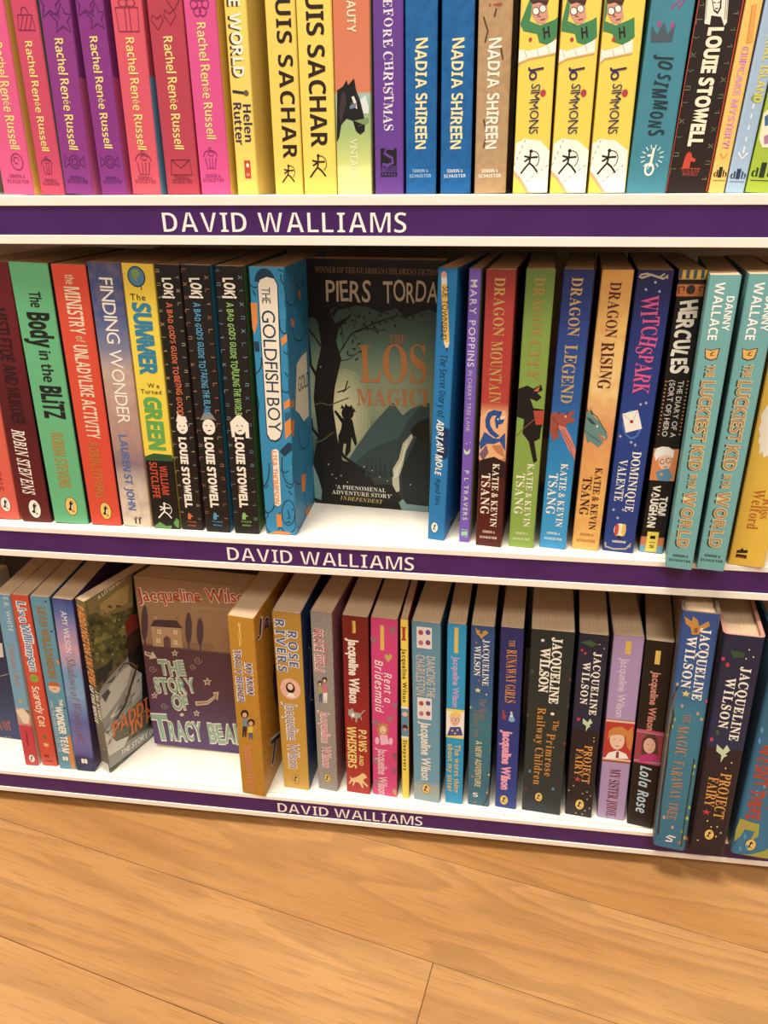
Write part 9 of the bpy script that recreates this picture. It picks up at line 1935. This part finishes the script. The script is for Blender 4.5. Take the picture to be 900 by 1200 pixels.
('X','t','s','THE GIRL WHO',19.5,144,0,-1,91,9.74,'#B8442c','b',0.15,0.02),
]},
{'id': 'b23', 'label': 'face-out navy book half hidden at the far left of the bottom shelf', 'pose': [-0.48694, 0.04161, -0.04363, 0.0, 0.129, 0.198], 'row': 2, 'base': '#22305C', 'front': '#1c2448', 'faceout': 1, 'spinecol': '#1c2448', 'grad': [(194.5, '#20264c'), (-5.7, '#24386c')], 'ops': [
('P','p','s','#F2EEE0',[103.1,122.3,119.2,122.9,116.6,106.3,97.4,101.4]),
('S','p','s','#F2EEE0',0.36,[92.2,82.6,106,81.8,116.3,85.7]),
('X','t','s','for',88.4,10.9,0.999,0.046,14.1,18.26,'#B05a3c','s',0,0),
('X','a','s','BESTSELLING',68.5,-3.6,0.995,0.103,30.6,3.78,'#B08a5c','r',0,0),
]},
]
# all glyphs are outlined once, while the scene is still empty
_need = {('b', -0.02): set('DAVID WALLIAMS')}
for _d in BOOKS:
    for _o in _d['ops']:
        if _o[0] == 'X': _need.setdefault((_o[11], _o[13]), set()).update(_o[3])
for (_f, _b), _cs in _need.items(): glyph_sheet(_cs, _f, _b)
# ---------------------------------------------------------------- the shelf unit
def noise_mat(name, c1, c2, scale, rough, bump=0.0, stretch=(1, 1, 1)):
    m = bpy.data.materials.new(name); m.use_nodes = True; nt = m.node_tree; N = nt.nodes; L = nt.links
    b = N['Principled BSDF']; b.inputs['Roughness'].default_value = rough; b.inputs['Specular IOR Level'].default_value = 0.3
    tc = N.new('ShaderNodeTexCoord'); mp = N.new('ShaderNodeMapping'); mp.inputs['Scale'].default_value = stretch
    nz = N.new('ShaderNodeTexNoise'); nz.inputs['Scale'].default_value = scale; nz.inputs['Detail'].default_value = 5
    L.new(tc.outputs['Object'], mp.inputs[0]); L.new(mp.outputs[0], nz.inputs['Vector'])
    cr = N.new('ShaderNodeValToRGB'); e = cr.color_ramp.elements; e[0].position = 0.35; e[0].color = lin(c1); e[1].position = 0.65; e[1].color = lin(c2)
    L.new(nz.outputs['Fac'], cr.inputs[0]); L.new(cr.outputs[0], b.inputs['Base Color'])
    if bump:
        bp = N.new('ShaderNodeBump'); bp.inputs['Strength'].default_value = bump; bp.inputs['Distance'].default_value = 0.0005
        L.new(nz.outputs['Fac'], bp.inputs['Height']); L.new(bp.outputs[0], b.inputs['Normal'])
    return m
WHITE = noise_mat('white_laminate', '#EFE6D6', '#F4ECDD', 60, 0.35)
RAIL = noise_mat('white_ticket_rail', '#F3EADB', '#F6EFE2', 40, 0.3)
PURPLE = noise_mat('purple_card', '#45205C', '#4C2564', 30, 0.35)
BACK = noise_mat('back_board', '#8f7d6c', '#9b8978', 20, 0.6)
UX0, UX1 = -0.585, 0.345
unit = bpy.data.objects.new('bookcase', None); C.objects.link(unit); unit.location = (0, 0, 0)
unit['label'] = 'white bookcase with purple name strips standing on the wooden floor'; unit['category'] = 'bookcase'
ZS = [z + FZ for z in (0.005956, -0.235618, -0.507856)]
ST = [FZ, FZ - 0.2402738, FZ - 0.5125121]
HS = 0.0175873; HL = 0.005586
def part(name, boxes, m, parent, bev=0.0):
    V = []; F = []
    for b in boxes: boxdata(*b, V, F)
    o = mesh_obj(name, V, F, m, parent)
    if bev: bevel(o, bev)
    return o
TX = [(-0.1996, -0.0430), (-0.1817, -0.0349), (-0.1605, -0.0232)]
for k in range(3):
    z = ZS[k]; t = ST[k]
    part('shelf_board', [(UX0, UX1, 0.0042, 0.262, z - 0.024, z)], WHITE, unit, 0.0004)
    rail = part('ticket_rail', [(UX0, UX1, 0.0004, 0.0036, t - HS - HL, z - 0.0003), (UX0, UX1, -0.0012, 0.0006, t, z - 0.0003), (UX0, UX1, -0.0012, 0.0006, t - HS - HL, t - HS)], RAIL, unit, 0.0003)
    strip = part('name_strip', [(UX0 + 0.001, UX1 - 0.001, -0.0004, 0.0003, t - HS + 0.0001, t - 0.0001)], PURPLE, unit)
    V, F = text_geo('DAVID WALLIAMS', 'b', TX[k][1] - TX[k][0], 0.0119, 0, -0.02)
    mesh_obj('strip_lettering', [(TX[k][0] + x, -0.00055, t - 0.0157 + y) for x, y in V], F, mat('#FFFBF2', 0.5), strip)
part('back_panel', [(UX0, UX1, 0.2625, 0.272, 0.02, 1.05)], BACK, unit)
part('side_panel', [(UX0 - 0.02, UX0 - 0.0005, 0.002, 0.272, 0.001, 1.05)], WHITE, unit, 0.0008)
part('side_panel', [(UX1 + 0.0005, UX1 + 0.02, 0.002, 0.272, 0.001, 1.05)], WHITE, unit, 0.0008)
part('shelf_board', [(UX0, UX1, 0.0042, 0.262, 0.80, 0.824)], WHITE, unit, 0.0004)
part('plinth', [(UX0, UX1, 0.045, 0.06, 0.001, ZS[2] - 0.0245)], WHITE, unit)

# ---------------------------------------------------------------- books
LIFT = 0.00009
TAGN = {'t': 'title_lettering', 'a': 'author_lettering', 'e': 'publisher_mark', 'p': 'cover_picture'}
def make_book(d):
    cx, cy, yaw, lean, t, h = d['pose']; fo = d.get('faceout')
    hb = d.get('hb'); nm = 'hardback_book' if hb else ('face_out_book' if fo else 'paperback_book')
    root = bpy.data.objects.new(nm, None); C.objects.link(root)
    root['label'] = d['label']; root['category'] = 'book'
    root['group'] = ('books on the top shelf', 'books on the middle shelf', 'books on the bottom shelf')[d['row']]
    z = ZS[d['row']] + 0.00012 + abs(math.sin(lean)) * t / 2
    root.matrix_world = Matrix.Translation((cx, cy, z)) @ Matrix.Rotation(yaw, 4, 'Z') @ Matrix.Rotation(lean, 4, 'Y') @ Matrix.Translation((0, 0, 0))
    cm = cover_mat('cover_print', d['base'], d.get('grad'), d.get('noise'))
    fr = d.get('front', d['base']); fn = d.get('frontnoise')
    W = t; D = 0.129
    if fo:
        # standing with its front cover outwards: width W along x, thickness T going back
        T = 0.022; sh = d.get('shear', 0.0); e = 0.0004
        def q(x, y, zz): return (x - W / 2 + sh * y, y, zz)
        V = []; F = []
        prof = [(W, 0), (0.0012, 0), (0.0003, 0.0004), (0, 0.0012), (0, T), (W, T), (W, T - e), (e, T - e), (e, e * 1.6), (W, e)]
        fmats = [0, 0, 2, 2, 1, 1, 1, 1, 1, 1]
        n = len(prof)
        for zz in (0, h): V += [q(x, y, zz) for x, y in prof]
        for i in range(n):
            j = (i + 1) % n; F.append((j, i, i + n, j + n))
        F.append(tuple(range(n))); F.append(tuple(range(2 * n - 1, n - 1, -1)))
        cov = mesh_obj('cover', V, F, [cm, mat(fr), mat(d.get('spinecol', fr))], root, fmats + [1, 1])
        V = []; F = []
        boxdata(e * 1.3, W - 0.0006, e * 1.7, T - e * 1.2, 0.0002, h - 0.0004, V, F)
        pg = mesh_obj('pages', [q(*v) for v in V], F, PAPER, root)
        # page lines run along the width: rotate texture by building pages in a turned frame
        pg.data.materials.clear(); pg.data.materials.append(PAPERX)
    else:
        e = 0.0026 if hb else 0.00042; r = 0.0035 if hb else 0.0011; bul = 0.0
        arc = [(r - r * math.sin(a), r - r * math.cos(a)) for a in (math.pi / 2 * i / 4 for i in range(5))]   # from spine face to side
        out = [(W - x, y) for x, y in reversed(arc)]      # right side to spine
        prof = [(W, D)] + out + arc + [(0, D)]
        ei = e if not hb else 0.0016
        inn = [(e, D), (e, r + ei), (r, ei), (W - r, ei), (W - e, r + ei), (W - e, D)]
        fm = []
        full = prof + inn; n = len(full)
        for i in range(n):
            j = (i + 1) % n
            if i == 0: fm.append(1)
            elif i < 1 + len(out) + len(arc) - 1: fm.append(0)
            elif i == len(out) + len(arc): fm.append(2)
            else: fm.append(2 if i < len(prof) + 3 else 1)
        V = []; F = []
        for zz in (0, h): V += [(x - W / 2, y, zz) for x, y in full]
        for i in range(n):
            j = (i + 1) % n; F.append((i, j, j + n, i + n))
        # top and bottom rims as quads between outer and inner outline
        no = len(prof)
        outer_idx = [0, 1] + list(range(2, no - 2)) + [no - 2, no - 1]
        F.append(tuple(range(n - 1, -1, -1))); F.append(tuple(range(n, 2 * n))); fm += [1, 1]
        fmt = cm if fn == 1 else mat(fr)
        if fn == 2: fmt = cover_mat('glitter_print', fr, None, ('#d0a0a0', 160, .5))
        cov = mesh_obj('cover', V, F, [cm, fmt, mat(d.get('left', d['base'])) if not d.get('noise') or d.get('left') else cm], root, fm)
        V = []; F = []; g = 0.00015 if not hb else 0.0035
        px = e + 0.0001
        boxdata(-W / 2 + px, W / 2 - px, max(r, 0.0012) + 0.0009, D - (0.0008 if not hb else 0.004), 0.0002 if not hb else g, h - g, V, F)
        V += []
        pg = mesh_obj('pages', V, F, PAPER, root)
        # filler so that the page block meets the spine
        V = []; F = []
        boxdata(-W / 2 + max(r, px), W / 2 - max(r, px), e + 0.0001 if not hb else 0.003, max(r, 0.0012) + 0.0009, 0.0002 if not hb else g, h - g, V, F)
        m2 = pg.data; bm = bmesh.new(); bm.from_mesh(m2); vs_ = [bm.verts.new(v) for v in V]
        for f in F: bm.faces.new([vs_[i] for i in f])
        bm.to_mesh(m2); bm.free()
    ops = list(d['ops'])
    if d.get('front2'):
        c2, zz = d['front2']; ops.insert(0, ('P', 'p', 'f', c2, [0.3, 0.2, 120, 0.2, 120, zz, 0.3, zz]))
    groups = {}
    lay = {}
    for i, o in enumerate(ops):
        k, tag, pl = o[:3]
        lay[pl] = lay.get(pl, 0) + 1
        off = (LIFT + 0.0000028 * lay[pl]) if pl == 's' else (LIFT * 0.7 + 0.0000028 * lay[pl])
        if k == 'X':
            _, _, _, txt, ox, oz, dx, dz, L_, cap, col, f, jit, bold = o
            V, F = text_geo(txt, f, L_ / 1000, cap / 1000, jit, bold)
            if not V: continue
            n_ = math.hypot(dx, dz); dx, dz = dx / n_, dz / n_; ux, uz = -dz, dx
            V = [(ox / 1000 + x * dx + y * ux, oz / 1000 + x * dz + y * uz) for x, y in V]
            lim = (W if pl == 's' else D)
            if max(v[0] for v in V) > lim - 0.0002:      # lettering ends at the edge of the cover
                V = [(min(max(x, 0.0002), lim - 0.0002), zq) for x, zq in V]
            if min(v[0] for v in V) < 0.0002: V = [(max(x, 0.0002), zq) for x, zq in V]
            V = [(x, min(max(zq, 0.0003), h - 0.0003)) for x, zq in V]
        elif k == 'P':
            col = o[3]; a = o[4]; V = [(a[j] / 1000, a[j + 1] / 1000) for j in range(0, len(a), 2)]; F = [tuple(range(len(V)))]
        else:
            col = o[3]; a = o[5]; V, F = stroke_geo([(a[j] / 1000, a[j + 1] / 1000) for j in range(0, len(a), 2)], o[4] / 1000)
            lim = W if pl == 's' else D
            V = [(min(max(x, 0.0001), lim - 0.0001), min(max(zq, 0.0001), h - 0.0001)) for x, zq in V]
        if pl == 's': P3 = [(x - W / 2, -off, zq) for x, zq in V]
        else: P3 = [(W / 2 + off, x, zq) for x, zq in V]
        gk = (tag, pl); G = groups.setdefault(gk, [[], [], [], []])
        n = len(G[0]); G[0] += P3
        if col not in G[3]: G[3].append(col)
        G[1] += [tuple(i + n for i in f) for f in F]; G[2] += [G[3].index(col)] * len(F)
    for (tag, pl), G in groups.items():
        mesh_obj(TAGN[tag] if pl == 's' else 'front_' + TAGN[tag], G[0], G[1], [mat(c, 0.5) for c in G[3]], cov, G[2])
    return root

def paperx():
    m = PAPER.copy(); m.name = 'page_edges_wide'
    for n in m.node_tree.nodes:
        if n.type == 'MAPPING': n.inputs['Scale'].default_value = (25, 2600, 25)
    return m
PAPERX = paperx()
for d in BOOKS: make_book(d)

bpy.data.objects.remove(_fo)

# ---------------------------------------------------------------- wooden floor
def wood(name, seed):
    m = bpy.data.materials.new(name); m.use_nodes = True; nt = m.node_tree; N = nt.nodes; L = nt.links
    b = N['Principled BSDF']; b.inputs['Roughness'].default_value = 0.42; b.inputs['Specular IOR Level'].default_value = 0.3
    tc = N.new('ShaderNodeTexCoord')
    def mapped(sc_):
        mp = N.new('ShaderNodeMapping'); mp.inputs['Scale'].default_value = sc_; mp.inputs['Location'].default_value = (seed * 3.7, seed * 1.3, 0)
        L.new(tc.outputs['Object'], mp.inputs[0]); return mp.outputs[0]
    n1 = N.new('ShaderNodeTexNoise'); n1.inputs['Scale'].default_value = 1; n1.inputs['Detail'].default_value = 3; n1.inputs['Distortion'].default_value = 0.6
    L.new(mapped((1.6, 11, 1)), n1.inputs['Vector'])
    # cathedral grain: rings read from the broad noise
    ml = N.new('ShaderNodeMath'); ml.operation = 'MULTIPLY'; ml.inputs[1].default_value = 11; L.new(n1.outputs['Fac'], ml.inputs[0])
    fr = N.new('ShaderNodeMath'); fr.operation = 'FRACT'; L.new(ml.outputs[0], fr.inputs[0])
    r1 = N.new('ShaderNodeValToRGB'); e = r1.color_ramp.elements; e[0].position = 0.0; e[0].color = (1, 1, 1, 1); e[1].position = 1.0; e[1].color = (0.45, 0.45, 0.45, 1)
    q = e.new(0.85); q.color = (0.0, 0.0, 0.0, 1); q = e.new(0.4); q.color = (0.8, 0.8, 0.8, 1)
    L.new(fr.outputs[0], r1.inputs[0])
    n2 = N.new('ShaderNodeTexNoise'); n2.inputs['Scale'].default_value = 1; n2.inputs['Detail'].default_value = 5
    L.new(mapped((26, 520, 1)), n2.inputs['Vector'])
    n3 = N.new('ShaderNodeTexNoise'); n3.inputs['Scale'].default_value = 1; n3.inputs['Detail'].default_value = 2
    L.new(mapped((3, 9, 1)), n3.inputs['Vector'])
    cr = N.new('ShaderNodeValToRGB'); e = cr.color_ramp.elements; e[0].position = 0.3; e[0].color = lin('#AA7844'); e[1].position = 0.7; e[1].color = lin('#C3945F')
    L.new(n3.outputs['Fac'], cr.inputs[0])
    m1 = N.new('ShaderNodeMix'); m1.data_type = 'RGBA'; m1.blend_type = 'MULTIPLY'; m1.inputs[0].default_value = 0.2
    L.new(cr.outputs[0], m1.inputs[6]); L.new(r1.outputs[0], m1.inputs[7])
    r2 = N.new('ShaderNodeMapRange'); r2.inputs['From Min'].default_value = 0.52; r2.inputs['From Max'].default_value = 0.68; r2.inputs['To Min'].default_value = 0; r2.inputs['To Max'].default_value = 0.42
    L.new(n2.outputs['Fac'], r2.inputs['Value'])
    m2 = N.new('ShaderNodeMix'); m2.data_type = 'RGBA'; L.new(r2.outputs[0], m2.inputs[0]); L.new(m1.outputs[2], m2.inputs[6]); m2.inputs[7].default_value = lin('#875A30')
    L.new(m2.outputs[2], b.inputs['Base Color'])
    bp = N.new('ShaderNodeBump'); bp.inputs['Strength'].default_value = 0.12; bp.inputs['Distance'].default_value = 0.0004
    L.new(n2.outputs['Fac'], bp.inputs['Height']); L.new(bp.outputs[0], b.inputs['Normal'])
    return m
flo = bpy.data.objects.new('floor', None)
V = []; F = []; boxdata(-1.6, 1.6, -1.5, 0.9, -0.03, -0.012, V, F)
flo = mesh_obj('floor', V, F, mat('#3a2412', 0.9)); flo['kind'] = 'structure'; flo['label'] = 'pale oak plank floor below the bookcase'
WM = [wood('oak' + str(i), i) for i in range(5)]
ang = math.radians(-11.7); PWD = 0.0932
base_y = -0.1117          # where the seam that ends in the cross joint passes x = 0
du = Vector((math.cos(ang), math.sin(ang))); dv = Vector((-math.sin(ang), math.cos(ang)))
rnd = random.Random(4)
for r in range(-8, 7):
    v0 = base_y * math.cos(ang) + r * PWD
    # ends of the boards along the run
    if r == -1: cuts = [-1.5, 0.0165, 1.35]
    else:
        s = {0: -0.75, 1: 0.62, -2: -0.55}.get(r, rnd.uniform(-0.9, 0.3)); cuts = [-1.7, s, s + 1.3 if s < 0.2 else 1.7]
        if r == 0: cuts = [-1.7, -0.75, 0.62, 1.6]
        if r == 1: cuts = [-1.6, -0.62, 0.72, 1.6]
    for a, b in zip(cuts[:-1], cuts[1:]):
        L_ = b - a; V = []; F = []; boxdata(0.0002, L_ - 0.0002, 0.0002, PWD - 0.0002, -0.012, 0, V, F)
        o = mesh_obj('plank', V, F, WM[rnd.randrange(5)], flo)
        p = du * a + dv * v0
        o.location = (p.x, p.y, rnd.uniform(-0.0001, 0.0)); o.rotation_euler = (0, 0, ang); bevel(o, 0.00045, 1)
